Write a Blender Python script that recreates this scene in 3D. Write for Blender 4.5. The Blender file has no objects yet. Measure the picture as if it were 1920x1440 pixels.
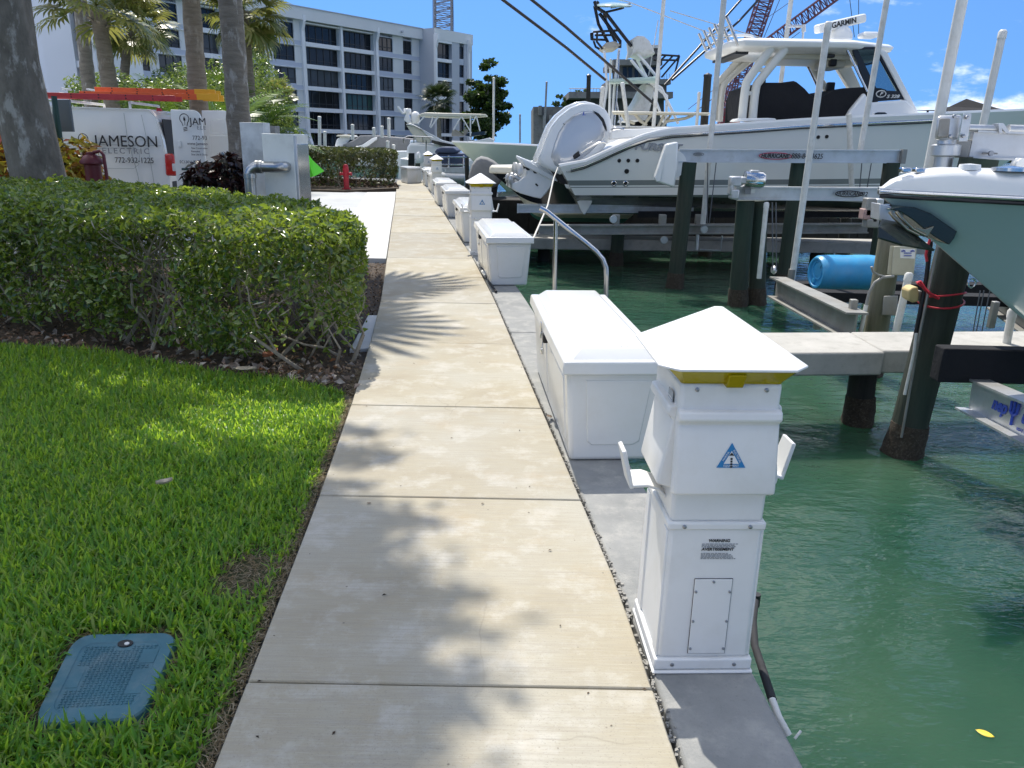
import bpy, math, random
import numpy as np
from mathutils import Vector, Matrix

RND = random.Random(11)
NR = np.random.default_rng(11)
SC = bpy.context.scene
COL = SC.collection
V = Vector

# ------------------------------------------------------------------ camera
CAM_H, F_PX, PITCH, ROLL = 1.6, 1442.0, math.radians(17.6), math.radians(1.1)
_F = V((0, math.cos(PITCH), -math.sin(PITCH)))
_R0 = V((1, 0, 0)); _U0 = V((0, math.sin(PITCH), math.cos(PITCH)))
_R = math.cos(ROLL) * _R0 + math.sin(ROLL) * _U0
_U = math.cos(ROLL) * _U0 - math.sin(ROLL) * _R0
cd = bpy.data.cameras.new('camera'); cam = bpy.data.objects.new('camera', cd); COL.objects.link(cam)
cd.sensor_width = 36.0; cd.lens = F_PX / 1920 * 36.0; cd.clip_start = 0.05; cd.clip_end = 3000
cam.matrix_world = Matrix(((_R.x, _U.x, -_F.x, 0), (_R.y, _U.y, -_F.y, 0), (_R.z, _U.z, -_F.z, CAM_H), (0, 0, 0, 1)))
SC.camera = cam

# ------------------------------------------------------------------ light
SUN_EL, SUN_AZ = math.radians(58), math.radians(16)      # azimuth counted left of the view direction
sd = V((-math.sin(SUN_AZ) * math.cos(SUN_EL), math.cos(SUN_AZ) * math.cos(SUN_EL), math.sin(SUN_EL)))
ld = bpy.data.lights.new('sun', 'SUN'); ld.energy = 3.6; ld.angle = math.radians(0.53); ld.color = (1, .945, .85)
sun = bpy.data.objects.new('sun', ld); COL.objects.link(sun)
sun.rotation_euler = sd.to_track_quat('Z', 'Y').to_euler()
sun.location = (0, 0, 30)
w = bpy.data.worlds.new('World'); SC.world = w; w.use_nodes = True
nt = w.node_tree; nt.nodes.clear()
out = nt.nodes.new('ShaderNodeOutputWorld'); bg = nt.nodes.new('ShaderNodeBackground')
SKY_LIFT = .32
sky = nt.nodes.new('ShaderNodeTexSky'); sky.sky_type = 'NISHITA'; sky.sun_disc = False
sky.sun_elevation = SUN_EL; sky.sun_rotation = -SUN_AZ
sky.air_density = 1.0; sky.dust_density = 0.0; sky.ozone_density = 3.0; sky.altitude = 0
bg.inputs['Strength'].default_value = 0.15
geo = nt.nodes.new('ShaderNodeNewGeometry')
sep = nt.nodes.new('ShaderNodeSeparateXYZ'); nt.links.new(geo.outputs['Incoming'], sep.inputs[0])
def wmath(op, a, b=None):
    n = nt.nodes.new('ShaderNodeMath'); n.operation = op
    for i, q in enumerate((a, b)):
        if q is None: continue
        if isinstance(q, (int, float)): n.inputs[i].default_value = q
        else: nt.links.new(q, n.inputs[i])
    return n.outputs[0]
dz = wmath('ABSOLUTE', sep.outputs['Z'])
tc = nt.nodes.new('ShaderNodeTexCoord')
# very clear dry air: the whitish haze band of the model lies below the horizon
sp2 = nt.nodes.new('ShaderNodeSeparateXYZ'); nt.links.new(tc.outputs['Generated'], sp2.inputs[0])
cb2 = nt.nodes.new('ShaderNodeCombineXYZ'); nt.links.new(sp2.outputs['X'], cb2.inputs['X']); nt.links.new(sp2.outputs['Y'], cb2.inputs['Y'])
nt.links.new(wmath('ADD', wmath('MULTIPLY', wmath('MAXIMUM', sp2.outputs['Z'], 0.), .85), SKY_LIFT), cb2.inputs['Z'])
nrm2 = nt.nodes.new('ShaderNodeVectorMath'); nrm2.operation = 'NORMALIZE'; nt.links.new(cb2.outputs[0], nrm2.inputs[0]); nt.links.new(nrm2.outputs[0], sky.inputs['Vector'])
mp = nt.nodes.new('ShaderNodeMapping'); mp.inputs['Scale'].default_value = (5.2, 5.2, 13.0); mp.inputs['Location'].default_value = (1.35, 0.2, 0.4)
nt.links.new(tc.outputs['Generated'], mp.inputs['Vector'])
nz = nt.nodes.new('ShaderNodeTexNoise'); nz.inputs['Scale'].default_value = 1.0; nz.inputs['Detail'].default_value = 9; nz.inputs['Roughness'].default_value = .58
nt.links.new(mp.outputs[0], nz.inputs['Vector'])
lo = wmath('MULTIPLY', dz, 0.03)
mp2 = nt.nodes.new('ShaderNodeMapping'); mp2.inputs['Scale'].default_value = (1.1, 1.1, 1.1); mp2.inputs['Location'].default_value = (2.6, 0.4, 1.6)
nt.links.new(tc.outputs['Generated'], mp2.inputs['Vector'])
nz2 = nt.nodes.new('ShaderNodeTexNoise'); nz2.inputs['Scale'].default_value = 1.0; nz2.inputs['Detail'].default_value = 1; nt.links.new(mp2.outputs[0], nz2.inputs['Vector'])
lo = wmath('MULTIPLY', wmath('SUBTRACT', .5, nz2.outputs['Fac']), 1.15)      # cloud cover shaped: clear lane in view, unseen clouds behind for fill light
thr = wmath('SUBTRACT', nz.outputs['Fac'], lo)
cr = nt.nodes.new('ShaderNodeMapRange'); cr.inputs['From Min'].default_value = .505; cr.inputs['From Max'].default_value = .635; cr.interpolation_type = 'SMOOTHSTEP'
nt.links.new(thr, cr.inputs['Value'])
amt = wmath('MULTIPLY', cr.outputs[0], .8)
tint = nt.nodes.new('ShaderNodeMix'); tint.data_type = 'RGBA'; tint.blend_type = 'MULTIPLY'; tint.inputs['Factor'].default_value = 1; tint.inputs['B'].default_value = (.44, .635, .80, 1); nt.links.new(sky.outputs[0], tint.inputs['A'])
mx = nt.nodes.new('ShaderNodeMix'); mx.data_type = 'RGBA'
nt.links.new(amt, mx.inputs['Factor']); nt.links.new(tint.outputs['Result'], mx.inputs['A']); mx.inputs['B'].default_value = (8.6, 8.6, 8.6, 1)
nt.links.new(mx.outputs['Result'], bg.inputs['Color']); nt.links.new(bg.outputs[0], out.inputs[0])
SC.view_settings.view_transform = 'Standard'; SC.view_settings.look = 'None'; SC.view_settings.gamma = 1
SC.view_settings.exposure = 0.64; SC.view_settings.use_curve_mapping = False
SC.cycles.max_bounces = 7; SC.cycles.transparent_max_bounces = 12

# ------------------------------------------------------------------ measuring: where a sight line of the survey meets a plane
def ray(x, y): return _F + _R * ((x - 960) / F_PX) - _U * ((y - 720) / F_PX)
def at(x, y, Y):
    d = ray(x, y); p = d * (Y / d.y); p.z += CAM_H; return p
def G(x, y, z=0.0):
    d = ray(x, y); p = d * ((z - CAM_H) / d.z); p.z += CAM_H; return p

# ------------------------------------------------------------------ materials
def _nodes(name):
    m = bpy.data.materials.new(name); m.use_nodes = True
    n = m.node_tree; b = n.nodes['Principled BSDF']
    return m, n, b
def _noise(n, scale, detail=5, rough=.55, stretch=None, coord='Object'):
    t = n.nodes.new('ShaderNodeTexCoord'); x = n.nodes.new('ShaderNodeTexNoise')
    x.inputs['Scale'].default_value = scale; x.inputs['Detail'].default_value = detail; x.inputs['Roughness'].default_value = rough
    if stretch:
        p = n.nodes.new('ShaderNodeMapping'); p.inputs['Scale'].default_value = stretch
        n.links.new(t.outputs[coord], p.inputs[0]); n.links.new(p.outputs[0], x.inputs['Vector'])
    else: n.links.new(t.outputs[coord], x.inputs['Vector'])
    return x.outputs['Fac']
def _ramp(n, fac, stops):
    r = n.nodes.new('ShaderNodeValToRGB'); e = r.color_ramp.elements
    while len(e) < len(stops): e.new(.5)
    for i, (p, c) in enumerate(stops):
        e[i].position = p; e[i].color = (c[0], c[1], c[2], 1) if not isinstance(c, (int, float)) else (c, c, c, 1)
    n.links.new(fac, r.inputs[0]); return r.outputs[0]
def _mix(n, fac, a, b, mode='MIX'):
    x = n.nodes.new('ShaderNodeMix'); x.data_type = 'RGBA'; x.blend_type = mode
    for k, q in (('Factor', fac), ('A', a), ('B', b)):
        if isinstance(q, (int, float)): x.inputs[k].default_value = q
        elif isinstance(q, tuple): x.inputs[k].default_value = (q[0], q[1], q[2], 1)
        else: n.links.new(q, x.inputs[k])
    return x.outputs['Result']
def _bump(n, b, h, strength, dist=.01):
    u = n.nodes.new('ShaderNodeBump'); u.inputs['Strength'].default_value = strength; u.inputs['Distance'].default_value = dist
    n.links.new(h, u.inputs['Height']); n.links.new(u.outputs[0], b.inputs['Normal']); return u
def mat(name, col, rough=.5, metal=0., var=.0, vs=3., bump=0., bs=60., stretch=None, coat=0., dirt=None, ds=2., damt=.5, bd=.005, spec=.5):
    m, n, b = _nodes(name)
    b.inputs['Roughness'].default_value = rough; b.inputs['Metallic'].default_value = metal; b.inputs['Specular IOR Level'].default_value = spec
    b.inputs['Base Color'].default_value = (*col, 1)
    c = None
    if var:
        f = _noise(n, vs, 6, .6, stretch)
        c = _ramp(n, f, [(.3, tuple(q * (1 - var) for q in col)), (.7, tuple(min(1, q * (1 + var)) for q in col))])
    if dirt:
        f = _ramp(n, _noise(n, ds, 7, .65, stretch), [(.48, 0.), (.68, damt)])
        c = _mix(n, f, c if c is not None else col, dirt)
    if c is not None: n.links.new(c, b.inputs['Base Color'])
    if bump: _bump(n, b, _noise(n, bs, 4, .6, stretch), bump, bd)
    if coat: b.inputs['Coat Weight'].default_value = coat; b.inputs['Coat Roughness'].default_value = .05
    return m
def leaf(name, cols, rough=.35, trans=.35, spec=.5, tcol=None):
    m, n, b = _nodes(name)
    g = n.nodes.new('ShaderNodeNewGeometry')
    k = len(cols)
    c = _ramp(n, g.outputs['Random Per Island'], [((i + .5) / k, q) for i, q in enumerate(cols)])
    n.links.new(c, b.inputs['Base Color']); b.inputs['Roughness'].default_value = rough; b.inputs['Specular IOR Level'].default_value = spec
    t = n.nodes.new('ShaderNodeBsdfTranslucent'); tc_ = _mix(n, .55, c, tcol or (cols[-1][0] * 1.8, cols[-1][1] * 1.8, cols[-1][2]))
    n.links.new(tc_, t.inputs['Color'])
    x = n.nodes.new('ShaderNodeMixShader'); x.inputs[0].default_value = trans
    n.links.new(b.outputs[0], x.inputs[1]); n.links.new(t.outputs[0], x.inputs[2])
    n.links.new(x.outputs[0], n.nodes['Material Output'].inputs[0]); return m
def glass(name, tint=(.75, .85, .85), rough=.02, fac=.75):
    m, n, b = _nodes(name)
    b.inputs['Base Color'].default_value = (.03, .04, .045, 1); b.inputs['Roughness'].default_value = rough
    t = n.nodes.new('ShaderNodeBsdfTransparent'); t.inputs[0].default_value = (*tint, 1)
    x = n.nodes.new('ShaderNodeMixShader'); x.inputs[0].default_value = fac
    n.links.new(b.outputs[0], x.inputs[1]); n.links.new(t.outputs[0], x.inputs[2])
    n.links.new(x.outputs[0], n.nodes['Material Output'].inputs[0]); return m

M = {}
M['gel'] = mat('gelcoat', (.82, .82, .80), .28, var=.02, vs=2, coat=.3)
M['ped'] = mat('pedestal_plastic', (.745, .745, .73), .36, var=.02, vs=6, bump=.03, bs=300, dirt=(.60, .58, .52), ds=5, damt=.35)
M['box'] = mat('fibreglass_white', (.735, .735, .715), .25, var=.02, vs=3, coat=.25, dirt=(.60, .58, .51), ds=3, damt=.4)
M['mortar'] = mat('old_mortar', (.27, .26, .235), .9, var=.35, vs=60)
M['screw'] = mat('steel_screw', (.35, .35, .36), .35, .9)
M['chrome'] = mat('stainless', (.62, .62, .62), .18, 1., var=.05, vs=20)
M['alu'] = mat('aluminium', (.60, .61, .62), .42, .75, var=.08, vs=4, bump=.05, bs=80, dirt=(.42, .41, .38), ds=5, damt=.5)
M['alud'] = mat('weathered_shaded_aluminium', (.30, .30, .285), .55, .5, var=.15, vs=5, dirt=(.24, .21, .17), ds=3, damt=.6)  # weathered tone, darkened further to carry the shadow on the beams
M['pvc'] = mat('pvc_pipe', (.66, .66, .63), .5, var=.06, vs=6, dirt=(.42, .40, .34), ds=8, damt=.5)
M['black'] = mat('black_plastic', (.012, .012, .014), .5)
M['blackm'] = mat('black_paint', (.012, .012, .014), .35)
M['canvas'] = mat('black_canvas', (.006, .0065, .009), .9, var=.2, vs=8, bump=.3, bs=6, bd=.05)
M['ink'] = mat('ink', (.02, .02, .022), .7)
M['grey_ink'] = mat('grey_ink', (.22, .23, .24), .6)
M['red_ink'] = mat('red_ink', (.45, .02, .06), .5)
M['blue_ink'] = mat('blue_ink', (.03, .07, .40), .5)
M['amber'] = None
M['rope'] = mat('rope', (.62, .60, .55), .9, var=.2, vs=60)
M['red'] = mat('red_cable', (.55, .03, .05), .5)
M['rubber'] = mat('rubber', (.02, .02, .022), .8, var=.3, vs=20)

# amber lens: real translucent plastic
m_, n_, b_ = _nodes('amber_lens'); b_.inputs['Base Color'].default_value = (.62, .50, .01, 1); b_.inputs['Roughness'].default_value = .15
b_.inputs['Transmission Weight'].default_value = .55; b_.inputs['IOR'].default_value = 1.3; M['amber'] = m_

def walk_mat():
    m, n, b = _nodes('broomed_concrete')
    big = _noise(n, .9, 5, .6); mid = _noise(n, 4.5, 8, .68); fine = _noise(n, 170, 3, .7)
    strk = _noise(n, 3.0, 6, .7, (1.0, 26.0, 1.0)); strk2 = _noise(n, 7.0, 5, .7, (1.0, 34., 1.))
    c = _ramp(n, big, [(.28, (.29, .25, .18)), (.45, (.36, .325, .245)), (.6, (.39, .37, .31)), (.75, (.36, .335, .27))])
    c = _mix(n, _ramp(n, mid, [(.50, 0.), (.72, .75)]), c, (.53, .515, .475))
    c = _mix(n, _ramp(n, _noise(n, 1.7, 6, .7, (1, 1.3, 1)), [(.55, 0.), (.75, .55)]), c, (.37, .29, .18))
    c = _mix(n, _ramp(n, strk, [(.46, 0.), (.7, .6)]), c, (.30, .275, .23))
    c = _mix(n, _ramp(n, strk2, [(.52, 0.), (.68, .35)]), c, (.50, .48, .43))
    c = _mix(n, _ramp(n, fine, [(.30, .55), (.42, 0.)]), c, (.20, .18, .15))
    vor = n.nodes.new('ShaderNodeTexVoronoi'); vor.inputs['Scale'].default_value = 9
    t = n.nodes.new('ShaderNodeTexCoord'); n.links.new(t.outputs['Object'], vor.inputs['Vector'])
    c = _mix(n, _ramp(n, vor.outputs['Distance'], [(.02, .8), (.045, 0.)]), c, (.13, .11, .09))
    oi = n.nodes.new('ShaderNodeObjectInfo'); c = _mix(n, 1., c, _ramp(n, oi.outputs['Random'], [(0., (.90, .90, .91)), (.5, (1., .99, .97)), (1., (1.06, 1.05, 1.02))]), 'MULTIPLY')
    wv = n.nodes.new('ShaderNodeTexNoise'); wv.inputs['Scale'].default_value = 5; n.links.new(t.outputs['Object'], wv.inputs['Vector'])
    wm = n.nodes.new('ShaderNodeMix'); wm.data_type = 'RGBA'; wm.inputs['Factor'].default_value = .12; n.links.new(t.outputs['Object'], wm.inputs['A']); n.links.new(wv.outputs['Color'], wm.inputs['B'])
    ck = n.nodes.new('ShaderNodeTexVoronoi'); ck.feature = 'DISTANCE_TO_EDGE'; ck.inputs['Scale'].default_value = 1.1; n.links.new(wm.outputs['Result'], ck.inputs['Vector'])
    cf = n.nodes.new('ShaderNodeMath'); cf.operation = 'MULTIPLY'; n.links.new(_ramp(n, ck.outputs['Distance'], [(.0, .22), (.0035, 0.)]), cf.inputs[0]); n.links.new(_ramp(n, _noise(n, .8, 2, .5), [(.52, 0.), (.6, 1.)]), cf.inputs[1])
    c = _mix(n, cf.outputs[0], c, (.10, .085, .065))
    n.links.new(c, b.inputs['Base Color']); b.inputs['Roughness'].default_value = .88
    h = _mix(n, .5, strk2, fine); _bump(n, b, h, .35, .006); return m
M['walk'] = walk_mat()
def conc(name, a, b2, spot, sc=3., bs=90.):
    m, n, b = _nodes(name)
    f = _noise(n, sc, 8, .65); c = _ramp(n, f, [(.3, a), (.7, b2)])
    c = _mix(n, _ramp(n, _noise(n, sc * 2.3, 8, .7), [(.5, 0.), (.7, .8)]), c, spot)
    fine = _noise(n, bs, 4, .7); c = _mix(n, _ramp(n, fine, [(.28, .35), (.40, 0.)]), c, tuple(q * .6 for q in a))
    n.links.new(c, b.inputs['Base Color']); b.inputs['Roughness'].default_value = .9; _bump(n, b, fine, .4, .008); return m
M['cap'] = conc('seawall_concrete', (.20, .205, .20), (.31, .31, .295), (.38, .37, .34), 3.)
M['face'] = conc('seawall_face', (.10, .10, .085), (.19, .18, .15), (.07, .075, .05), 2.)
M['pier'] = conc('pier_concrete', (.38, .37, .34), (.48, .465, .43), (.30, .29, .26), 2.5)
M['drive'] = conc('apron_concrete', (.50, .50, .485), (.58, .575, .555), (.44, .44, .43), .8)
M['drive2'] = conc('drive_concrete', (.42, .435, .445), (.50, .51, .51), (.38, .39, .40), .6)
M['road'] = conc('road_asphalt', (.10, .10, .10), (.15, .15, .15), (.19, .19, .18), .8)
M['soil'] = conc('soil', (.045, .032, .02), (.085, .062, .042), (.025, .018, .012), 8., 60)
M['turf'] = conc('turf_soil', (.03, .04, .012), (.05, .07, .02), (.06, .05, .03), 9., 60)
def wood(name, a, b2, green, gamt=.6):
    m, n, b = _nodes(name)
    f = _noise(n, 9, 8, .65, (1.6, 1.6, .12)); c = _ramp(n, f, [(.3, a), (.7, b2)])
    c = _mix(n, _ramp(n, _noise(n, 1.6, 5, .6, (1, 1, .5)), [(.4, 0.), (.65, gamt)]), c, green)
    n.links.new(c, b.inputs['Base Color']); b.inputs['Roughness'].default_value = .85
    _bump(n, b, f, .7, .02); return m
M['pile'] = wood('treated_piling', (.018, .026, .02), (.055, .062, .045), (.014, .044, .030))
M['pile2'] = wood('weathered_piling', (.13, .12, .085), (.26, .24, .18), (.09, .12, .06), .5)
M['piled'] = wood('dark_piling', (.012, .012, .012), (.035, .033, .03), (.02, .03, .025), .3)
M['barn'] = conc('barnacles', (.022, .017, .012), (.06, .045, .03), (.13, .115, .09), 26., 60)

def water_mat():
    m, n, b = _nodes('harbour_water')
    far = n.nodes.new('ShaderNodeTexCoord'); s = n.nodes.new('ShaderNodeSeparateXYZ'); n.links.new(far.outputs['Object'], s.inputs[0])
    c = _ramp(n, _noise(n, .35, 4, .5), [(.32, (.015, .056, .038)), (.68, (.052, .104, .062))])  # paler patches paint broad pale reflections into the water colour
    n.links.new(c, b.inputs['Base Color']); b.inputs['Roughness'].default_value = .035; b.inputs['IOR'].default_value = 1.333
    b.inputs['Specular IOR Level'].default_value = .5
    b.subsurface_method = 'BURLEY'; b.inputs['Subsurface Weight'].default_value = .9; b.inputs['Subsurface Radius'].default_value = (.35, .8, .6); b.inputs['Subsurface Scale'].default_value = .8
    a1 = _noise(n, 3.2, 4, .55, (.75, 1.5, 1)); a2 = _noise(n, 11, 3, .55, (.7, 1.5, 1)); a3 = _noise(n, .5, 3, .5)
    k = n.nodes.new('ShaderNodeMath'); k.operation = 'MULTIPLY_ADD'; n.links.new(a2, k.inputs[0]); k.inputs[1].default_value = .30; n.links.new(a1, k.inputs[2])
    k2 = n.nodes.new('ShaderNodeMath'); k2.operation = 'MULTIPLY'; n.links.new(k.outputs[0], k2.inputs[0]); n.links.new(_ramp(n, a3, [(.35, .35), (.6, 1.)]), k2.inputs[1])
    _bump(n, b, k2.outputs[0], .45, .072); return m
M['water'] = water_mat()

# ------------------------------------------------------------------ geometry helpers
WINV = {}
def _finish(o, parent):
    COL.objects.link(o)
    if parent is not None:
        o.parent = parent; o.matrix_parent_inverse = WINV.get(parent.name, Matrix())
    return o
def tag(o, label=None, cat=None, group=None, kind=None):
    if label: o['label'] = label
    if cat: o['category'] = cat
    if group: o['group'] = group
    if kind: o['kind'] = kind
    return o
def thing(name, label, cat, loc=(0, 0, 0), group=None):
    o = bpy.data.objects.new(name, None); COL.objects.link(o); o.location = loc; o.empty_display_size = .1
    WINV[o.name] = Matrix.Translation(-V(loc)); return tag(o, label, cat, group)
def children(o): return [c for c in bpy.data.objects if c.parent is o]
def dup(root, loc, rotz=0., label=None, group=None, scale=1.):
    def cp(o, par):
        c = o.copy(); COL.objects.link(c)
        if par is not None: c.parent = par; c.matrix_parent_inverse = o.matrix_parent_inverse.copy()
        for ch in KIDS[o.name]: cp(ch, c)
        return c
    if root.name not in KIDS: index_kids()
    r = cp(root, None); r.location = loc; r.rotation_euler = (0, 0, rotz); r.scale = (scale,) * 3
    if label: r['label'] = label
    if group: r['group'] = group
    return r
KIDS = {}
def index_kids():
    KIDS.clear()
    for o in bpy.data.objects: KIDS[o.name] = []
    for o in bpy.data.objects:
        if o.parent: KIDS[o.parent.name].append(o)

class MB:
    def __init__(s): s.v = []; s.f = []; s.m = []
    def add(s, vs, fs, mi=0):
        k = len(s.v); s.v += [tuple(p) for p in vs]; s.f += [tuple(i + k for i in f) for f in fs]; s.m += [mi] * len(fs); return s
    def box(s, c, d, rz=0., M=None, mi=0):
        q = []
        for z in (-1, 1):
            for x, y in ((-1, -1), (1, -1), (1, 1), (-1, 1)): q.append(V((x * d[0] / 2, y * d[1] / 2, z * d[2] / 2)))
        if M is None: M = Matrix.Rotation(rz, 3, 'Z')
        c = V(c)
        return s.add([c + M @ p for p in q], [(3, 2, 1, 0), (4, 5, 6, 7), (0, 1, 5, 4), (1, 2, 6, 5), (2, 3, 7, 6), (3, 0, 4, 7)], mi)
    def hexa(s, q, mi=0):       # 4 bottom points then 4 top points
        return s.add(q, [(3, 2, 1, 0), (4, 5, 6, 7), (0, 1, 5, 4), (1, 2, 6, 5), (2, 3, 7, 6), (3, 0, 4, 7)], mi)
    def beam(s, a, b, w, h, up=V((0, 0, 1)), mi=0):
        a, b = V(a), V(b); d = (b - a).normalized(); sx = d.cross(up).normalized(); u = sx.cross(d)
        q = []
        for p in (a, b):
            for i, j in ((-1, -1), (1, -1), (1, 1), (-1, 1)): q.append(p + sx * (i * w / 2) + u * (j * h / 2))
        return s.add(q, [(0, 1, 2, 3), (7, 6, 5, 4), (0, 4, 5, 1), (1, 5, 6, 2), (2, 6, 7, 3), (3, 7, 4, 0)], mi)
    def tube(s, pts, r, n=8, cap=True, mi=0, close=False):
        pts = [V(p) for p in pts]; L = len(pts); rs = r if isinstance(r, (list, tuple)) else [r] * L
        T = []
        for i in range(L):
            a = pts[i - 1] if i or close else pts[i]; b = pts[(i + 1) % L] if i < L - 1 or close else pts[i]
            T.append((b - a).normalized())
        N = T[0].orthogonal().normalized(); vs = []; fs = []
        for i in range(L):
            N = (N - T[i] * N.dot(T[i])); N = N.normalized() if N.length > 1e-6 else T[i].orthogonal().normalized(); B = T[i].cross(N)
            for k in range(n):
                a = 2 * math.pi * k / n; vs.append(pts[i] + (N * math.cos(a) + B * math.sin(a)) * rs[i])
        for i in range(L - (0 if close else 1)):
            for k in range(n):
                fs.append((i * n + k, i * n + (k + 1) % n, ((i + 1) % L) * n + (k + 1) % n, ((i + 1) % L) * n + k))
        if cap and not close: fs.append(tuple(range(n - 1, -1, -1))); fs.append(tuple((L - 1) * n + k for k in range(n)))
        return s.add(vs, fs, mi)
    def loft(s, rings, closed=True, cap=True, mi=0, bands=None):
        n = len(rings[0]); vs = [p for r in rings for p in r]; k0 = len(s.f)
        for i in range(len(rings) - 1):
            fs = []; 
            for k in range(n if closed else n - 1):
                fs.append((i * n + k, i * n + (k + 1) % n, (i + 1) * n + (k + 1) % n, (i + 1) * n + k))
            if i == 0: base = len(s.v); s.v += [tuple(p) for p in vs]
            for j, f in enumerate(fs):
                s.f.append(tuple(q + base for q in f)); s.m.append(bands[j] if bands else mi)
        if cap and closed:
            s.f.append(tuple(base + k for k in range(n - 1, -1, -1))); s.m.append(bands[-1] if bands else mi)
            s.f.append(tuple(base + (len(rings) - 1) * n + k for k in range(n))); s.m.append(bands[-1] if bands else mi)
        return s
    def prism(s, poly, vec, mi=0):
        vec = V(vec); return s.loft([[V(p) for p in poly], [V(p) + vec for p in poly]], mi=mi)
    def lathe(s, prof, c, axis=(0, 0, 1), n=16, mi=0):
        ax = V(axis).normalized(); a = ax.orthogonal().normalized(); b = ax.cross(a); c = V(c); rings = []
        for r, z in prof:
            rings.append([c + ax * z + (a * math.cos(2 * math.pi * k / n) + b * math.sin(2 * math.pi * k / n)) * max(r, 1e-4) for k in range(n)])
        return s.loft(rings, mi=mi)
    def puff(s, outline, side, w, layers=5, shrink=.35, mi=0, power=2.2):
        """outline: closed list of 3D points in a plane; side: unit normal; w half width; a rounded pillow body"""
        c = sum((V(p) for p in outline), V()) / len(outline); rings = []
        for i in range(-layers, layers + 1):
            t = i / layers; k = (1 - abs(t) ** power) ** (1 / power) if abs(t) < 1 else 0.
            sc = 1 - shrink * (1 - k); rings.append([c + (V(p) - c) * sc + V(side) * (w * math.sin(t * math.pi / 2)) for p in outline])
        return s.loft(rings, mi=mi)
    def build(s, name, mats, parent=None, smooth=None, bevel=0, seg=2, label=None):
        me = bpy.data.meshes.new(name); me.from_pydata(s.v, [], s.f)
        if not isinstance(mats, (list, tuple)): mats = [mats]
        for q in mats: me.materials.append(q)
        if len(mats) > 1: me.polygons.foreach_set('material_index', s.m)
        if smooth is not None:
            me.shade_smooth(); me.set_sharp_from_angle(angle=math.radians(smooth))
        me.update(); o = bpy.data.objects.new(name, me); _finish(o, parent)
        if bevel:
            b = o.modifiers.new('bevel', 'BEVEL'); b.width = bevel; b.segments = seg; b.limit_method = 'ANGLE'; b.angle_limit = math.radians(35)
            me.shade_smooth(); me.set_sharp_from_angle(angle=math.radians(50))
        if label: o['label'] = label
        return o
def npmesh(name, verts, faces, mats, parent=None, mi=None, smooth=False):
    verts = np.asarray(verts, np.float32).reshape(-1, 3); faces = np.asarray(faces, np.int32); k = faces.shape[1]
    me = bpy.data.meshes.new(name); me.vertices.add(len(verts)); me.vertices.foreach_set('co', verts.ravel())
    me.loops.add(faces.size); me.loops.foreach_set('vertex_index', faces.ravel())
    me.polygons.add(len(faces)); me.polygons.foreach_set('loop_start', np.arange(len(faces), dtype=np.int32) * k)
    if smooth: me.polygons.foreach_set('use_smooth', np.ones(len(faces), bool))
    if not isinstance(mats, (list, tuple)): mats = [mats]
    for q in mats: me.materials.append(q)
    if mi is not None: me.polygons.foreach_set('material_index', np.asarray(mi, np.int32))
    me.update(calc_edges=True); return _finish(bpy.data.objects.new(name, me), parent)
def text(name, s, size, loc, xd, ud, m, parent=None, ex=.0015, bold=0., shear=0., align='CENTER', sx=1., space=1., label=None):
    c = bpy.data.curves.new(name, 'FONT'); c.body = s; c.size = size; c.extrude = ex; c.offset = bold; c.shear = shear
    c.align_x = align; c.align_y = 'CENTER'; c.space_character = space; c.resolution_u = 3; c.materials.append(m)
    tmp = bpy.data.objects.new(name, c); COL.objects.link(tmp); dg = bpy.context.evaluated_depsgraph_get()
    me = bpy.data.meshes.new_from_object(tmp.evaluated_get(dg)); me.name = name; bpy.data.objects.remove(tmp)
    if not me.materials: me.materials.append(m)
    o = bpy.data.objects.new(name, me); _finish(o, parent)
    x = V(xd).normalized(); u = V(ud); u = (u - x * u.dot(x)).normalized(); z = x.cross(u)
    o.matrix_basis = Matrix(((x.x * sx, u.x, z.x, loc[0]), (x.y * sx, u.y, z.y, loc[1]), (x.z * sx, u.z, z.z, loc[2]), (0, 0, 0, 1)))
    return o
def structure(o, label=None): o['kind'] = 'structure'; return o
def stuff(o): o['kind'] = 'stuff'; return o

def leafcloud(name, P, size, m, parent=None, nrm=None, bias=.6, aspect=.5, fold=.25, jitter=.35):
    """one folded leaf (two triangles) at every point; nrm biases the way the leaves face"""
    P = np.asarray(P, float); N = len(P)
    d = NR.normal(size=(N, 3)); d /= np.linalg.norm(d, axis=1)[:, None]
    nn = NR.normal(size=(N, 3)); nn /= np.linalg.norm(nn, axis=1)[:, None]
    if nrm is not None: nn = nn * (1 - bias) + np.asarray(nrm) * bias
    nn /= np.linalg.norm(nn, axis=1)[:, None] + 1e-9
    d -= nn * (d * nn).sum(1)[:, None]; d /= np.linalg.norm(d, axis=1)[:, None] + 1e-9
    b = np.cross(nn, d); s = (np.asarray(size) * (1 + jitter * (NR.random(N) * 2 - 1)))[:, None] if np.ndim(size) == 0 else np.asarray(size)[:, None]
    v = np.stack([P - d * s * .5, P + b * s * aspect * .5 + nn * s * fold * aspect, P + d * s * .5, P - b * s * aspect * .5 + nn * s * fold * aspect], 1)
    i = np.arange(N)[:, None] * 4
    f = np.concatenate([i + np.array([[0, 2, 1]]), i + np.array([[0, 3, 2]])], 0)
    return npmesh(name, v, f, m, parent)

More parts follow.
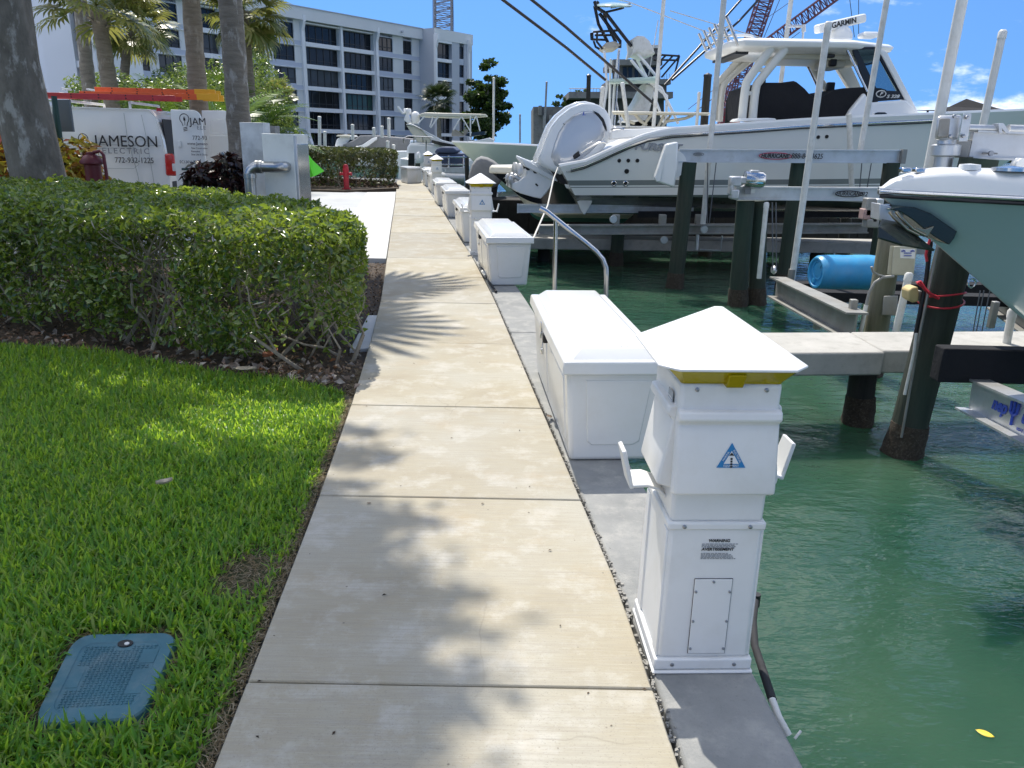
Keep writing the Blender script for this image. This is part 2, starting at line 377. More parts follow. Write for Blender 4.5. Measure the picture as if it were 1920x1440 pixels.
# ================================================================== SETTING
WATER_Z = -0.75
_wl = [(-3, -.52), (0, -.67), (1.63, -.77), (3.2, -.885), (4.6, -1.01), (6.13, -1.17), (7.9, -1.38), (10.63, -1.76), (15.2, -2.40), (20.4, -3.12), (25.3, -3.82), (30, -4.50), (33, -4.9)]
_wr = [(-3, .72), (0, .58), (1.66, .475), (2.54, .42), (3.26, .34), (4.66, .18), (6.2, .005), (8.0, -.20), (10.8, -.57), (15.4, -1.26), (20.6, -2.05), (25.5, -2.80), (30, -3.50), (33, -3.95)]
def WL(y): return float(np.interp(y, [p[0] for p in _wl], [p[1] for p in _wl]))
def WR(y): return float(np.interp(y, [p[0] for p in _wr], [p[1] for p in _wr]))
def WE(y): return WR(y) + .345                                  # water side of the seawall cap
def head(y): return math.atan2(WR(y - .8) - WR(y + .8), 1.6)     # heading, counted left of the view direction

mb = MB(); mb.add([(-200, -30, WATER_Z), (500, -30, WATER_Z), (500, 700, WATER_Z), (-200, 700, WATER_Z)], [(0, 1, 2, 3)])
structure(mb.build('water', M['water']))
# near land: one solid with a vertical sea wall
ys = [-8, -3, 0, 2, 4, 6, 8, 10, 12, 15, 18, 21, 24, 27, 30, 33]
edge = [(WE(y) - .04, y) for y in ys] + [(-6, 34.2), (-14, 35), (-26, 40), (-60, 46), (-90, 46), (-90, -8)]
mb = MB(); mb.prism([(x, y, -3) for x, y in edge], (0, 0, 2.93))
structure(mb.build('ground', M['road']))
# far land under the apartment block and along the other shores
mb = MB(); mb.prism([(-120, 64, -3), (-52, 64, -3), (-30, 84, -3), (-6, 108, -3), (2, 124, -3), (0, 175, -3), (-120, 175, -3)], (0, 0, 2.9))
structure(mb.build('far_shore', M['turf']))
mb = MB(); mb.prism([(-6, 178, -3), (60, 150, -3), (260, 170, -3), (500, 260, -3), (500, 420, -3), (-160, 420, -3), (-120, 178, -3)], (0, 0, 2.8))
structure(mb.build('shore', M['turf']))

# walkway of cast slabs
walk = tag(thing('walkway', 'broom finished tan concrete walkway running along the seawall', None), kind='structure')
joints = [-2.2, -.9, .62, 1.97, 3.27, 4.55, 6.13, 7.75, 9.3, 10.8, 12.3, 13.8, 15.3, 16.9, 18.5, 20.1, 21.7, 23.3, 24.9, 26.5, 28.1, 29.7, 31.4]
for i in range(len(joints) - 1):
    a, b = joints[i], joints[i + 1]; g = .006 if i in (3, 5) else .0035
    n = 4; L_ = [(WL(a + g + (b - a - 2 * g) * k / n), a + g + (b - a - 2 * g) * k / n) for k in range(n + 1)]
    R_ = [(WR(y) - .006, y) for _, y in L_]
    dzs = RND.uniform(-.003, .003); mb = MB()
    mb.prism([(x, y, -.13) for x, y in L_] + [(x, y, -.13) for x, y in reversed(R_)], (0, 0, .13 + dzs))
    mb.build('slab', M['walk'], walk, bevel=.005, seg=1)
# seawall cap
capo = tag(thing('seawall', 'grey concrete seawall cap between walkway and water', None), kind='structure')
for a, b in zip([-2, 1.2, 6.62, 11.2, 16, 21, 26], [1.2, 6.62, 11.2, 16, 21, 26, 32.6]):
    yy = [a + .006 + (b - a - .012) * k / 5 for k in range(6)]
    mb = MB(); mb.prism([(WR(y) + .014 + RND.uniform(-.004, .006), y, -.25) for y in yy] + [(WE(y), y, -.25) for y in reversed(yy)], (0, 0, .232))
    mb.build('cap_block', M['cap'], capo, bevel=.012)
mb = MB(); yy = [-2 + .8 * k for k in range(44)]
for a, b in zip(yy[:-1], yy[1:]):
    if b > 32.6: break
    mb.add([(WE(a) - .03, a, -2.9), (WE(b) - .03, b, -2.9), (WE(b) - .03, b, -.2), (WE(a) - .03, a, -.2)], [(0, 1, 2, 3)])
mb.build('sheet_face', M['face'], capo)
# crumbling mortar along the joint
mb = MB()
for k in range(700):
    y = 1.2 + 8.5 * RND.random() ** 1.6; x = WR(y) + .006 + RND.gauss(0, .007); s = RND.uniform(.0015, .0055) * (1.6 if 2.2 < y < 2.7 else 1)
    mb.hexa([(x + a * s * RND.uniform(.5, 1.2), y + b * s * RND.uniform(.5, 1.4), -.02 if c < 0 else -.016 + s * RND.uniform(.3, .9)) for c in (-1, 1) for a, b in ((-1, -1), (1, -1), (1, 1), (-1, 1))])
stuff(mb.build('mortar_rubble', M['mortar']))

# ground sheets on the land side (each a few millimetres above the one below)
def sheet(name, pts, z, m, th=.02):
    mb = MB(); mb.prism([(x, y, z - th) for x, y in pts], (0, 0, th)); return structure(mb.build(name, m))
Gp = lambda x, y: (G(x, y).x, G(x, y).y)
sheet('mulch_bed', [(-16, 5.4)] + [Gp(0, 640), Gp(300, 678), Gp(500, 700), Gp(640, 722)] + [(WL(y) - .0, y) for y in (4.9, 5.2, 6.0, 6.6, 7.3, 8, 9.2, 10.5)] + [(-3.3, 10.5), (-6, 10.7), (-16, 10.9)], -.045, M['soil'])
lawn_edge = [Gp(0, 640), Gp(200, 655), Gp(400, 690), Gp(540, 705), Gp(645, 728)]
sheet('lawn', [(-16, -8), (-16, 6.3)] + lawn_edge + [(WL(y) - .03, y) for y in (4.6, 4, 3, 2, 1, 0, -3)] + [(-.6, -8)], -.040, M['turf'])
apron = [(WL(y) - .012, y) for y in (10.72, 12, 14, 16, 18, 20, 22, 24.5)] + [Gp(688, 360), Gp(672, 385), Gp(655, 408), (-3.0, 13.6), (-2.55, 10.72)]
sheet('driveway_apron', apron, -.004, M['drive'], .08)
sheet('driveway', [(-3.06, 13.5), (-3.2, 10.55), (-6, 10.75), (-40, 11.0), (-40, 40), (-24, 40), (-14, 27.5), Gp(690, 359), Gp(675, 384)][::-1], -.030, M['drive2'])  # strip behind the hedge is unseen, added pale to bounce light onto the van
sheet('island_bed', [Gp(560, 357), Gp(650, 359), Gp(700, 356.5), Gp(748, 354), (WL(29), 29), (-6.5, 31.5), (-14, 33), (-18, 29.5), (-13, 26.2)], .03, M['soil'], .1)
# little concrete landing beside the hedge
mb = MB(); q = [Gp(655, 652), Gp(702, 648), Gp(718, 588), Gp(690, 588)]
mb.prism([(x, y, -.12) for x, y in q], (0, 0, .105)); structure(mb.build('landing_pad', M['drive'], bevel=.006))

# ------------------------------------------------------------------ leaf materials
M['grass'] = leaf('grass_blade', [(.035, .13, .022), (.065, .22, .026), (.10, .29, .03), (.17, .35, .035), (.29, .36, .09)], .36, .58, .6, (.74, .98, .07))
M['hleaf'] = leaf('hedge_leaf', [(.028, .065, .02), (.045, .105, .022), (.085, .165, .03), (.15, .235, .04), (.26, .31, .09)], .25, .38, .8, (.50, .64, .05))
M['h2leaf'] = leaf('far_hedge_leaf', [(.05, .075, .022), (.085, .11, .03), (.12, .14, .045), (.07, .08, .03)], .4, .3)
M['croton'] = leaf('croton_leaf', [(.50, .48, .05), (.36, .42, .05), (.60, .52, .05), (.55, .22, .05), (.42, .08, .05), (.16, .20, .03), (.52, .38, .06)], .35, .3, .5, (.6, .3, .03))
M['darkcroton'] = leaf('dark_croton_leaf', [(.018, .008, .010), (.035, .012, .012), (.02, .02, .012), (.06, .02, .015), (.03, .035, .012)], .35, .12, .5, (.15, .03, .02))
M['tleaf'] = leaf('tree_leaf', [(.02, .045, .012), (.035, .075, .016), (.06, .10, .02)], .4, .3)
M['shrub'] = leaf('shrub_leaf', [(.03, .075, .015), (.06, .13, .022), (.11, .19, .028), (.05, .10, .02), (.20, .26, .08)], .30, .38, .5)
M['palm'] = leaf('palm_blade', [(.07, .11, .025), (.115, .16, .035), (.17, .20, .055), (.24, .23, .08)], .36, .38)
M['palmdark'] = leaf('dark_palm_blade', [(.015, .03, .012), (.025, .045, .016), (.04, .06, .02)], .4, .2)
M['areca'] = leaf('areca_blade', [(.06, .13, .02), (.10, .19, .025), (.16, .24, .03), (.07, .12, .02)], .33, .35, .6)
M['dryt'] = leaf('dry_twig', [(.30, .26, .20), (.42, .38, .30), (.20, .16, .11), (.5, .47, .4)], .8, .1, .3)
M['twig'] = mat('twig', (.30, .26, .20), .9, var=.3, vs=20)
M['bark'] = None
def bark_mat(name, a, b2, lichen, sc=7., st=(1, 1, .45)):
    m, n, b = _nodes(name)
    f = _noise(n, sc, 8, .7, st); c = _ramp(n, f, [(.3, a), (.68, b2)])
    l = _noise(n, sc * .8, 6, .68, (1.2, 1.2, .5)); c = _mix(n, _ramp(n, l, [(.54, 0.), (.63, .9)]), c, lichen)
    n.links.new(c, b.inputs['Base Color']); b.inputs['Roughness'].default_value = .92; _bump(n, b, f, .8, .04); return m
M['bark'] = bark_mat('lichen_bark', (.09, .085, .07), (.21, .195, .165), (.36, .36, .33), 6.)
M['pbark'] = bark_mat('palm_bark', (.14, .115, .085), (.27, .235, .18), (.31, .28, .23), 6., (.5, .5, 3.2))
M['pbarkl'] = bark_mat('palm_bark_lichen', (.13, .115, .095), (.26, .235, .19), (.40, .39, .36), 7., (.55, .55, 2.6))

# ------------------------------------------------------------------ grass
def inpoly(P, poly):
    x, y = P[:, 0], P[:, 1]; r = np.zeros(len(P), bool); n = len(poly); j = n - 1
    for i in range(n):
        xi, yi = poly[i][:2]; xj, yj = poly[j][:2]
        c = ((yi > y) != (yj > y)) & (x < (xj - xi) * (y - yi) / (yj - yi + 1e-12) + xi); r ^= c; j = i
    return r
def polydist(P, poly):
    d = np.full(len(P), 1e9)
    for i in range(len(poly)):
        a = np.array(poly[i][:2]); b = np.array(poly[(i + 1) % len(poly)][:2]); ab = b - a
        t = np.clip(((P[:, :2] - a) @ ab) / (ab @ ab), 0, 1); d = np.minimum(d, np.linalg.norm(P[:, :2] - (a + t[:, None] * ab), axis=1))
    return d
def vnoise(P, s, seed):
    r = np.random.default_rng(seed); k = r.normal(size=(10, 2)) * s; ph = r.random(10) * 6.28
    return np.mean([np.sin(P[:, :2] @ k[i] + ph[i]) for i in range(10)], 0)
METER = [(-1.452, 2.205), (-1.112, 2.228), (-1.050, 1.822), (-1.352, 1.785)]
def grass(N, poly, name):
    P = np.stack([NR.uniform(-5.6, -.6, N), NR.uniform(1.15, 6.4, N)], 1)
    # nearer turf keeps every blade, farther turf fewer
    keep = NR.random(N) < np.clip(3.2 / np.maximum(P[:, 1], 1.5), .5, 1)
    keep &= (P[:, 0] > -.70 * (P[:, 1] * .953 + .55) - .25)
    keep &= inpoly(P, poly)
    wl = np.interp(P[:, 1], [p[0] for p in _wl], [p[1] for p in _wl]) - P[:, 0]
    keep &= wl > .035 + .03 * NR.random(N) + .035 * np.maximum(0, vnoise(P, 5, 5))
    dm = polydist(P, METER); im = inpoly(P, METER); keep &= ~im & (dm > .012 + .05 * NR.random(N) ** 2)
    bare = np.hypot((P[:, 0] + 1.02) / .12, (P[:, 1] - 2.62) / .2); keep &= (bare > .6 + .7 * NR.random(N))
    P = P[keep]; n = len(P); wl = wl[keep]; dm = dm[keep]
    az = NR.uniform(0, 2 * np.pi, n); lean = NR.uniform(.2, 1.35, n)
    clump = 1 + .35 * vnoise(P, 2.2, 3) + .2 * vnoise(P, 9, 4)
    L = NR.uniform(.035, .085, n) * clump * np.where(wl < .15, .75, 1); W = NR.uniform(.0032, .0056, n)
    dirv = np.stack([np.cos(az), np.sin(az), np.zeros(n)], 1); sv = np.stack([-np.sin(az), np.cos(az), np.zeros(n)], 1)
    z0 = np.stack([P[:, 0], P[:, 1], np.full(n, -.045)], 1)
    a1 = lean * .6; a2 = lean * 1.5
    mid = z0 + (dirv * np.sin(a1)[:, None] + np.array([0, 0, 1]) * np.cos(a1)[:, None]) * (L * .6)[:, None]
    tip = mid + (dirv * np.sin(a2)[:, None] + np.array([0, 0, 1]) * np.cos(a2)[:, None]) * (L * .5)[:, None]
    w = sv * W[:, None]
    v = np.stack([z0 - w * .7, z0 + w * .7, mid - w, mid + w, tip], 1); i = np.arange(n)[:, None] * 5
    f = np.concatenate([i + np.array([[0, 1, 3]]), i + np.array([[0, 3, 2]]), i + np.array([[2, 3, 4]])], 0)
    return npmesh(name, v, f, M['grass'])
lawn_poly = [(-6, 1), (-6, 6.9)] + lawn_edge + [(WL(y) - .03, y) for y in (4.6, 4, 3, 2, 1.0)]
tag(stuff(grass(270000, lawn_poly, 'grass')), 'thick bright green lawn grass beside the concrete walkway')
# dry thatch along the edges
P = []
for k in range(5200):
    t = RND.random()
    if t < .55: y = 1.2 + 4.2 * RND.random() ** 1.3; P.append((WL(y) - .012 - abs(RND.gauss(0, .03)), y, -.022))
    elif t < .8:
        a = RND.randrange(4); u = RND.random(); p, q = METER[a], METER[(a + 1) % 4]; P.append((p[0] + (q[0] - p[0]) * u + RND.gauss(0, .03), p[1] + (q[1] - p[1]) * u + RND.gauss(0, .03), -.03))
    else: P.append((-1.02 + RND.gauss(0, .08), 2.62 + RND.gauss(0, .13), -.025))
P = np.array(P); P = P[~inpoly(P, METER)]
M['thatch'] = leaf('dry_thatch', [(.16, .115, .06), (.26, .20, .12), (.09, .065, .04), (.34, .29, .20)], .8, .15, .2)
stuff(leafcloud('thatch', P, .035, M['thatch'], nrm=np.array([0, 0, 1.]), bias=.7, aspect=.09))

# ------------------------------------------------------------------ mulch chips and fallen leaves
P = np.stack([NR.uniform(-5.6, -.6, 26000), NR.uniform(4.6, 11.2, 26000), np.full(26000, -.035)], 1)
mp_ = [(-6, 6.4)] + lawn_edge + [(WL(y) - .015, y) for y in (4.95, 5.2, 6.0, 6.6, 7.3, 8, 9.2, 10.45)] + [(-3, 10.4), (-6, 11)]
P = P[inpoly(P, mp_) & ~inpoly(P, [Gp(650, 656), Gp(706, 652), Gp(722, 585), Gp(686, 585)])]; P[:, 2] += NR.random(len(P)) * .03
M['mulch'] = leaf('mulch_chip', [(.10, .065, .04), (.17, .115, .075), (.06, .04, .028), (.27, .20, .14), (.13, .085, .05)], .9, .0, .2)
stuff(leafcloud('mulch', P, .035, M['mulch'], nrm=np.array([0, 0, 1.]), bias=.55, aspect=.42, fold=.1))
P = []
for k in range(230):
    t = RND.random(); a = lawn_edge[min(3, int(t * 4))]; b = lawn_edge[min(4, int(t * 4) + 1)]; u = RND.random()
    P.append((a[0] + (b[0] - a[0]) * u + RND.gauss(0, .05), a[1] + (b[1] - a[1]) * u + abs(RND.gauss(.12, .22)), -.005))
M['litter2'] = leaf('dark_litter', [(.06, .04, .025), (.11, .075, .045), (.03, .022, .015)], .8, .1, .3)
M['litter'] = leaf('leaf_litter', [(.24, .20, .16), (.40, .36, .31), (.16, .10, .06), (.52, .48, .42), (.27, .13, .07)], .7, .15, .3)
stuff(leafcloud('leaf_litter', np.array(P), .065, M['litter'], nrm=np.array([0, 0, 1.]), bias=.5, aspect=.5, fold=.5))
P = np.stack([NR.uniform(-14, -3.8, 7000), NR.uniform(26, 32, 7000), np.full(7000, .05)], 1)
P = P[inpoly(P, [Gp(560, 356.5), Gp(650, 358.5), Gp(700, 356), Gp(748, 353.5), (-4.4, 29), (-6.5, 31), (-14, 32)])]
stuff(leafcloud('mulch', P, .10, M['mulch'], nrm=np.array([0, 0, 1.]), bias=.5, aspect=.5))

P = []
for k in range(60):
    y = 1.3 + 7 * RND.random() ** 1.4; u = RND.random(); u = u if RND.random() < .4 else (u ** 3 if RND.random() < .6 else 1 - u ** 3); P.append((WL(y) + .03 + (WR(y) - WL(y) - .05) * u, y, .004))
stuff(leafcloud('walkway_litter', np.array(P), .011, M['litter2'], nrm=np.array([0, 0, 1.]), bias=.85, aspect=.5, fold=.3, jitter=.8))

# ------------------------------------------------------------------ hedges
def hedge(name, poly, H, N, leafsize, m, label, twigs, gap=.26, skip=None, xr=None, yr=None, rag=.085):
    h = thing(name, label, 'hedge', (sum(p[0] for p in poly) / len(poly), sum(p[1] for p in poly) / len(poly), 0))
    xs = [p[0] for p in poly]; ys_ = [p[1] for p in poly]
    P = np.stack([NR.uniform(min(xs), max(xs), N), NR.uniform(min(ys_), max(ys_), N), NR.uniform(.06, H + .06, N)], 1)
    P = P[inpoly(P, poly)]; d = polydist(P, poly)
    top = H - .10 * H * np.exp(-d / .08) + rag * vnoise(P, 6, 21) + rag * .6 * vnoise(P, 19, 22)
    dv = top - P[:, 2]; belly = np.where(P[:, 2] < gap, (gap - P[:, 2]) * .35, 0)
    dd = d - belly + rag * .8 * vnoise(np.stack([P[:, 0] + P[:, 1], P[:, 2] * 1.3], 1), 7, 23)
    dep = np.minimum(dd, dv)
    hole = vnoise(np.stack([P[:, 0] * 1.4 - P[:, 1] * .9, P[:, 2] * 1.5], 1), 4.5, 31)
    dens = np.where(P[:, 2] < gap, .45 + .45 * (P[:, 2] / gap), 1.) * np.clip(.44 + 2.2 * hole, .06, 1) ** np.where(dv < .12, .25, 1.)
    keep = (dep > 0) & (NR.random(len(P)) < np.exp(-dep / .13) * dens)
    P = P[keep]; d = d[keep]; dv = dv[keep]
    e = 1e-3; gx = (polydist(P + [e, 0, 0], poly) - d) / e; gy = (polydist(P + [0, e, 0], poly) - d) / e
    wv = np.exp(-np.maximum(dv, 0) / .1)[:, None]; nrm = -np.stack([gx, gy, np.zeros(len(P))], 1) * (1 - wv) + np.array([0, 0, 1.]) * wv + [0, 0, .45]
    stuff(leafcloud('foliage', P, leafsize, m, h, nrm=nrm, bias=.34, aspect=.5, fold=.3, jitter=.55))
    if twigs:
        k = NR.random(len(P)) < .10; stuff(leafcloud('dry_twigs', P[k] - nrm[k] * .02, leafsize * 1.7, M['dryt'], h, nrm=nrm[k], bias=.3, aspect=.10, fold=.1))
    mbs = [MB()] * 6
    cx = np.array(poly)
    for k in range(twigs):
        for _ in range(60):
            p = V((RND.uniform(min(xs), max(xs)), RND.uniform(min(ys_), max(ys_)), 0)); q = np.array([[p.x, p.y]])
            if inpoly(q, poly)[0] and .08 < polydist(q, poly)[0] < .55: break
        b = mbs[k % 6]; r0 = RND.uniform(.008, .019) * (H / 1.05)
        def branch(p, dr, r, L, lev):
            pts = [p]; rr = [r]
            for j in range(4):
                dr = (dr + V((RND.gauss(0, .28), RND.gauss(0, .28), RND.gauss(.05, .15)))).normalized(); p = p + dr * L / 4
                if p.z > H - .06: break
                if not inpoly(np.array([[p.x, p.y]]), poly)[0]: break
                pts.append(p); rr.append(r * (1 - .17 * (j + 1)))
                if lev and RND.random() < .75: branch(p, (dr + V((RND.gauss(0, .8), RND.gauss(0, .8), RND.gauss(.1, .3)))).normalized(), r * .55, L * .55, lev - 1)
            if len(pts) > 1: b.tube(pts, rr, 5, cap=False)
        branch(V((p.x, p.y, -.05)), V((RND.gauss(0, .5), RND.gauss(0, .5), 1)).normalized(), r0, H * RND.uniform(.8, 1.1), 2)
    stuff(mbs[0].build('branches', M['twig'], h, smooth=60))
    return h
H1 = [(-8.2, 7.75), (-6.2, 6.98), (-4.4, 6.32), (-2.7, 5.60), (-1.75, 5.18), (-1.36, 5.12), (-1.15, 5.34), (-1.10, 5.80), (-1.30, 6.45), (-1.72, 7.0), (-2.4, 7.85), (-3.25, 8.7), (-4.4, 9.45), (-6, 9.8), (-8.2, 9.9)]
hedge('hedge', H1, 1.05, 1500000, .052, M['hleaf'], 'large clipped green hedge with bare twigs showing, between lawn and van', 90)
H2 = [Gp(572, 353), Gp(640, 355.5), Gp(700, 352.5), Gp(742, 350), (-4.25, 28.8), (-6.6, 30.3), (-12.5, 30.8), (-13.5, 28.2)]
hedge('hedge', H2, 1.22, 420000, .11, M['h2leaf'], 'low clipped hedge beyond the driveway, behind the slim red standpipe', 40, gap=.5, rag=.04)

# ------------------------------------------------------------------ broad tree left, its crown over lawn and walkway
tb = at(74, 330, 10); tx, ty = tb.x, tb.y
tree = thing('shade_tree', 'thick grey lichen covered tree trunk rising behind the hedge at far left', 'tree', (tx, ty, 0))
mb = MB(); fork = V((tx - .05, ty, 4.4))
prof = [(.40, -.1), (.345, .35), (.315, .9), (.30, 1.6), (.295, 2.4), (.29, 3.3), (.31, 4.1), (.27, 4.7)]
rings = []
for r, z in prof:
    rings.append([V((tx + .02 * math.sin(z * 2) - .03 * z + r * (1 + .06 * math.sin(3 * a + z * 1.3) + .04 * math.sin(7 * a + z * 3)) * math.cos(a), ty + r * (1 + .05 * math.sin(4 * a + z)) * math.sin(a), z)) for a in [2 * math.pi * k / 22 for k in range(22)]])
mb.loft(rings); mb.build('trunk', M['bark'], tree, smooth=80)
def up(gx, gy, h): return V((gx, gy, 0)) + sd * (h / sd.z)       # a point of the crown that shades ground point gx, gy
clus = []                                   # (place, radius, stretched along x)
def shade(px, py, r, st=1.0, h0=8.5, h1=12.5):
    g = G(px, py); clus.append((up(g.x, g.y, RND.uniform(h0, h1)), r, st))
# broken shade over the near turf
for py in range(900, 1470, 38):
    for px in range(-160, 660, 50):
        x, y = px + RND.uniform(-20, 20), py + RND.uniform(-15, 15)
        g = G(x, y)
        if g.x > WL(g.y) - .02: continue
        gap = math.sin(x * .019 + 1.3) * math.cos(y * .016 + x * .006) + .4 * math.sin(x * .047 + y * .03)
        if gap > (-.05 if 1000 < y < 1180 else .16) or (y < 960 and x > 380): continue
        shade(x, y, .33, 1.3)
# streaks over the lit band of the lawn
for x0, y0, x1, y1, n in ((20, 815, 60, 790, 2), (110, 815, 300, 725, 6), (-60, 700, -10, 760, 4), (-120, 760, 0, 800, 4), (130, 872, 290, 850, 4), (230, 765, 330, 745, 3), (300, 880, 420, 862, 3)):
    for k in range(n): t_ = k / max(1, n - 1); shade(x0 + (x1 - x0) * t_, y0 + (y1 - y0) * t_, .20, 1.9)
# long soft fingers reaching over the walkway from its left edge
for x0, y0, x1, y1, r in ((520, 945, 800, 985, .11), (500, 975, 690, 1000, .13), (540, 915, 680, 912, .10), (470, 1060, 870, 1125, .10), (480, 1085, 720, 1098, .14), (470, 1035, 640, 1030, .09), (440, 1160, 740, 1185, .12), (440, 1190, 690, 1205, .13), (420, 1240, 740, 1228, .10), (400, 1290, 700, 1325, .13), (380, 1335, 680, 1345, .14), (370, 1390, 640, 1415, .13), (340, 1440, 600, 1450, .14), (600, 835, 730, 850, .09), (590, 862, 690, 868, .10), (620, 800, 690, 812, .08)):
    n = max(3, int((x1 - x0) / 40))
    for k in range(n): t_ = k / max(1, n - 1); shade(x0 + (x1 - x0) * t_ + RND.uniform(-10, 10), y0 + (y1 - y0) * t_ + RND.uniform(-6, 6), r * (1.30 - .80 * t_), 2.2, 7, 9)
for k in range(46):
    y = RND.uniform(1010, 1450); g = G(0, y); x_ = WL(g.y) + RND.uniform(.0, .42); px_ = 0
    if math.sin(x_ * 9 + y * .03) * math.sin(y * .045) < .25: clus.append((up(x_, g.y, RND.uniform(7, 9)), .20, 1.6))
for k in range(16): clus.append((V((tx - 3.6 + RND.gauss(0, 1.0), ty + RND.uniform(-3.5, 1.0), RND.uniform(8, 12))), RND.uniform(.4, .6), 1.))
P = []
for c, r, st_ in clus:
    k = int((112 if st_ < 2 else 200) * (r / .36) ** 2 * st_) + 6
    P.append(np.array(c) + NR.normal(size=(k, 3)) * r * .55 * np.array([st_, .8 if st_ < 2 else .62, .6]))
stuff(leafcloud('crown', np.concatenate(P), .135, M['tleaf'], tree, bias=.3, nrm=np.array([0, 0, 1.]), aspect=.42))
mb = MB(); cl = [c for c, r, _ in clus]
nodes = []
for k in range(11):
    a = cl[RND.randrange(len(cl))]; m1 = fork.lerp(a, .5) + V((0, 0, .4)); mb.tube([fork - V((0, 0, .3)), fork.lerp(m1, .5) + V((0, 0, .25)), m1, a], [.12, .085, .055, .02], 7); nodes += [fork.lerp(m1, .7), m1, m1.lerp(a, .5)]
for c in cl:
    n_ = min(nodes, key=lambda q: (q - c).length); md = n_.lerp(c, .5) + V((0, 0, .12)); mb.tube([n_, md, c], [.022, .014, .006], 4, cap=False)
mb.build('limbs', M['bark'], tree, smooth=60)

# ------------------------------------------------------------------ palms
def fan_template(seed, m, nb=26, rad=1.0, pet=1.0, droop=.55):
    r = random.Random(seed); vs = []; fs = []
    def tri(a, b, c): fs.append((a, b, c))
    k = len(vs); vs += [(0, -.02, 0), (0, .02, 0), (pet * .5, -.012, .06), (pet * .5, .012, .06), (pet, -.01, 0), (pet, .01, 0)]
    fs += [(0, 2, 3), (0, 3, 1), (2, 4, 5), (2, 5, 3)]
    for j in range(nb):
        a = (j / (nb - 1) - .5) * 2 * math.radians(128); L = rad * (1 - .28 * abs(a) / 2.2) * r.uniform(.85, 1.05)
        ca, sa = math.cos(a), math.sin(a); w = .030 * rad * 1.5
        fold = (.10 + .20 * (1 - abs(a) / 2.2)) * rad * .25
        p0 = V((pet, 0, 0)); p1 = V((pet + ca * L * .45, sa * L * .45, fold + r.uniform(-.03, .03))); dr = droop * r.uniform(.5, 1.3)
        p2 = V((pet + ca * L * .78, sa * L * .78, fold - L * .12 * dr)); p3 = V((pet + ca * L * .95, sa * L * .95, fold - L * .42 * dr))
        s = V((-sa, ca, 0)); k = len(vs); ww = [w * .25, w, w * .8, 0]
        for p, q in ((p0, ww[0]), (p1, ww[1]), (p2, ww[2])): vs += [tuple(p - s * q), tuple(p + s * q)]
        vs.append(tuple(p3)); fs += [(k, k + 2, k + 3), (k, k + 3, k + 1), (k + 2, k + 4, k + 5), (k + 2, k + 5, k + 3), (k + 4, k + 6, k + 5)]
    me = bpy.data.meshes.new('frond'); me.from_pydata(vs, [], fs); me.materials.append(m); me.update(); return me
def pinnate_template(seed, m, L=2.2, nb=30, leaflet=.5):
    r = random.Random(seed); vs = []; fs = []; pts = []
    for j in range(nb + 1):
        t = j / nb; pts.append(V((L * t * (1 - .18 * t), 0, L * (.42 * t - .62 * t * t))))
    for j in range(nb):
        for s in (-1, 1):
            t = j / nb
            if t < .12: continue
            p = pts[j]; d = (pts[j + 1] - pts[j]).normalized(); l = leaflet * (math.sin(math.pi * (.12 + .85 * t)) ** .6) * r.uniform(.85, 1.1)
            o = (d * .55 + V((0, s * 1.0, .28))).normalized(); q1 = p + o * l * .5; q2 = p + o * l + V((0, 0, -l * .28)); wv = d * (l * .055)
            k = len(vs); vs += [tuple(p), tuple(q1 - wv), tuple(q1 + wv), tuple(q2)]; fs += [(k, k + 1, k + 2), (k + 1, k + 3, k + 2)]
    k = len(vs)
    for j in range(0, nb + 1, 3): vs += [tuple(pts[j] + V((0, -.012, 0))), tuple(pts[j] + V((0, .012, 0)))]
    for j in range(len(range(0, nb + 1, 3)) - 1): a = k + 2 * j; fs += [(a, a + 2, a + 3), (a, a + 3, a + 1)]
    me = bpy.data.meshes.new('frond'); me.from_pydata(vs, [], fs); me.materials.append(m); me.update(); return me
FAN = [fan_template(i, M['palm']) for i in range(4)]; FAND = [fan_template(9 + i, M['palmdark']) for i in range(3)]
PIN = [pinnate_template(i, M['areca']) for i in range(3)]
def place_frond(me, parent, p, az, el, s, roll=0.):
    o = bpy.data.objects.new('frond', me); COL.objects.link(o); o.parent = parent; o.matrix_parent_inverse = WINV[parent.name]
    o.matrix_basis = Matrix.Translation(p) @ Matrix.Rotation(az, 4, 'Z') @ Matrix.Rotation(-el, 4, 'Y') @ Matrix.Rotation(roll, 4, 'X') @ Matrix.Diagonal((s, s, s, 1))
def palm(label, pts, r, head_r=None, nf=30, tm=FAN, bark='pbark', boots=True, name='cabbage_palm', elmin=-.9, group=None):
    pts = [V(p) for p in pts]; base = V((pts[0].x, pts[0].y, 0))
    t = thing(name, label, 'palm tree', base, group); mb = MB(); rings = []
    # resample the trunk
    n = 26; seg = len(pts) - 1; rr = []
    P = []
    for i in range(n + 1):
        u = i / n * seg; k = min(seg - 1, int(u)); P.append(pts[k].lerp(pts[k + 1], u - k)); rr.append(r * (1.12 - .2 * i / n) * (1 + .035 * math.sin(i * 2.1) + RND.uniform(-.025, .025)))
    mb.tube(P, rr, 14); mb.build('trunk', M[bark], t, smooth=80)
    if head_r:
        h = pts[-1]
        for k in range(nf):
            el = 1.25 - (1.25 - elmin) * ((k + .5) / nf) + RND.uniform(-.12, .12); az = k * 2.39996 + RND.uniform(-.2, .2)
            place_frond(tm[k % len(tm)], t, h + V((0, 0, r * .5)), az, el, head_r / 2.0 * RND.uniform(.88, 1.1), RND.uniform(-.5, .5))
        if boots:
            for k in range(14):
                a = k * 2.4; q = h + V((0, 0, -r * (1 + k * .14))); d = V((math.cos(a), math.sin(a), 1.1)).normalized(); b = MB(); b.beam(q + d * .0, q + V((d.x, d.y, 0)) * r * 1.1 + d * r * 1.2, r * .45, r * .1); b.build('boot', M[bark], t)
    return t
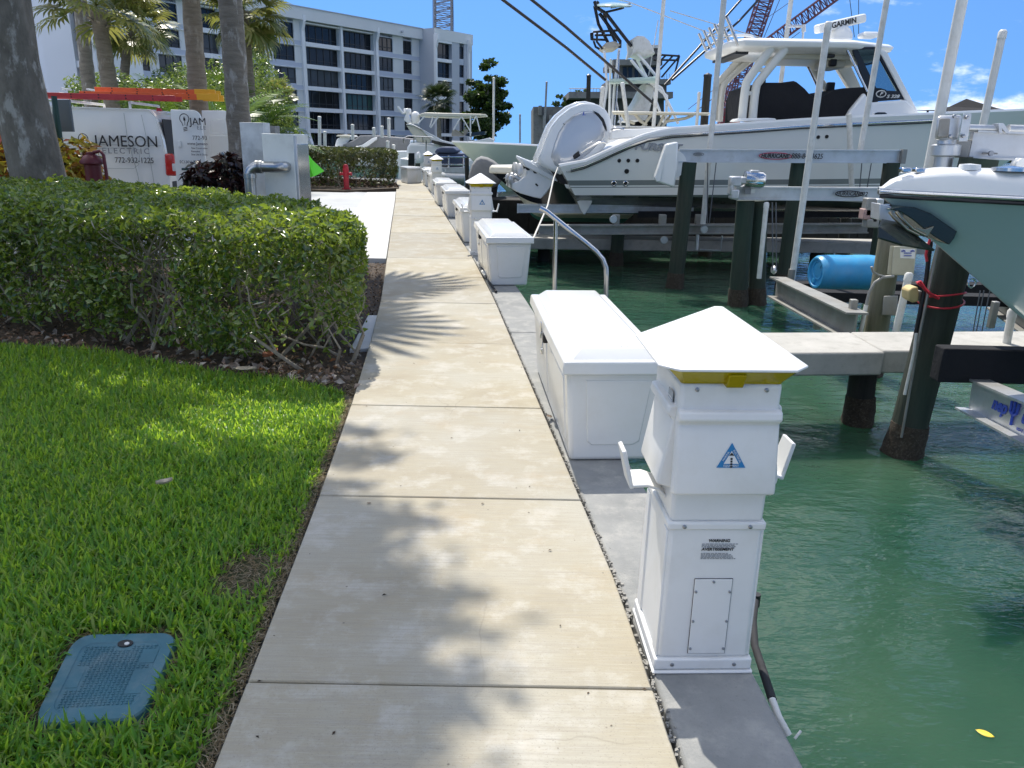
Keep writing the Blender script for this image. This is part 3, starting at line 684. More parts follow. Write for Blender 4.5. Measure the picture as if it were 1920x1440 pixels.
palm('slim palm trunk just left of the curved palm, rising out of view behind the van', [at(172, 200, 21) * 1 + V((0, 0, -2.6)), at(165, 150, 21), at(150, 0, 21), at(146, -60, 21) + V((0, 0, 3.4))], .16, 2.0, 22, bark='pbarkl')
palm('curved palm trunk behind the van with leaf boots under its head', [at(212, 215, 19) + V((0, 0, -2.6)), at(206, 165, 19), at(195, 90, 19), at(182, 18, 19)], .17, 1.75, 30, elmin=-.5)
palm('short palm with bright fan leaves against the white building', [at(232, 210, 31) + V((0, 0, -3.5)), at(233, 140, 31), at(238, 95, 31), at(247, 52, 31)], .16, 1.85, 34, elmin=-1.0)
palm('smooth tan palm trunk rising behind the orange ladder ends of the van', [at(375, 215, 15.5) + V((0, 0, -1.9)), at(372, 190, 15.5), at(365, 90, 15.5), at(360, -25, 15.5) + V((0, 0, 1.4))], .165, 2.4, 26, bark='pbark')
palm('lichen spotted palm trunk between the open van doors and white cabinet', [at(452, 310, 12.8) + V((0, 0, -1.5)), at(449, 250, 12.8), at(438, 80, 12.8), at(428, -60, 12.8) + V((0, 0, 3.8))], .175, 3.0, 14, bark='pbarkl', elmin=-.5)
palm('shaggy palm head showing behind the lichen spotted trunk', [at(470, 230, 26) + V((0, 0, -2.9)), at(466, 150, 26), at(456, 20, 26)], .17, 1.75, 36, elmin=-1.05)
palm('small fan palm standing alone before the apartment windows', [at(521, 262, 52) + V((0, 0, -1.5)), at(520, 235, 52), at(520, 186, 52)], .17, 1.5, 34, elmin=-.9)
palm('dark fan palm in the shade by the grey corner of the apartment block', [at(824, 262, 96) + V((0, 0, -2)), at(823, 230, 96), at(821, 190, 96)], .25, 2.6, 34, tm=FAND, elmin=-1.0)
# areca clumps and shrubs behind the van
def areca(label, p, s, n=13):
    t = thing('areca_palm', label, 'palm', p, 'feathery palms behind the van')
    for k in range(n):
        az = k * 2.4 + RND.uniform(-.3, .3); el = RND.uniform(.35, 1.35); place_frond(PIN[k % 3], t, V(p) + V((RND.gauss(0, .12), RND.gauss(0, .12), .2 + RND.random() * .5)), az, el, s * RND.uniform(.8, 1.1))
    mb = MB()
    for k in range(6):
        a = k * 1.05; mb.tube([V(p) + V((math.cos(a) * .1, math.sin(a) * .1, -.1)), V(p) + V((math.cos(a) * .22, math.sin(a) * .22, .9 * s))], [.03, .018], 6)
    mb.build('stems', M['twig'], t, smooth=60); return t
for i, (px, py, Y, s) in enumerate([(320, 225, 20, 1.25), (285, 215, 24, 1.3), (405, 215, 19, 1.2), (255, 195, 27, 1.5), (485, 225, 24, 1.1), (200, 200, 26, 1.3), (345, 190, 27, 1.7), (440, 180, 26, 1.6), (395, 175, 30, 1.8)]):
    b = at(px, py, Y); b.z = max(0., b.z - 1.4 * s)
    areca(['feathery bright green palm rising right behind the van roof', 'feathery palm behind the ladders at the van middle', 'feathery palm above the open rear doors of the van', 'tall feathery palm below the short fan palm', 'feathery palm just right of the lichen spotted trunk', 'feathery palm between the slim and the curved trunk', 'tall feathery palm left of the smooth tan trunk', 'tall feathery palm left of the lichen spotted trunk', 'feathery palm far back between two palm trunks'][i], b, s, 15)
def shrub(name, label, c, rad, n, ls, m, group=None, cat='shrub'):
    t = thing(name, label, cat, (c[0], c[1], 0), group); d = NR.normal(size=(n, 3)); d /= np.linalg.norm(d, axis=1)[:, None]
    rr = 1 - .35 * NR.random(n) ** 2; lob = 1 + .16 * np.sin(d[:, 0] * 5 + c[0]) * np.cos(d[:, 1] * 6 + c[1]) + .14 * np.sin(d[:, 2] * 7 + d[:, 0] * 4)
    P = np.array(c) + d * (rr * lob)[:, None] * np.array(rad); P = P[P[:, 2] > .02]
    stuff(leafcloud('foliage', P, ls, m, t, nrm=(P - np.array(c)) / np.array(rad) + [0, 0, .4], bias=.45, aspect=.4))
    mb = MB()
    for k in range(6):
        a = k * 1.1; mb.tube([(c[0] + .1 * math.cos(a), c[1] + .1 * math.sin(a), -.05), (c[0] + rad[0] * .5 * math.cos(a), c[1] + rad[1] * .5 * math.sin(a), c[2] + rad[2] * .3)], [.025, .008], 5)
    mb.build('stems', M['twig'], t, smooth=60); return t
for i, (px, py, Y, rx, rz) in enumerate([(200, 200, 23, 1.0, .9), (262, 215, 22, 1.2, .8), (318, 212, 25, 1.4, .9), (390, 218, 22, 1.2, .8), (420, 190, 28, 1.3, 1.3), (478, 200, 30, 1.3, 1.5), (468, 120, 34, .9, 1.1), (345, 175, 30, 1.1, 1.0), (490, 240, 27, 1.2, .8)]):
    c = at(px, py, Y)
    shrub('shrub', ['pale glossy shrub behind the slim palm trunk', 'glossy shrub behind the middle of the van roof', 'glossy shrub under the tall feathery palms', 'glossy shrub just above the open van doors', 'big bright shrub behind the lichen spotted trunk', 'big bright shrub right of the lichen spotted trunk', 'small bright tree top under the shaggy palm head', 'bright shrub in front of the lower apartment balcony', 'low bright shrub left above the white cabinet'][i], c, (rx, 1.2, rz), 3400, .13, M['shrub'], 'shrubs behind the van')
shrub('croton', 'yellow and red croton bush right of the big tree trunk', at(120, 338, 11.6), (.62, .5, .52), 1900, .15, M['croton'])
shrub('croton', 'red and yellow croton bush left of the big tree trunk', at(12, 300, 11.4), (.62, .5, .60), 1900, .17, M['croton'])
shrub('croton', 'dark purple croton bush in front of the van rear', at(420, 345, 11.0), (.42, .35, .34), 1100, .16, M['darkcroton'])
shrub('croton', 'small dark croton by the van tail lamp', at(372, 352, 11.2), (.2, .2, .26), 420, .15, M['darkcroton'])
# far tree right of the apartment block
def ftree(label, px, py, Y, rx, rz, n, ls, m=None):
    c = at(px, py, Y); t = thing('shade_tree', label, 'tree', (c.x, c.y, 0)); P = []
    for k in range(90):
        q = np.array([RND.gauss(0, rx * .42), RND.gauss(0, rx * .35), RND.gauss(0, rz * .40)]); r = rx * RND.uniform(.14, .26); d = NR.normal(size=(n // 70, 3)); d /= np.linalg.norm(d, axis=1)[:, None]
        P.append(np.array(c) + q + d * r * (1 - .6 * NR.random((n // 70, 1))) * np.array([1.25, 1, .7]))
    stuff(leafcloud('crown', np.concatenate(P), ls, m or M['tleaf'], t, bias=.3, nrm=np.array([0, -.3, 1.]), aspect=.6))
    mb = MB(); mb.tube([(c.x, c.y, -.3), (c.x + .2, c.y, c.z * .5), c], [.45, .35, .15], 8)
    for k in range(6): mb.tube([(c.x + .1, c.y, c.z * .6), c + V((RND.gauss(0, rx * .4), RND.gauss(0, rx * .3), RND.uniform(0, rz * .6)))], [.18, .05], 5)
    mb.build('trunk', M['bark'], t, smooth=60); return t
ftree('dense dark tree beyond the right end of the apartment block', 912, 190, 118, 3.7, 4.6, 9000, .55)
ftree('low dark tree under the dense one by the flybridge boat', 908, 240, 116, 2.8, 2.2, 4000, .5)
ftree('small bush of trees before the concrete tower deck', 1085, 195, 90, 2.2, 1.4, 2200, .4)

# ================================================================== DOCK FURNITURE
def sticker_tri(parent, y0, zc, s, tilt):
    """blue triangular maker's sign on the front door; lies on a plane leaning by tilt"""
    u = V((0, -math.sin(tilt), math.cos(tilt))); nrm = V((0, -math.cos(tilt), -math.sin(tilt))); c = V((0.012, y0, zc))
    def tri(r, off): return [c + V((math.sin(a) * r, 0, 0)) + u * (math.cos(a) * r) + nrm * off for a in (0, 2 * math.pi / 3, 4 * math.pi / 3)]
    mb = MB(); mb.prism(tri(s, .0006), nrm * .001); st = mb.build('triangle_sign', BLUE, parent)
    mb = MB(); mb.prism(tri(s * .52, .0018), nrm * .0006); mb.build('white_triangle', M['ped'], st)
    mb = MB(); q = c + nrm * .003
    for k in range(4): mb.box(q + u * (-.022 * s / .05 + k * .008 * s / .05), (.006 * s / .05, .001, .006 * s / .05))
    mb.prism([q + u * (.012 * s / .05) + V((-.008 * s / .05, 0, 0)), q + u * (.012 * s / .05) + V((.008 * s / .05, 0, 0)), q + u * (.021 * s / .05)], nrm * .001)
    mb.build('post_emblem', M['ink'], st)
    text('lettering', 'EQUIPMENT', s * .17, c + u * (-s * .385) + nrm * .0025, (1, 0, 0), u, M['ped'], st, .0003)
    a = math.radians(60); lx = V((math.cos(a), 0, 0)) + u * math.sin(a); rx = V((math.cos(a), 0, 0)) - u * math.sin(a)
    text('lettering', 'MARINA', s * .17, c + V((-s * .335, 0, 0)) + u * (s * .19) + nrm * .0025, lx, V((-math.sin(a), 0, 0)) + u * math.cos(a), M['ped'], st, .0003)
    text('lettering', 'ELECTRICAL', s * .16, c + V((s * .335, 0, 0)) + u * (s * .19) + nrm * .0025, rx, V((math.sin(a), 0, 0)) + u * math.cos(a), M['ped'], st, .0003)
BLUE = mat('sign_blue', (.02, .19, .42), .5)
LBL = mat('label_grey', (.42, .43, .43), .6)
def door_prof(d0, w, sgn='y'):
    return [(d0, .893), (d0 + .032, .890), (d0 + .037, .866), (d0 + .016, .850), (d0 + .020, .832), (d0 + .050, .655), (d0 + .048, .640), (d0 + .02, .632), (d0, .625)]
def pedestal():
    t = thing('power_pedestal', '', 'pedestal', (0, 0, 0), 'dock power pedestals along the seawall')
    mb = MB(); mb.box((0, 0, .006), (.325, .355, .012)); mb.box((0, 0, .034), (.315, .345, .04)); mb.build('base_flange', M['ped'], t, bevel=.008)
    mb = MB(); hx, hy = .147, .162; a, b = .143, .158
    mb.hexa([(-hx, -hy, .05), (hx, -hy, .05), (hx, hy, .05), (-hx, hy, .05), (-a, -b, .53), (a, -b, .53), (a, b, .53), (-a, b, .53)]); mb.build('lower_body', M['ped'], t, bevel=.014, seg=3)
    mb = MB(); mb.box((0, 0, .520), (.300, .330, .026)); mb.build('collar', M['ped'], t, bevel=.006)
    for s in (-1, 1):      # raised corner pilasters on the sides
        mb = MB()
        for yy in (-.128, .128): mb.hexa([(s * .1475 - .004, yy - .028, .055), (s * .1475 + .004, yy - .028, .055), (s * .1475 + .004, yy + .028, .055), (s * .1475 - .004, yy + .028, .055), (s * .1445 - .004, yy - .022, .5), (s * .1445 + .006, yy - .022, .5), (s * .1445 + .006, yy + .022, .5), (s * .1445 - .004, yy + .022, .5)])
        mb.build('side_pilaster', M['ped'], t, bevel=.003)
    mb = MB(); mb.hexa([(-.141, -.156, .53), (.141, -.156, .53), (.141, .156, .53), (-.141, .156, .53), (-.147, -.160, .970), (.147, -.160, .970), (.147, .160, .970), (-.147, .160, .970)]); mb.build('upper_body', M['ped'], t, bevel=.012, seg=3)
    def door(name, d0, half, rot):
        mb = MB(); rings = []
        for x, k in ((-half, .9), (-half + .012, 1.), (half - .012, 1.), (half, .9)):
            rings.append([Matrix.Rotation(rot, 3, 'Z') @ V((x, -(d0 + (d - d0) * k), z)) for d, z in door_prof(d0, half)])
        mb.loft(rings); o = mb.build(name, M['ped'], t, bevel=.005); return o
    door('outlet_door', .150, .150, 0)
    door('side_door', .136, .125, math.pi / 2); door('side_door', .136, .125, -math.pi / 2)
    for s in (-1, 1):       # cord hangers on both sides
        mb = MB(); w_ = .060; yo = -.02 if s < 0 else .05
        mb.loft([[(s * x, -w_ + yo, z), (s * x, w_ + yo, z), (s * x, w_ + yo, z + .010), (s * x, -w_ + yo, z + .010)] for x, z in ((.13, .560), (.165, .596), (.200, .608), (.246, .606))])
        mb.hexa([(s * .240, -.052 + yo, .600), (s * .253, -.052 + yo, .598), (s * .253, .052 + yo, .598), (s * .240, .052 + yo, .600), (s * .270, -.042 + yo, .722), (s * .283, -.042 + yo, .718), (s * .283, .042 + yo, .718), (s * .270, .042 + yo, .722)])
        mb.build('cord_hanger', M['ped'], t, bevel=.004)
    mb = MB(); c8 = lambda h, hy, c: [(-h + c, -hy), (h - c, -hy), (h, -hy + c), (h, hy - c), (h - c, hy), (-h + c, hy), (-h, hy - c), (-h, -hy + c)]
    mb.loft([[(x, y, z) for x, y in c8(h, h + .012, c)] for h, c, z in ((.146, .008, .969), (.150, .010, .976), (.188, .030, 1.015))]); ln = mb.build('amber_lens', M['amber'], t)
    mb = MB(); mb.hexa([(-.024, -.182, .964), (.024, -.182, .964), (.024, -.150, .964), (-.024, -.150, .964), (-.026, -.205, 1.007), (.026, -.205, 1.007), (.026, -.150, 1.007), (-.026, -.150, 1.007)]); mb.build('lens_nose', M['amber'], ln, bevel=.003)
    mb = MB(); h, c = .205, .05
    mb.loft([[(x, y + .022, z) for x, y in c8(h_, h_ + .012, c_)] for h_, c_, z in ((.195, .042, 1.0155), (.214, .05, 1.016), (.215, .05, 1.022), (.014, .004, 1.150))]); mb.build('cap', M['ped'], t, bevel=.003)
    def screw(x, y, z, r=.0065):
        mb = MB(); mb.lathe([(r, 0), (r, .003), (r * .5, .0045), (0, .0046)], (x, y, z), (0, -1, 0), 10); mb.build('screw', M['screw'], t, smooth=40)
    for x in (-.10, .10): screw(x, -.1605, .952); screw(x, -.1655, .520); screw(x, -.1715, .034)
    mb = MB(); mb.hexa([(-.0515, -.1655, .0705), (.0675, -.1655, .0705), (.0675, -.156, .0705), (-.0515, -.156, .0705), (-.0515, -.1625, .3395), (.0675, -.1625, .3395), (.0675, -.153, .3395), (-.0515, -.153, .3395)]); mb.build('panel_gap', M['black'], t)
    mb = MB(); mb.hexa([(-.0505, -.1670, .0715), (.0665, -.1670, .0715), (.0665, -.157, .0715), (-.0505, -.157, .0715), (-.0505, -.1640, .3385), (.0665, -.1640, .3385), (.0665, -.155, .3385), (-.0505, -.155, .3385)]); mb.build('access_panel', M['ped'], t, bevel=.0015)
    for x, z in ((.008, .330), (-.045, .295), (.061, .295), (-.045, .19), (.061, .19), (-.045, .09), (.061, .09)): screw(x, -.1665 + (z - .07) * .011, z, .0045)
    text('lettering', 'WARNING', .0135, (.012, -.1610, .470), (1, 0, 0), (0, 0, 1), M['ink'], t, .0003, .0004, .15)
    text('lettering', 'AVERTISSEMENT', .0135, (.010, -.1612, .441), (1, 0, 0), (0, 0, 1), M['ink'], t, .0003, .0004, .15)
    mb = MB()
    for i, (z, w_) in enumerate(((.459, .104), (.4545, .1), (.450, .104), (.427, .08), (.4225, .092), (.418, .1), (.4135, .1), (.409, .104))):
        x = .012 - .052
        while x < .012 - .052 + w_: l = RND.uniform(.004, .012); mb.box((x + l / 2, -.1600 - (.53 - z) * .01, z), (l, .001, .0017)); x += l + .0022
    stuff(mb.build('fine_print', M['grey_ink'], t))
    sticker_tri(t, -.1845, .748, .049, -.168)
    mb = MB(); mb.box((-.1525, -.075, .86), (.002, .05, .13)); lb = mb.build('rating_label', LBL, t)
    mb = MB()
    for k in range(12): mb.box((-.154, -.075, .81 + k * .0085), (.001, .042, .0035))
    stuff(mb.build('fine_print', M['ped'], lb))
    return t
ped0 = pedestal(); ped0.location = (.620, 2.245, -.018); ped0.rotation_euler = (0, 0, math.radians(2.2))
ped0['label'] = 'nearest white power pedestal with blue triangle sign, beside the nearest dock box'
index_kids()
for y, lab, off in ((11.52, 'second white power pedestal along the walkway, behind the second dock box', .165), (24.4, 'third white power pedestal along the walkway, yellow lensed, before the black pontoon canopy', .2), (31.2, 'farthest white power pedestal, in front of the pontoon boat rail', .25)):
    dup(ped0, (WR(y) + off, y, -.018), head(y) * .8, lab)

def dockbox():
    t = thing('dock_box', '', 'dock box', (0, 0, 0), 'white dock boxes along the seawall'); L = 1.66
    mb = MB(); mb.hexa([(-.215, 0, .0), (.215, 0, .0), (.215, L, .0), (-.215, L, .0), (-.25, -.03, .5), (.25, -.03, .5), (.25, L + .03, .5), (-.25, L + .03, .5)]); body = mb.build('body', M['box'], t, bevel=.025, seg=3)
    fy = lambda z: -.03 * z / .5; fx = lambda z: .215 + .035 * z / .5
    mb = MB(); q = [(-.15, .455), (.19, .455), (.15, .115), (.12, .095), (-.10, .095), (-.125, .115)]
    mb.loft([[(x * s_, fy(z) - o_, .27 + (z - .27) * s_) for x, z in q] for s_, o_ in ((1.02, -.002), (.985, .006), (.97, .006))]); mb.build('end_panel', M['box'], t, bevel=.003)
    for y0, y1 in ((.12, .72), (.94, L - .12)):
        mb = MB(); mb.hexa([(-fx(.08) - .005, y0, .08), (-fx(.08) + .01, y0, .08), (-fx(.08) + .01, y1, .08), (-fx(.08) - .005, y1, .08), (-fx(.44) - .005, y0 - .02, .44), (-fx(.44) + .01, y0 - .02, .44), (-fx(.44) + .01, y1 + .02, .44), (-fx(.44) - .005, y1 + .02, .44)]); mb.build('side_panel', M['box'], t, bevel=.006)
    mb = MB(); mb.hexa([(-.278, -.062, .492), (.278, -.062, .492), (.278, L + .062, .492), (-.278, L + .062, .492), (-.272, -.056, .562), (.272, -.056, .562), (.272, L + .056, .562), (-.272, L + .056, .562)]); lid = mb.build('lid', M['box'], t, bevel=.010, seg=3)
    mb = MB(); mb.hexa([(-.235, -.02, .558), (.235, -.02, .558), (.235, L + .02, .558), (-.235, L + .02, .558), (-.175, .045, .612), (.175, .045, .612), (.175, L - .045, .612), (-.175, L - .045, .612)]); mb.build('lid_crown', M['box'], lid, bevel=.010, seg=3)
    mb = MB(); mb.box((-.268, .80, .470), (.03, .06, .055)); mb.build('latch', M['black'], t, bevel=.006)
    mb = MB(); mb.box((-.284, .90, .515), (.006, .045, .06)); mb.tube([(-.278, .90, .49), (-.283, .90, .44)], .006, 6); mb.build('hasp', M['chrome'], t, bevel=.002)
    mb = MB(); mb.box((-.276, .86, .372), (.018, .036, .036)); pl = mb.build('padlock', M['chrome'], t, bevel=.004)
    mb = MB(); mb.tube([(-.276, .85, .39), (-.276, .85, .42), (-.276, .86, .435), (-.276, .87, .42), (-.276, .87, .39)], .0035, 6); mb.build('shackle', M['chrome'], pl, smooth=60)
    for y in (.25, L - .25):
        mb = MB(); mb.box((.279, y, .49), (.010, .09, .04)); mb.build('hinge', M['chrome'], t, bevel=.002)
    for x in (-.03, .0):
        mb = MB(); mb.lathe([(.004, 0), (.003, .002)], (x + .07, .052, .6115), (0, 0, 1), 8); mb.build('rivet', M['screw'], lid)
    return t
db0 = dockbox(); db0.location = (.525, 3.78, -.016); db0.rotation_euler = (0, 0, math.radians(4.4))
db0['label'] = 'nearest white dock box with padlock, right behind the nearest power pedestal'
index_kids()
for y, off, lab in ((8.87, .255, 'second white dock box, standing in front of the steel handrail'), (12.75, .24, 'white dock box half hidden behind the second power pedestal'), (16.9, .25, 'white dock box between the second and third power pedestals, fully in view'),
                    (19.9, .20, 'narrow looking white dock box just in front of the third power pedestal'), (24.9, .25, 'white dock box left behind the third power pedestal'), (28.0, .2, 'farthest white dock box in the seawall row')):
    dup(db0, (WR(y) + off, y, -.016), head(y + .8), lab)
# pale locker where the walkway ends
def locker():
    c = G(768, 343); t = thing('dock_box', 'wide cream dock locker standing across the far end of the walkway', 'dock box', (c.x, c.y, 0)); mb = MB()
    p = [G(752, 341), G(764, 344), G(781, 343.5)]; a = V((p[0].x, p[0].y, 0)); b = V((p[1].x, p[1].y, 0)); e = V((p[2].x, p[2].y, 0)); bk = V((.1, .75, 0))
    poly = [a, b, e, e + bk, a + bk]; mb.prism([q + V((0, 0, .0)) for q in poly], (0, 0, .48)); mb.build('body', M['box'], t, bevel=.02)
    cc = sum(poly, V()) / 5; mb = MB(); mb.prism([cc + (q - cc) * 1.06 + V((0, 0, .49)) for q in poly], (0, 0, .08)); mb.build('lid', M['box'], t, bevel=.015)
locker()
# small conduit and shackle by the second box, cleat by first
t = thing('hose_bib', 'short white hose end lying by the second dock box', 'hose', (WR(9.3), 9.3, 0)); mb = MB()
mb.tube([(WR(9.9) + .03, 9.9, .02), (WR(9.4) + .01, 9.45, .022), (WR(9.1) + .05, 9.15, .018), (WR(8.9) + .03, 8.9, .015), (WR(8.4) + .06, 8.4, .0)], .014, 7); mb.build('hose', M['rubber'], t, smooth=60)
mb = MB(); mb.tube([(WR(9.62) + .015, 9.62, .023), (WR(9.3) + .025, 9.3, .022)], .02, 8); mb.build('fitting', M['pvc'], t, smooth=60)
def leafscrap(name, label, c, s, m, cat='leaf', az=0., curl=.3):
    mb = MB(); n = 7; rows = []
    for i in range(n):
        u = i / (n - 1) - .5; wv = s * .26 * math.cos(u * math.pi) ** .8 + .0005
        for j in (-1, 0, 1):
            p = V((u * s, j * wv, abs(j) * s * curl * .25 + s * curl * .5 * u * u)); p = Matrix.Rotation(az, 3, 'Z') @ p; rows.append(V(c) + p)
    fs = []
    for i in range(n - 1):
        for j in range(2): fs.append((i * 3 + j, i * 3 + j + 1, (i + 1) * 3 + j + 1, (i + 1) * 3 + j))
    mb.add(rows, fs); o = mb.build(name, m, smooth=60); sm = o.modifiers.new('thick', 'SOLIDIFY'); sm.thickness = s * .015; return tag(o, label, cat)
M['yleaf'] = mat('yellow_leaf', (.75, .55, .06), .5, var=.2, vs=30); M['bleaf'] = mat('brown_leaf', (.13, .09, .06), .8, var=.4, vs=40); M['tleaf2'] = mat('terracotta_leaf', (.36, .13, .06), .7, var=.2, vs=30); M['gleaf'] = mat('pale_dry_leaf', (.45, .38, .28), .8, var=.3, vs=40)
leafscrap('floating_leaf', 'yellow leaf floating on the green water', G(1846, 1378, WATER_Z) + V((0, 0, .006)), .07, M['yleaf'], az=2.5, curl=.1)
leafscrap('dead_leaf', 'small brown leaf lying on the walkway beside the nearest dock box', G(1030, 783) + V((0, 0, .006)), .055, M['bleaf'], az=2.0)
leafscrap('dead_leaf', 'curled pale dry leaf lying in the middle of the lawn', G(310, 918) + V((0, 0, .03)), .075, M['gleaf'], az=.6, curl=.9)
leafscrap('dead_leaf', 'reddish brown fallen leaf under the right end of the hedge', G(508, 680) + V((0, 0, .05)), .17, M['tleaf2'], az=1.2, curl=.7)
leafscrap('dead_leaf', 'large pale fallen leaf in the mulch below the hedge', G(460, 702) + V((0, 0, .03)), .16, M['gleaf'], az=.1, curl=.4)
leafscrap('dead_leaf', 'tiny dark leaf scrap on the walkway near the lawn edge', G(692, 945) + V((0, 0, .004)), .02, M['bleaf'], az=.1)

# conduit hose on the sea wall below the nearest pedestal
t = thing('conduit', 'black corrugated conduit hanging over the seawall edge right of the nearest pedestal', 'hose', (.84, 2.2, 0)); mb = MB()
pts = [G(1417, 1125, -.30), G(1412, 1165, -.22), G(1415, 1210, -.13), G(1432, 1262, -.06), G(1448, 1312, -.05)]
mb.tube(pts, .014, 10); mb.build('hose', M['rubber'], t, smooth=60)
mb = MB(); mb.tube([pts[-1], G(1460, 1345, -.06), G(1478, 1378, -.10)], .012, 8); mb.build('sleeve', M['pvc'], t, smooth=60)
mb = MB(); mb.tube([pts[0] + V((0, 0, -.03)), pts[0] + V((0, 0, .03))], .019, 10); mb.build('coupling', M['black'], t, smooth=60)
mb = MB(); mb.tube([G(1490, 1385, -.06), G(1502, 1370, -.04)], .004, 6); tag(mb.build('cable_tie', M['pvc']), 'pale tie end sticking out from the seawall edge', 'tie')

# utility box lid in the lawn
q = [V((x, y, 0)) for x, y in METER]; t = thing('utility_box', 'weathered blue green utility box lid set in the lawn', 'utility lid', q[0])
def bil(u, v, z): p = q[3].lerp(q[2], u).lerp(q[0].lerp(q[1], u), v); return V((p.x, p.y, z - .012))
def rrect(m_, r, n=6):
    pts = []
    for cx, cy, a0 in ((1 - m_ - r, 1 - m_ - r, 0), (m_ + r, 1 - m_ - r, 90), (m_ + r, m_ + r, 180), (1 - m_ - r, m_ + r, 270)):
        for k in range(n + 1): a = math.radians(a0 + 90 * k / n); pts.append((cx + r * math.cos(a), cy + r * math.sin(a)))
    return pts
M['lid'] = mat('faded_lid_plastic', (.040, .128, .165), .6, var=.2, vs=5, bump=.1, bs=200, dirt=(.15, .21, .22), ds=7, damt=.6)
mb = MB(); mb.loft([[bil(u, v, z) for u, v in rrect(m_, r)] for m_, r, z in ((-.015, .17, -.06), (-.0, .17, -.006), (.012, .165, .0), (.115, .11, .0), (.125, .105, -.0035))]); mb.build('lid', M['lid'], t, smooth=30)
mb = MB(); nu, nv = 17, 26
for i in range(nu):
    for j in range(nv):
        u, v = .155 + .69 * (i + .5) / nu, .155 + .69 * (j + .5) / nv
        if v > .80 and .42 < u < .62: continue
        if u > .72 and (.25 < v < .55 or .6 < v < .8): continue
        if u < .27 and .35 < v < .6: continue
        a, b = (.017, .006) if (i + j) % 2 else (.007, .0115)
        mb.hexa([bil(u - a, v - b, -.0034), bil(u + a, v - b, -.0034), bil(u + a, v + b, -.0034), bil(u - a, v + b, -.0034), bil(u - a * .7, v - b * .7, -.0005), bil(u + a * .7, v - b * .7, -.0005), bil(u + a * .7, v + b * .7, -.0005), bil(u - a * .7, v + b * .7, -.0005)])
stuff(mb.build('tread', M['lid'], t))
for u0, v0, du, dv in ((.80, .40, .08, .13), (.80, .70, .07, .08), (.20, .475, .055, .11)):
    mb = MB(); mb.hexa([bil(u0 - du, v0 - dv, -.0036), bil(u0 + du, v0 - dv, -.0036), bil(u0 + du, v0 + dv, -.0036), bil(u0 - du, v0 + dv, -.0036), bil(u0 - du, v0 - dv, -.002), bil(u0 + du, v0 - dv, -.002), bil(u0 + du, v0 + dv, -.002), bil(u0 - du, v0 + dv, -.002)]); mb.build('blank_plate', M['lid'], t, bevel=.001)
mb = MB(); mb.loft([[bil(.52 + .075 * math.cos(a), .865 + .045 * math.sin(a), z) for a in [k * .5236 for k in range(12)]] for z in (-.003, .0006)]); mb.build('key_hole', M['black'], t)
mb = MB(); mb.loft([[bil(.54 + .025 * math.cos(a), .855 + .018 * math.sin(a), z) for a in [k * .7854 for k in range(8)]] for z in (.0006, .003)]); mb.build('pebble', M['pvc'], t)

# white electrical cabinets behind the hedge
M['cab'] = mat('cabinet_paint', (.74, .77, .72), .45, var=.04, vs=3, dirt=(.46, .47, .43), ds=4, damt=.5)
M['cabs'] = mat('cabinet_steel', (.62, .63, .65), .16, .85, var=.05, vs=5)
fl = at(490, 250, 9.35); fr = at(549, 251, 9.35); t = thing('electrical_cabinet', 'pale electrical cabinet with shiny steel side behind the hedge, green flag beside it', 'cabinet', (fl.x, 9.35, 0))
zt = fl.z; mb = MB(); mb.hexa([(fl.x, 9.35, 0), (fr.x, 9.35, 0), (fr.x, 10.02, 0), (fl.x, 10.02, 0), (fl.x, 9.35, zt), (fr.x, 9.35, zt), (fr.x, 10.02, zt), (fl.x, 10.02, zt)]); mb.build('body', M['cab'], t, bevel=.008)
mb = MB(); mb.box((fr.x + .003, 9.73, zt * .5), (.008, .52, zt * .86)); mb.build('side_panel', M['cabs'], t, bevel=.003)
mb = MB(); mb.box((fr.x + .012, 9.385, zt * .5), (.03, .05, zt * .98)); mb.build('edge_strip', M['alu'], t, bevel=.004)
t = thing('electrical_cabinet', 'taller grey galvanised cabinet left behind the pale one', 'cabinet', (fl.x - .2, 9.9, 0)); a = at(448, 229, 9.7); b = at(492, 230, 9.7)
mb = MB(); mb.box(((a.x + b.x) / 2, 9.85, a.z / 2), (b.x - a.x, .28, a.z)); mb.build('body', mat('galvanised', (.56, .58, .58), .5, .1, var=.2, vs=4, dirt=(.25, .26, .25), ds=3, damt=.6), t, bevel=.006)
a = at(496, 236, 10.3); b = at(520, 237, 10.3); mb = MB(); mb.box(((a.x + b.x) / 2, 10.3, a.z / 2), (b.x - a.x, .2, a.z)); tag(mb.build('meter_board', M['alud'], bevel=.006), 'grey meter board standing behind the pale electrical cabinet', 'board')
M['duct'] = mat('galvanised_pipe', (.40, .43, .45), .30, .85, var=.12, vs=14, dirt=(.30, .24, .16), ds=8, damt=.5)
t = thing('conduit_pipe', 'galvanised pipe elbow bending from the ground into the pale cabinet', 'pipe', (at(470, 340, 9.15).x, 9.15, 0))
p = lambda x, y: at(x, y, 9.2)
vx = p(470, 345); mb = MB(); pts = [V((vx.x, 9.2, 0)), V((vx.x, 9.2, p(470, 330).z))]
for k in range(1, 7):
    a = k / 6 * math.pi / 2; r = .105; pts.append(V((vx.x + r - r * math.cos(a), 9.2, pts[1].z + r * math.sin(a))))
pts += [V((p(490, 318).x, 9.2, pts[-1].z)), V((p(514, 318).x, 9.2, pts[-1].z))]; zl = pts[-1]
pts += [zl + V((.05, .015, 0)), zl + V((.085, .05, 0)), zl + V((.095, .12, 0)), zl + V((.095, .2, 0))]
mb.tube(pts, .062, 16); mb.build('pipe', M['duct'], t, smooth=60)
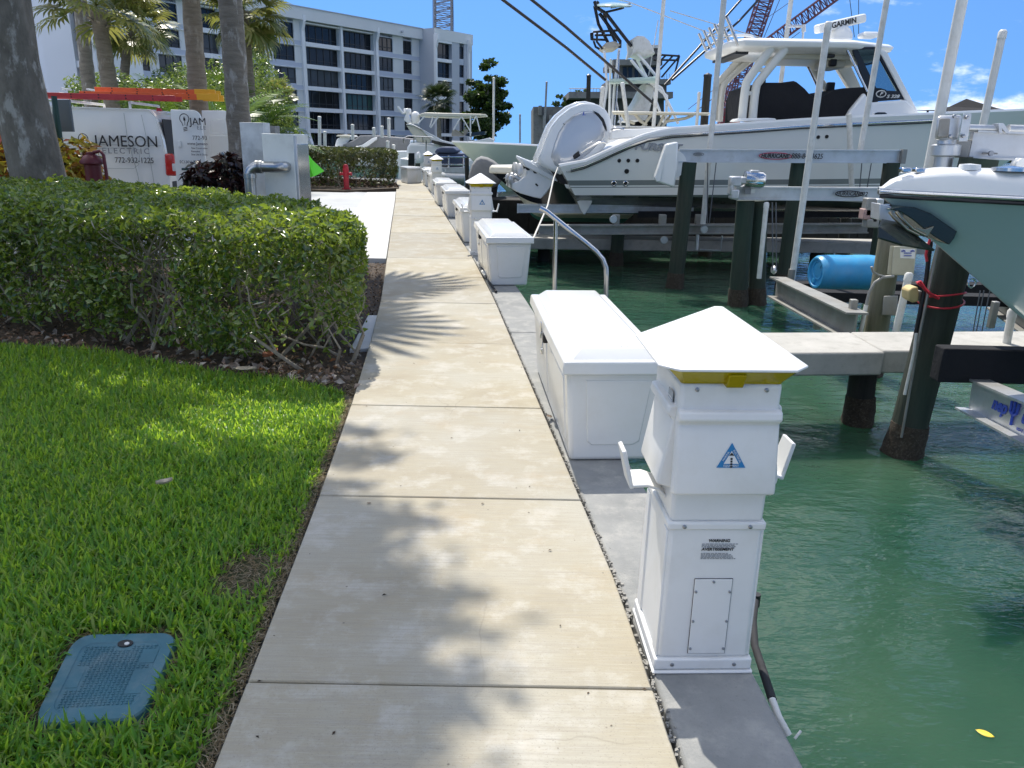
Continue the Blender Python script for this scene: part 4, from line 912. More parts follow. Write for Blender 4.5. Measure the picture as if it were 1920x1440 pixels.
for i, (q_, d_) in enumerate(((pts[1], V((0, 0, 1))), (pts[7], V((1, 0, 0))), (pts[8] + V((-.01, 0, 0)), V((1, 0, 0))))):
    mb = MB(); mb.lathe([(.062, -.03), (.073, -.026), (.073, .026), (.062, .03)], q_, d_, 16); mb.build('coupling', M['duct'], t, smooth=40)
# lime flag
M['lime'] = mat('lime_cloth', (.16, .86, .03), .6); t = thing('flag', 'lime green safety flag hanging beside the pale electrical cabinet', 'flag', (at(572, 340, 10.35).x, 10.35, 0))
A, B_, C_, D_, E_ = [at(x, y, Y) for x, y, Y in ((570, 278, 10.35), (575, 333, 10.35), (588, 331, 10.2), (608, 321, 10.45), (586, 300, 10.3))]
mb = MB(); mb.add([A, B_, C_, E_, D_, at(583, 318, 10.22)], [(0, 1, 5), (1, 2, 5), (0, 5, 3), (5, 2, 3), (3, 2, 4)]); o = mb.build('cloth', M['lime'], t); o.modifiers.new('thick', 'SOLIDIFY').thickness = .004
mb = MB(); mb.tube([(A.x - .006, 10.36, 0), (A.x - .006, 10.36, A.z + .03)], .006, 6); mb.build('staff', M['pvc'], t, smooth=60)
# red standpipes
M['redp'] = mat('fire_red', (.40, .015, .03), .45, var=.15, vs=6); M['dred'] = mat('dark_red', (.11, .010, .02), .5, var=.2, vs=8, dirt=(.08, .02, .02), damt=.6)
b = G(650, 355.5, .02); t = thing('standpipe', 'slim bright red fire standpipe in front of the far hedge', 'standpipe', (b.x, b.y, 0))
mb = MB(); mb.lathe([(.14, .0), (.14, .04), (.085, .05), (.085, .55), (.10, .56), (.10, .62), (.085, .63), (.085, .70), (.05, .76), (0, .77)], b, (0, 0, 1), 14); mb.build('barrel', M['redp'], t, smooth=40)
for dx in (-1, 1): mb = MB(); mb.lathe([(.045, 0), (.045, .08), (.055, .085), (.055, .12), (0, .125)], b + V((dx * .07, -.02, .48)), (dx, -.3, 0), 10); mb.build('outlet_cap', M['redp'], t, smooth=40)
b = at(178, 345, 11.0); b.z = .0; t = thing('pump', 'dark red pump hydrant with side pipe in front of the croton', 'pump', (b.x, b.y, 0)); h = at(178, 290, 11).z
mb = MB(); mb.lathe([(.14, 0), (.125, .06), (.105, h * .55), (.105, h - .14), (.155, h - .115), (.155, h - .09), (.10, h - .02), (.06, h), (.06, h + .03), (0, h + .04)], b, (0, 0, 1), 16); mb.build('barrel', M['dred'], t, smooth=40)
mb = MB(); mb.tube([b + V((.05, -.02, h + .03)), b + V((.15, -.03, h + .05)), b + V((.19, -.03, h)), b + V((.20, -.03, h * .6)), b + V((.20, -.03, 0))], .022, 8); mb.build('side_pipe', M['dred'], t, smooth=60)
for k in (.35, .5, .65): mb = MB(); mb.lathe([(.13, -.012), (.137, 0), (.13, .012)], b + V((0, 0, h * k)), (0, 0, 1), 16); mb.build('band', M['dred'], t, smooth=60)
# green boards and post left
M['gpost'] = mat('green_post', (.008, .05, .045), .5); M['gboard'] = mat('green_board', (.03, .16, .10), .6, var=.08, vs=2); M['sboard'] = mat('slate_board', (.10, .125, .14), .6, var=.06, vs=2)
t = thing('sign_post', 'dark green post with slate grey panel between the big trunk and the van', 'sign', (at(110, 290, 11.9).x, 11.9, 0))
mb = MB(); mb.tube([(at(118, 300, 11.9).x, 11.9, 0), at(118, 300, 11.9), at(101, 180, 11.9)], .04, 10); mb.build('post', M['gpost'], t, smooth=60)
mb = MB(); a = at(98, 187, 12.1); b = at(133, 247, 12.1); mb.prism([a, at(129, 187, 12.1), at(137, 247, 12.1), at(98, 247, 12.1)], (0, .05, 0)); mb.build('panel', M['sboard'], t)
t = thing('utility_board', 'green board standing left of the big tree trunk', 'board', (at(5, 240, 12.2).x, 12.2, 0)); mb = MB()
mb.prism([at(-60, 122, 12.2), at(12, 122, 12.2), at(20, 247, 12.2), at(-60, 247, 12.2)], (0, .06, 0)); mb.build('panel', M['gboard'], t)
mb = MB(); mb.box((at(-20, 240, 12.2).x, 12.3, .8), (.08, .08, 1.8)); mb.build('post', M['gpost'], t)

# ================================================================== VAN
M['van'] = mat('van_paint', (.86, .87, .84), .25, var=.01, vs=2, coat=.5); M['vdark'] = mat('van_interior', (.015, .016, .018), .7)
VA = math.radians(8); vc = at(319, 345, 13.35); vc = V((vc.x, 13.35, 0))
def W(u, v, z): return V((vc.x - u * math.cos(VA) - v * math.sin(VA), vc.y - u * math.sin(VA) + v * math.cos(VA), z))   # u forward, v away, z up
van = thing('van', 'white electrician van with ladders on the roof and open rear doors', 'van', vc)
HV = at(326, 204, 13.35).z
side = [(0.0, .42), (.0, .95), (.05, 1.5), (.14, HV - .12), (.24, HV - .01), (3.9, HV + .02), (4.25, HV - .05), (4.95, 1.32), (5.75, 1.12), (5.98, .85), (5.98, .42)]
rings = []
for v, ins in ((0.03, .10), (0.0, .0), (2.0, .0), (1.97, .10)):
    rr = []
    for u, z in side: tum = .10 * max(0, (z - 1.1)) * (1 if v < 1 else -1); rr.append(W(u + (.02 if ins and u < .1 else 0), v + tum, z - (ins * .35 if z > HV - .1 else 0)))
    rings.append(rr)
mb = MB(); mb.loft(rings); body = mb.build('body', M['van'], van, bevel=.03, seg=2)
mb = MB(); mb.hexa([W(-.012, .12, .62), W(-.012, 1.88, .62), W(.0, 1.88, .62), W(.0, .12, .62), W(.06, .19, HV - .16), W(.06, 1.81, HV - .16), W(.075, 1.81, HV - .16), W(.075, .19, HV - .16)]); mb.build('cargo_opening', M['vdark'], van)
M['seam'] = mat('panel_seam', (.36, .39, .38), .5)
tum = lambda z: .10 * max(0, z - 1.1) - .004
mb = MB()
def sline(pts, r=.005): mb.tube([W(u, tum(z), z) for u, z in pts], r, 4)
sline([(.62, HV - .08), (.60, 1.5), (.5, .95), (.47, .5)]); sline([(1.95, HV - .05), (1.9, 1.35), (1.88, .5)]); sline([(.08, 1.40), (3.9, 1.42)])
sline([(.35, HV - .1), (.30, 1.5), (.26, .9), (.24, .5)], .004)
mb.build('panel_seams', M['seam'], van)
mb = MB(); pr = [(.42, 1.33), (.46, 1.10), (.55, 1.03), (1.7, 1.03), (1.78, 1.12), (1.78, 1.33), (.52, 1.36)]; mb.tube([W(u, tum(z) + .001, z) for u, z in pr], .004, 4, close=True); mb.build('panel_crease', M['seam'], van)
# wheels
for u in (1.12, 4.75):
    for v in (.02, 1.72):
        wl = MB(); wl.lathe([(.0, 0), (.33, 0), (.35, .03), (.35, .22), (.33, .25), (0, .25)], W(u, v + .03, .36), (W(0, 1, 0) - W(0, 0, 0)), 24); wo = wl.build('wheel', M['rubber'], van, smooth=40)
        rm = MB(); rm.lathe([(.21, -.012), (.20, .0), (.06, .02), (0, .0)], W(u, v + .02, .36), (W(0, 1, 0) - W(0, 0, 0)), 18); rm.build('rim', M['alu'], wo, smooth=40)
    mb = MB(); mb.add([W(u, -.004, .36)] + [W(u + .44 * math.cos(a), -.004, .36 + .45 * math.sin(a)) for a in [math.radians(-10 + 200 * k / 20) for k in range(21)]], [(0, k + 1, k + 2) for k in range(20)]); mb.build('wheel_arch', M['vdark'], van)
    mb = MB(); mb.tube([W(u + .50 * math.cos(a), -.006, .36 + .51 * math.sin(a)) for a in [math.radians(180 * k / 18) for k in range(19)]], .009, 5); mb.build('arch_lip', M['van'], van, smooth=60)
mb = MB(); mb.hexa([W(-.12, -.02, .92), W(-.125, .07, .92), W(.04, .07, .92), W(.06, -.012, .92), W(-.10, .01, 1.28), W(-.10, .08, 1.28), W(.04, .08, 1.28), W(.05, .01, 1.28)]); tl = mb.build('tail_lamp', mat('lamp_red', (.55, .02, .02), .15, coat=.6), van, bevel=.03)
mb = MB(); mb.box(W(-.10, .0, 1.06), (.06, .05, .12)); mb.build('lamp_white', mat('lamp_white', (.75, .75, .75), .15), tl, bevel=.01)
mb = MB(); mb.hexa([W(-.16, .0, .40), W(-.16, 2.0, .40), W(.2, 2.0, .40), W(.2, .0, .40), W(-.14, .0, .66), W(-.14, 2.0, .66), W(.2, 2.0, .66), W(.2, .0, .66)]); mb.build('bumper', M['van'], van, bevel=.03)
mb = MB(); mb.hexa([W(.13, .42, HV - .03), W(.13, .52, HV - .03), W(.2, .52, HV - .03), W(.2, .42, HV - .03), W(.15, .42, HV + .02), W(.15, .52, HV + .02), W(.2, .52, HV + .02), W(.2, .42, HV + .02)]); mb.build('brake_lamp', M['redp'], van)
mb = MB(); mb.hexa([W(4.28, .10, 1.36), W(4.93, .06, 1.33), W(4.93, 1.94, 1.33), W(4.28, 1.9, 1.36), W(4.24, .16, HV - .1), W(4.28, .16, HV - .1), W(4.28, 1.84, HV - .1), W(4.24, 1.84, HV - .1)]); mb.build('windscreen', M['vdark'], van)
# rear doors, open
def vdoor(hx0, hx1, Y, z0, z1, inner, name='rear_door'):
    a0, a1 = V(hx0), V(hx1); d = (a1 - a0); mb = MB(); th = V((0, .05, 0)); rl = .14
    n = 6; prof = [(0, z0), (1, z0), (1, z1 - rl)]
    L = d.length
    for k in range(n + 1): a = math.pi / 2 * k / n; prof.append((1 - rl / L * (1 - math.cos(a)), z1 - rl + rl * math.sin(a)))
    prof += [(0.06, z1)]
    q = [a0 + d * s_ + V((0, 0, z)) for s_, z in prof]; mb.prism(q, th); return mb.build(name, M['van'], van, bevel=.012)
dl = at(331, 345, 13.25); dr = at(389, 345, 13.22)
zt1 = at(360, 206, 13.25).z; zb1 = at(360, 345, 13.25).z - .1
d1 = vdoor((dl.x, 13.25, 0), (dr.x, 13.22, 0), 0, zb1, zt1, False)
e0 = at(388, 345, 14.2); e1 = at(441, 345, 13.9); d2 = vdoor((e0.x, 14.2, 0), (e1.x, 13.9, 0), 0, at(415, 318, 14).z, at(415, 207, 14).z, True)
# inner face of the far door: pressed recesses
for x0, y0, x1, y1 in ((396, 224, 424, 250), (394, 255, 434, 292)):
    q = [at(x, y, 13.93 + (x - 388) * -.003) for x, y in ((x0, y0), (x1 - 3, y0), (x1, (y0 + y1) / 2), (x1, y1), (x0, y1))]
    mb = MB(); mb.tube([p_ + V((0, -.012, 0)) for p_ in q], .008, 6, close=True); mb.build('pressing', M['van'], d2, smooth=60)
mb = MB(); mb.prism([at(404, 301, 13.93), at(433, 302, 13.88), at(434, 317, 13.88), at(404, 317, 13.93)], (0, -.006, 0)); mb.build('lower_trim', M['vdark'], d2)
mb = MB(); mb.tube([at(x, y, 13.85) for x, y in ((427, 209), (433, 214), (438, 260), (443, 318))], .012, 6); mb.build('door_seal', M['black'], d2, smooth=60)
mb = MB(); mb.box(at(336, 270, 13.22), (.06, .03, .1)); mb.build('hinge', M['van'], d1, bevel=.006)
mb = MB(); mb.prism([at(341, 315, 13.21), at(368, 315, 13.20), at(368, 319, 13.20), at(341, 319, 13.21)], (0, -.012, 0)); mb.build('grip', M['gpost'], d1)
mb = MB(); mb.prism([at(349, 322, 13.21), at(371, 322, 13.20), at(371, 334, 13.20), at(349, 334, 13.21)], (0, -.008, 0)); pl = mb.build('number_plate', M['pvc'], d1)
def vt(s, x, y, hpx, m, par=None, Y=13.17, bold=0.,  sx=1., sp=1., al='CENTER'):
    p_ = at(x, y, Y); size = hpx / 1442 * (Y * .97) / .70
    return text('lettering', s, size, p_, (1, .0, 0), (0, 0, 1), m, par, .002, 0., 0., al, sx, sp)
def vside(s, x, y, hpx, m, bold=0., sx=1., sp=1., al='CENTER'):
    # on the side panel: meet the panel plane
    r = ray(x, y); n_ = V((math.sin(VA) * -1, math.cos(VA), -.10)); p0 = W(0, tum(1.2) - .002, 1.2); o_ = V((0, 0, CAM_H)); t_ = (p0 - o_).dot(n_) / r.dot(n_); p_ = o_ + r * t_
    return text('lettering', s, hpx / 1442 * p_.y * .97 / .70, p_, (math.cos(VA), math.sin(VA), 0), (0, .1, 1), m, van, .003, 0., 0., al, sx, sp)
vside('JAMESON', 237, 266, 20.0, M['ink'], .0, .92, 1.0); vside('ELECTRIC', 236, 283.5, 10, M['grey_ink'], 0, 1.05, 1.35); vside('772-932-1225', 252, 301, 10, M['ink'], .001, .86)
vt('JAM', 371, 228.5, 12.5, M['ink'], d1, bold=.0008); vt('ELE', 377.5, 240, 6.5, M['grey_ink'], d1, sp=1.3)
vt('772-93', 374.5, 259, 7.5, M['ink'], d1, bold=.0008, sx=.92); vt('www.Jameso', 370, 269.5, 5.4, M['ink'], d1, bold=.0008, sx=.94)
vt('New Construction', 374, 278, 3.2, M['ink'], d1, bold=.001, sx=.86); vt('Remodels', 367, 284, 3.2, M['ink'], d1, bold=.001, sx=.9); vt('Boat Lifts & Docks', 374, 290, 3.2, M['ink'], d1, bold=.001, sx=.86)
vt('EC13011180', 354, 304, 5.2, M['ink'], d1, bold=.002, sx=.88)
def bulb(px, py, s, Y, par):
    c = at(px, py, Y); k = s / 1442 * Y; pts = []
    for a in range(-50, 231, 14): pts.append(c + V((math.cos(math.radians(a)) * k, 0, math.sin(math.radians(a)) * k)))
    pts = [c + V((.42 * k, 0, -1.5 * k))] + pts + [c + V((-.42 * k, 0, -1.5 * k))]
    mb = MB(); mb.tube(pts, k * .085, 6)
    for j in range(3): mb.tube([c + V((-.40 * k, 0, -(1.95 + j * .30) * k)), c + V((.44 * k, 0, -(1.72 + j * .30) * k))], k * .085, 6)
    mb.box(c + V((0, 0, -.15 * k)), (.40 * k, .01, .5 * k)); mb.tube([c + V((-.12 * k, 0, .1 * k)), c + V((-.12 * k, 0, .4 * k))], k * .06, 5); mb.tube([c + V((.12 * k, 0, .1 * k)), c + V((.12 * k, 0, .4 * k))], k * .06, 5); mb.tube([c + V((0, 0, -.4 * k)), c + V((0, 0, -1.4 * k))], k * .05, 5)
    mb.build('bulb_emblem', M['ink'], par)
bulb(345.5, 222.5, 8.2, 13.17, d1); bulb(156, 260, 8.5, 13.08, van)
# ladder rack and ladders
t = thing('ladder_rack', 'white roof rack carrying the ladders on the van', 'roof rack', W(1.5, 1, HV)); mb = MB()
for u in (.55, 1.5, 2.9):
    mb = MB(); mb.tube([W(u, .2, HV - .02), W(u, .2, HV + .09), W(u, 1.8, HV + .09), W(u, 1.8, HV - .02)], .022, 8); mb.build('crossbar', M['gel'], t, smooth=60)
    mb = MB(); mb.beam(W(u, .12, HV + .0), W(u, .12, HV + .30), .05, .05); mb.build('clamp', M['gel'], t, bevel=.01)
M['lred'] = mat('ladder_red', (.50, .045, .05), .45, var=.08, vs=6); M['lor'] = mat('ladder_orange', (.75, .13, .03), .45, var=.08, vs=6); M['lyel'] = mat('ladder_yellow', (.80, .40, .02), .5)
def ladder(label, u0, u1, v, z, m, tip):
    t = thing('ladder', label, 'ladder', W((u0 + u1) / 2, v, z))
    for dv in (0, .42):
        mb = MB(); mb.beam(W(u0, v + dv, z), W(u1, v + dv, z), .03, .08); rl = mb.build('rail', m, t, bevel=.006)
        if tip:
            mb = MB(); mb.beam(W(u0 - .14, v + dv, z - .004), W(u0 + .22, v + dv, z - .004), .05, .105); mb.build('end_cap', M['lyel'], rl, bevel=.01)
        for k in range(10):
            u = u0 + .35 + k * .42
            if u < u1 and dv == 0:
                for dz_ in (-.022, .022): mb = MB(); mb.lathe([(.012, 0), (.008, .006)], W(u, v - .015, z + dz_), W(0, -1, 0) - W(0, 0, 0), 8); mb.build('rivet', M['blackm'], rl)
    for k in range(9):
        u = u0 + .35 + k * .42; mb = MB(); mb.tube([W(u, v, z), W(u, v + .42, z)], .017, 6); mb.build('rung', M['alu'], t, smooth=60)
    return t
ladder('long red ladder lying nearest on the van roof rack', -.2, 2.6, .12, HV + .17, M['lred'], False)
ladder('orange ladder with yellow end caps sticking out past the van rear', -.62, 1.5, .72, HV + .23, M['lor'], True)
ladder('orange ladder lying flat behind the others with yellow feet', -.45, 1.45, 1.30, HV + .33, M['lor'], True)

# ================================================================== BUILDINGS
M['wall'] = mat('painted_stucco', (.69, .71, .71), .85, var=.03, vs=.4); M['band'] = mat('spandrel_paint', (.47, .52, .61), .85, var=.04, vs=.4)
M['trim'] = mat('white_trim', (.78, .80, .82), .8); M['wing'] = mat('grey_stucco', (.46, .49, .54), .85, var=.03, vs=.3)
M['wing2'] = mat('light_stucco', (.74, .77, .80), .85, var=.02, vs=.5)
def wglass(name, col, rough=.06): return mat(name, col, rough, spec=.45)
M['win'] = [wglass('dark_glass', (.010, .013, .018)), wglass('curtained_glass', (.06, .067, .072), .15), wglass('green_glass', (.03, .08, .07), .1), wglass('brown_glass', (.016, .018, .022), .12)]
M['mull'] = mat('bronze_mullion', (.02, .024, .03), .5)
FY = 131.0; FA = at(790, 57, FY); FD = ray(2063, 286); FD.z = 0; FD.normalize(); FO = V((FD.y, -FD.x, 0))   # FO points out of the facade
def FP(s, z, o=0.): p = FA + FD * s + FO * o; p.z = z; return p
def FS(x, o=0., y=150):
    r = ray(x, y); p0 = FA + FO * o; c = V((0, 0, CAM_H)); t_ = (p0 - c).dot(FO) / r.dot(FO); return (c + r * t_ - p0).dot(FD)
blk = thing('apartment_building', 'long six storey pale grey apartment block with dark balcony glazing', 'building', FP(-25, 0))
def fbox(s0, s1, z0, z1, o0, o1): return [FP(s0, z0, o0), FP(s1, z0, o0), FP(s1, z0, o1), FP(s0, z0, o1), FP(s0, z1, o0), FP(s1, z1, o0), FP(s1, z1, o1), FP(s0, z1, o1)]
PITCHF = 2.78; TOPZ = 15.95; ROOF = 17.75
s0 = FS(150); s1 = FS(787); OW = 3.1
mb = MB(); mb.hexa(fbox(s0, s1, -.2, ROOF - .3, -14, -.9)); mb.build('core', M['wall'], blk)
cols = [('w', 250, 285, 2), ('w', 302, 345, 3), ('b', 375, 421, 3), ('b', 425, 468, 3), ('w', 475, 497, 2), ('w', 516, 556, 3), ('b', 577, 640, 5), ('b', 646, 703, 6), ('w', 712, 738, 3), ('w', 757, 773, 2)]
xs_prev = s0
piers = []
for k, x0, x1, n in cols:
    a, b = FS(x0), FS(x1)
    if a - xs_prev > .05: piers.append((xs_prev, a))
    xs_prev = b
piers.append((xs_prev, s1))
for a, b in piers:
    mb = MB(); mb.hexa(fbox(a, b, -.1, TOPZ + .4, -.9, 0)); mb.build('pier', M['wall'], blk)
def win(parent, a, b, z0, z1, n, o, mi, rail=.3, two=True):
    mb = MB(); mb.hexa(fbox(a, b, z0, z1, o - .1, o)); f = mb.build('window', M['win'][mi], parent)
    mb = MB()
    for i in range(n + 1):
        s_ = a + (b - a) * i / n; mb.hexa(fbox(s_ - .05, s_ + .05, z0, z1, o - .02, o + .07))
    for z in (z0 + .05, z1 - .05) + ((z0 + (z1 - z0) * rail,) if two else ()): mb.hexa(fbox(a, b, z - .045, z + .045, o - .015, o + .06))
    mb.build('frame', M['mull'], f); return f
mis = {('b', 0): [0, 0], ('b', 1): [3, 0]}
for fl_ in range(6):
    zt_ = TOPZ - PITCHF * fl_
    for ci, (k, x0, x1, n) in enumerate(cols):
        a, b = FS(x0), FS(x1)
        if k == 'w':
            if fl_ < 5:
                mb = MB(); mb.hexa(fbox(a - .02, b + .02, zt_ - PITCHF, zt_ - 2.05, -.9, -.02)); mb.build('spandrel', M['band'] if fl_ < 5 else M['wall'], blk)
                win(blk, a, b, zt_ - 2.05, zt_ - .15, n, -.22, 1 if (ci in (1, 4, 5, 8) and fl_ > 1) else (0 if fl_ < 1 else 3), .3)
                mb = MB(); mb.hexa(fbox(a - .02, b + .02, zt_ - .15, zt_, -.9, -.02)); mb.build('lintel', M['band'], blk)
            else:
                win(blk, a, b, .1, zt_ - .15, n, -.22, 0, .3)
        else:
            z0 = zt_ - 2.25 if fl_ < 5 else .05
            mi = {6: [0, 3, 1, 3, 0, 0], 7: [0, 3, 0, 2, 0, 0], 2: [0, 1, 3, 0, 0, 0], 3: [0, 3, 0, 0, 3, 0]}[ci][fl_]
            win(blk, a, b, z0, zt_, n, -.75, mi, .26)
            mb = MB(); mb.hexa(fbox(a - .05, b + .05, zt_, zt_ + .53, -.9, .06) if fl_ else fbox(a - .05, b + .05, zt_, zt_ + .2, -.9, .06)); mb.build('balcony_slab', M['trim'], blk)
    # continuous blue grey band between window rows
    for x0, x1 in ((150, 372), (474, 568), (708, 787)):
        if fl_ < 5: mb = MB(); mb.hexa(fbox(FS(x0), FS(x1), zt_ - 2.78, zt_ - 2.22, -.5, .05)); mb.build('band_course', M['band'], blk); mb = MB(); mb.hexa(fbox(FS(x0), FS(x1), zt_ - 2.86, zt_ - 2.783, -.5, .16)); mb.build('ledge', M['trim'], blk)
mb = MB(); mb.hexa(fbox(s0, s1 + 3.0, TOPZ + .3, ROOF - .02, -14, .75)); mb.build('parapet', M['wall'], blk)
mb = MB(); mb.hexa(fbox(s0, s1 + 3.0, ROOF - .02, ROOF + .1, -14.1, .85)); mb.build('coping', M['wing'], blk)
def fin(s, o=0., zt_=TOPZ + .6):
    mb = MB(); prof = [(0, -.1), (1.15, -.1), (1.0, .6), (.42, 2.0), (.38, zt_ - 1.6), (.80, zt_ - .4), (.80, zt_ + .3), (0, zt_ + .3)]
    mb.prism([FP(s - .22, z, o + q) for q, z in prof], FD * .44); mb.build('fin', M['trim'], blk)
for x in (371, 570, 706): fin(FS(x))
for x in (423, 642.5): mb = MB(); mb.hexa(fbox(FS(x) - .2, FS(x) + .2, -.1, TOPZ + .3, -.9, .25)); mb.build('column', M['trim'], blk)
# right wing standing forward of the main front
w0 = s1; w1 = FS(885, OW)
mb = MB(); mb.hexa(fbox(w0, FS(815, OW), -.1, ROOF + .02, -13, OW)); mb.build('wing_wall', M['wing'], blk)
mb = MB(); mb.hexa(fbox(FS(815, OW), w1, -.1, ROOF - .4, -13, OW - .9)); mb.build('wing_core', M['wing'], blk)
mb = MB(); mb.hexa(fbox(FS(815, OW), w1 + .1, TOPZ + .25, ROOF + .02, -13, OW + .1)); mb.build('parapet', M['wall'], blk)
wx = [('b', 817, 847, 3), ('p', 848, 853, 0), ('w', 862, 870, 1)]
for a, b in ((FS(847.5, OW), FS(861.5, OW)), (FS(870.5, OW), w1)): mb = MB(); mb.hexa(fbox(a, b, -.1, TOPZ + .3, OW - .9, OW)); mb.build('pier', M['wing'], blk)
for fl_ in range(6):
    zt_ = TOPZ - PITCHF * fl_ - .1
    a, b = FS(817, OW), FS(847, OW); win(blk, a, b, zt_ - 2.3 if fl_ < 5 else .1, zt_, 3, OW - .7, 0, .26)
    mb = MB(); mb.hexa(fbox(a, b, zt_, zt_ + .48, OW - .9, OW + .05)); mb.build('balcony_slab', M['trim'], blk)
    a, b = FS(862, OW), FS(870, OW); win(blk, a, b, zt_ - 1.95 if fl_ < 5 else .1, zt_ - .1, 1, OW - .3, 0 if fl_ < 2 else 3, .3)
    if fl_ < 5: mb = MB(); mb.hexa(fbox(a, b, zt_ - 2.85, zt_ - 1.95, OW - .9, OW - .03)); mb.build('spandrel', M['band'], blk)
for x in (815.5, 877): fin(FS(x, OW), OW)
mb = MB(); mb.lathe([(.18, 0), (.18, .3), (0, .32)], FP(FS(748), TOPZ + .9, .75), FO, 10); mb.build('roof_lamp', M['wing'], blk)
# tall white building at left
LX = lambda x, y: at(x, y, 33).x
lb = thing('white_building', 'tall plain white building with a narrow dark window strip at far left', 'building', (-20, 33, 0)); HT = 17
def lbox(a, b, y0, y1, z0, z1): return [(a, y0, z0), (b, y0, z0), (b, y1, z0), (a, y1, z0), (a, y0, z1), (b, y0, z1), (b, y1, z1), (a, y1, z1)]
xa, xb, xc, xd_ = LX(112, 20), LX(128, 20), LX(141, 20), LX(170, 100)
mb = MB(); mb.hexa(lbox(xa - 14, xa - .9, 33.7, 37, 0, HT)); mb.build('wall', M['wing2'], lb)
mb = MB(); mb.hexa(lbox(xa - .9, xb, 33, 37, 0, HT)); mb.build('wall', M['wing2'], lb)
mb = MB(); mb.hexa(lbox(xc, xd_ + .2, 33, 37, 0, HT)); mb.build('wall', M['wing2'], lb)
for z0, z1 in ((0, .35), (4.05, 4.30), (7.9, 8.2), (11.6, 11.9), (15.4, HT)): mb = MB(); mb.hexa(lbox(xb, xc, 33.05, 37, z0, z1)); mb.build('sill_band', M['wing2'], lb)
for z0, z1 in ((.35, 4.05), (4.30, 7.9), (8.2, 11.6), (11.9, 15.4)): mb = MB(); mb.hexa(lbox(xb, xc, 33.35, 33.45, z0, z1)); mb.build('window', M['win'][0], lb)
# concrete tower building beyond the boats
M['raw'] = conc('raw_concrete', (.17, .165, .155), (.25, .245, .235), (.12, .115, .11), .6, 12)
tw = thing('tower_building', 'unfinished concrete tower building with cantilever decks beyond the boats', 'building', at(1160, 262, 86))
TY = 86.0; TP = lambda x, y, o=0: at(x, y, TY + o)
def tbox(name, x0, y0, x1, y1, dep, m, o=0.):
    mb = MB(); a = [TP(x0, y1, o), TP(x1, y1, o), TP(x1, y1, o) + V((0, dep, 0)), TP(x0, y1, o) + V((0, dep, 0)), TP(x0, y0, o), TP(x1, y0, o), TP(x1, y0, o) + V((0, dep, 0)), TP(x0, y0, o) + V((0, dep, 0))]
    mb.hexa(a); return mb.build(name, m, tw)
tbox('lower_wall', 1000, 214, 1250, 275, 14, M['raw'], 3); tbox('parapet', 1000, 200, 1058, 214, 14, M['raw'], 3); tbox('deck_slab', 1067, 172, 1262, 184, 10, M['raw'], -1.5); tbox('stair_wall', 1010, 198, 1016, 216, 1, M['raw'], 2)
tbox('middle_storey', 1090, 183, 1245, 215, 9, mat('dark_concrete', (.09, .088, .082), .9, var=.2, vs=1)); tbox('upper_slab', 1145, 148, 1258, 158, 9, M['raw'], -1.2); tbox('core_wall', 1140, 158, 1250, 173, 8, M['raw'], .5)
tbox('upper_room', 1163, 122, 1238, 149, 7, M['raw'], .5); tbox('roof_slab', 1150, 111, 1242, 122, 10, M['raw'], -1.); tbox('cupola', 1216, 90, 1238, 111, 3, mat('cupola', (.16, .16, .16), .8), 1); tbox('cupola_roof', 1213, 84, 1240, 90, 4, M['pvc'], .6)
for x in (1168, 1178, 1190, 1200, 1210, 1222): 
    a = tbox('window', x, 126, x + 7, 146, .1, M['win'][0], .38); 
for x in range(1070, 1130, 6): tbox('rail_post', x, 166, x + .8, 172, .1, M['alu'], -1.4)
mb = MB(); mb.tube([TP(1067, 166, -1.4), TP(1135, 166, -1.4)], .05, 5); mb.build('top_rail', M['alu'], tw)
mb = MB()
for q in ([(1225, 102), (1274, 105)], [(1274, 105), (1262, 150)], [(1225, 112), (1272, 113)], [(1274, 105), (1240, 145)], [(1262, 104), (1238, 130)], [(1248, 104), (1234, 118)]):
    for o in (-1.5, 3): mb.tube([TP(*q[0], o), TP(*q[1], o)], .10, 5)
for x in (1226, 1240, 1256, 1273): mb.tube([TP(x, 104, -1.5), TP(x, 104, 3)], .10, 5)
mb.build('awning_frame', M['blackm'], tw)
for x in range(1245, 1268, 5): tbox('rail_post', x, 138, x + .7, 149, .1, M['alu'], -1.1)
for x in (1018, 1030, 1044): tbox('column', x, 216, x + 5, 240, .8, mat('pale_column', (.3, .3, .29), .9), 2.2)
# cranes
M['boom'] = mat('crane_red', (.16, .05, .06), .6); M['boomg'] = mat('crane_grey', (.30, .29, .32), .6); M['cable'] = mat('steel_cable', (.10, .11, .13), .6)
def lattice(parent, p0, p1, w0, w1, n, m, r):
    p0, p1 = V(p0), V(p1); d = (p1 - p0).normalized(); sx = d.cross(V((0, 1, 0))).normalized(); sy = sx.cross(d)
    c = lambda t, i: p0.lerp(p1, t) + (sx * (1 if i in (0, 1) else -1) + sy * (1 if i in (0, 3) else -1)) * ((w0 + (w1 - w0) * t) / 2)
    for i in range(4): mb = MB(); mb.tube([c(0, i), c(1, i)], r, 5); mb.build('chord', m, parent)
    mb = MB()
    for k in range(n):
        for i in range(4):
            j = (i + 1) % 4; a, b = k / n, (k + 1) / n; mb.tube([c(a, i), c(b, j)] if k % 2 else [c(a, j), c(b, i)], r * .55, 4, cap=False); mb.tube([c(b, i), c(b, j)], r * .5, 4, cap=False)
    mb.build('lacing', m, parent)
def cables(parent, pts, Y, r):
    for q in pts: mb = MB(); mb.tube([at(*q[0], Y), at(*q[1], Y)], r, 4); mb.build('cable', M['cable'], parent)
ck = thing('crane', 'pale lattice crane mast rising behind the apartment block roof', 'crane', at(832, 262, 205)); lattice(ck, at(832, 200, 205), at(831, -60, 205), 4.1, 4.1, 34, M['boomg'], .20); cables(ck, [((813, 200), (811, -40)), ((853, 200), (849, -40))], 205, .07)
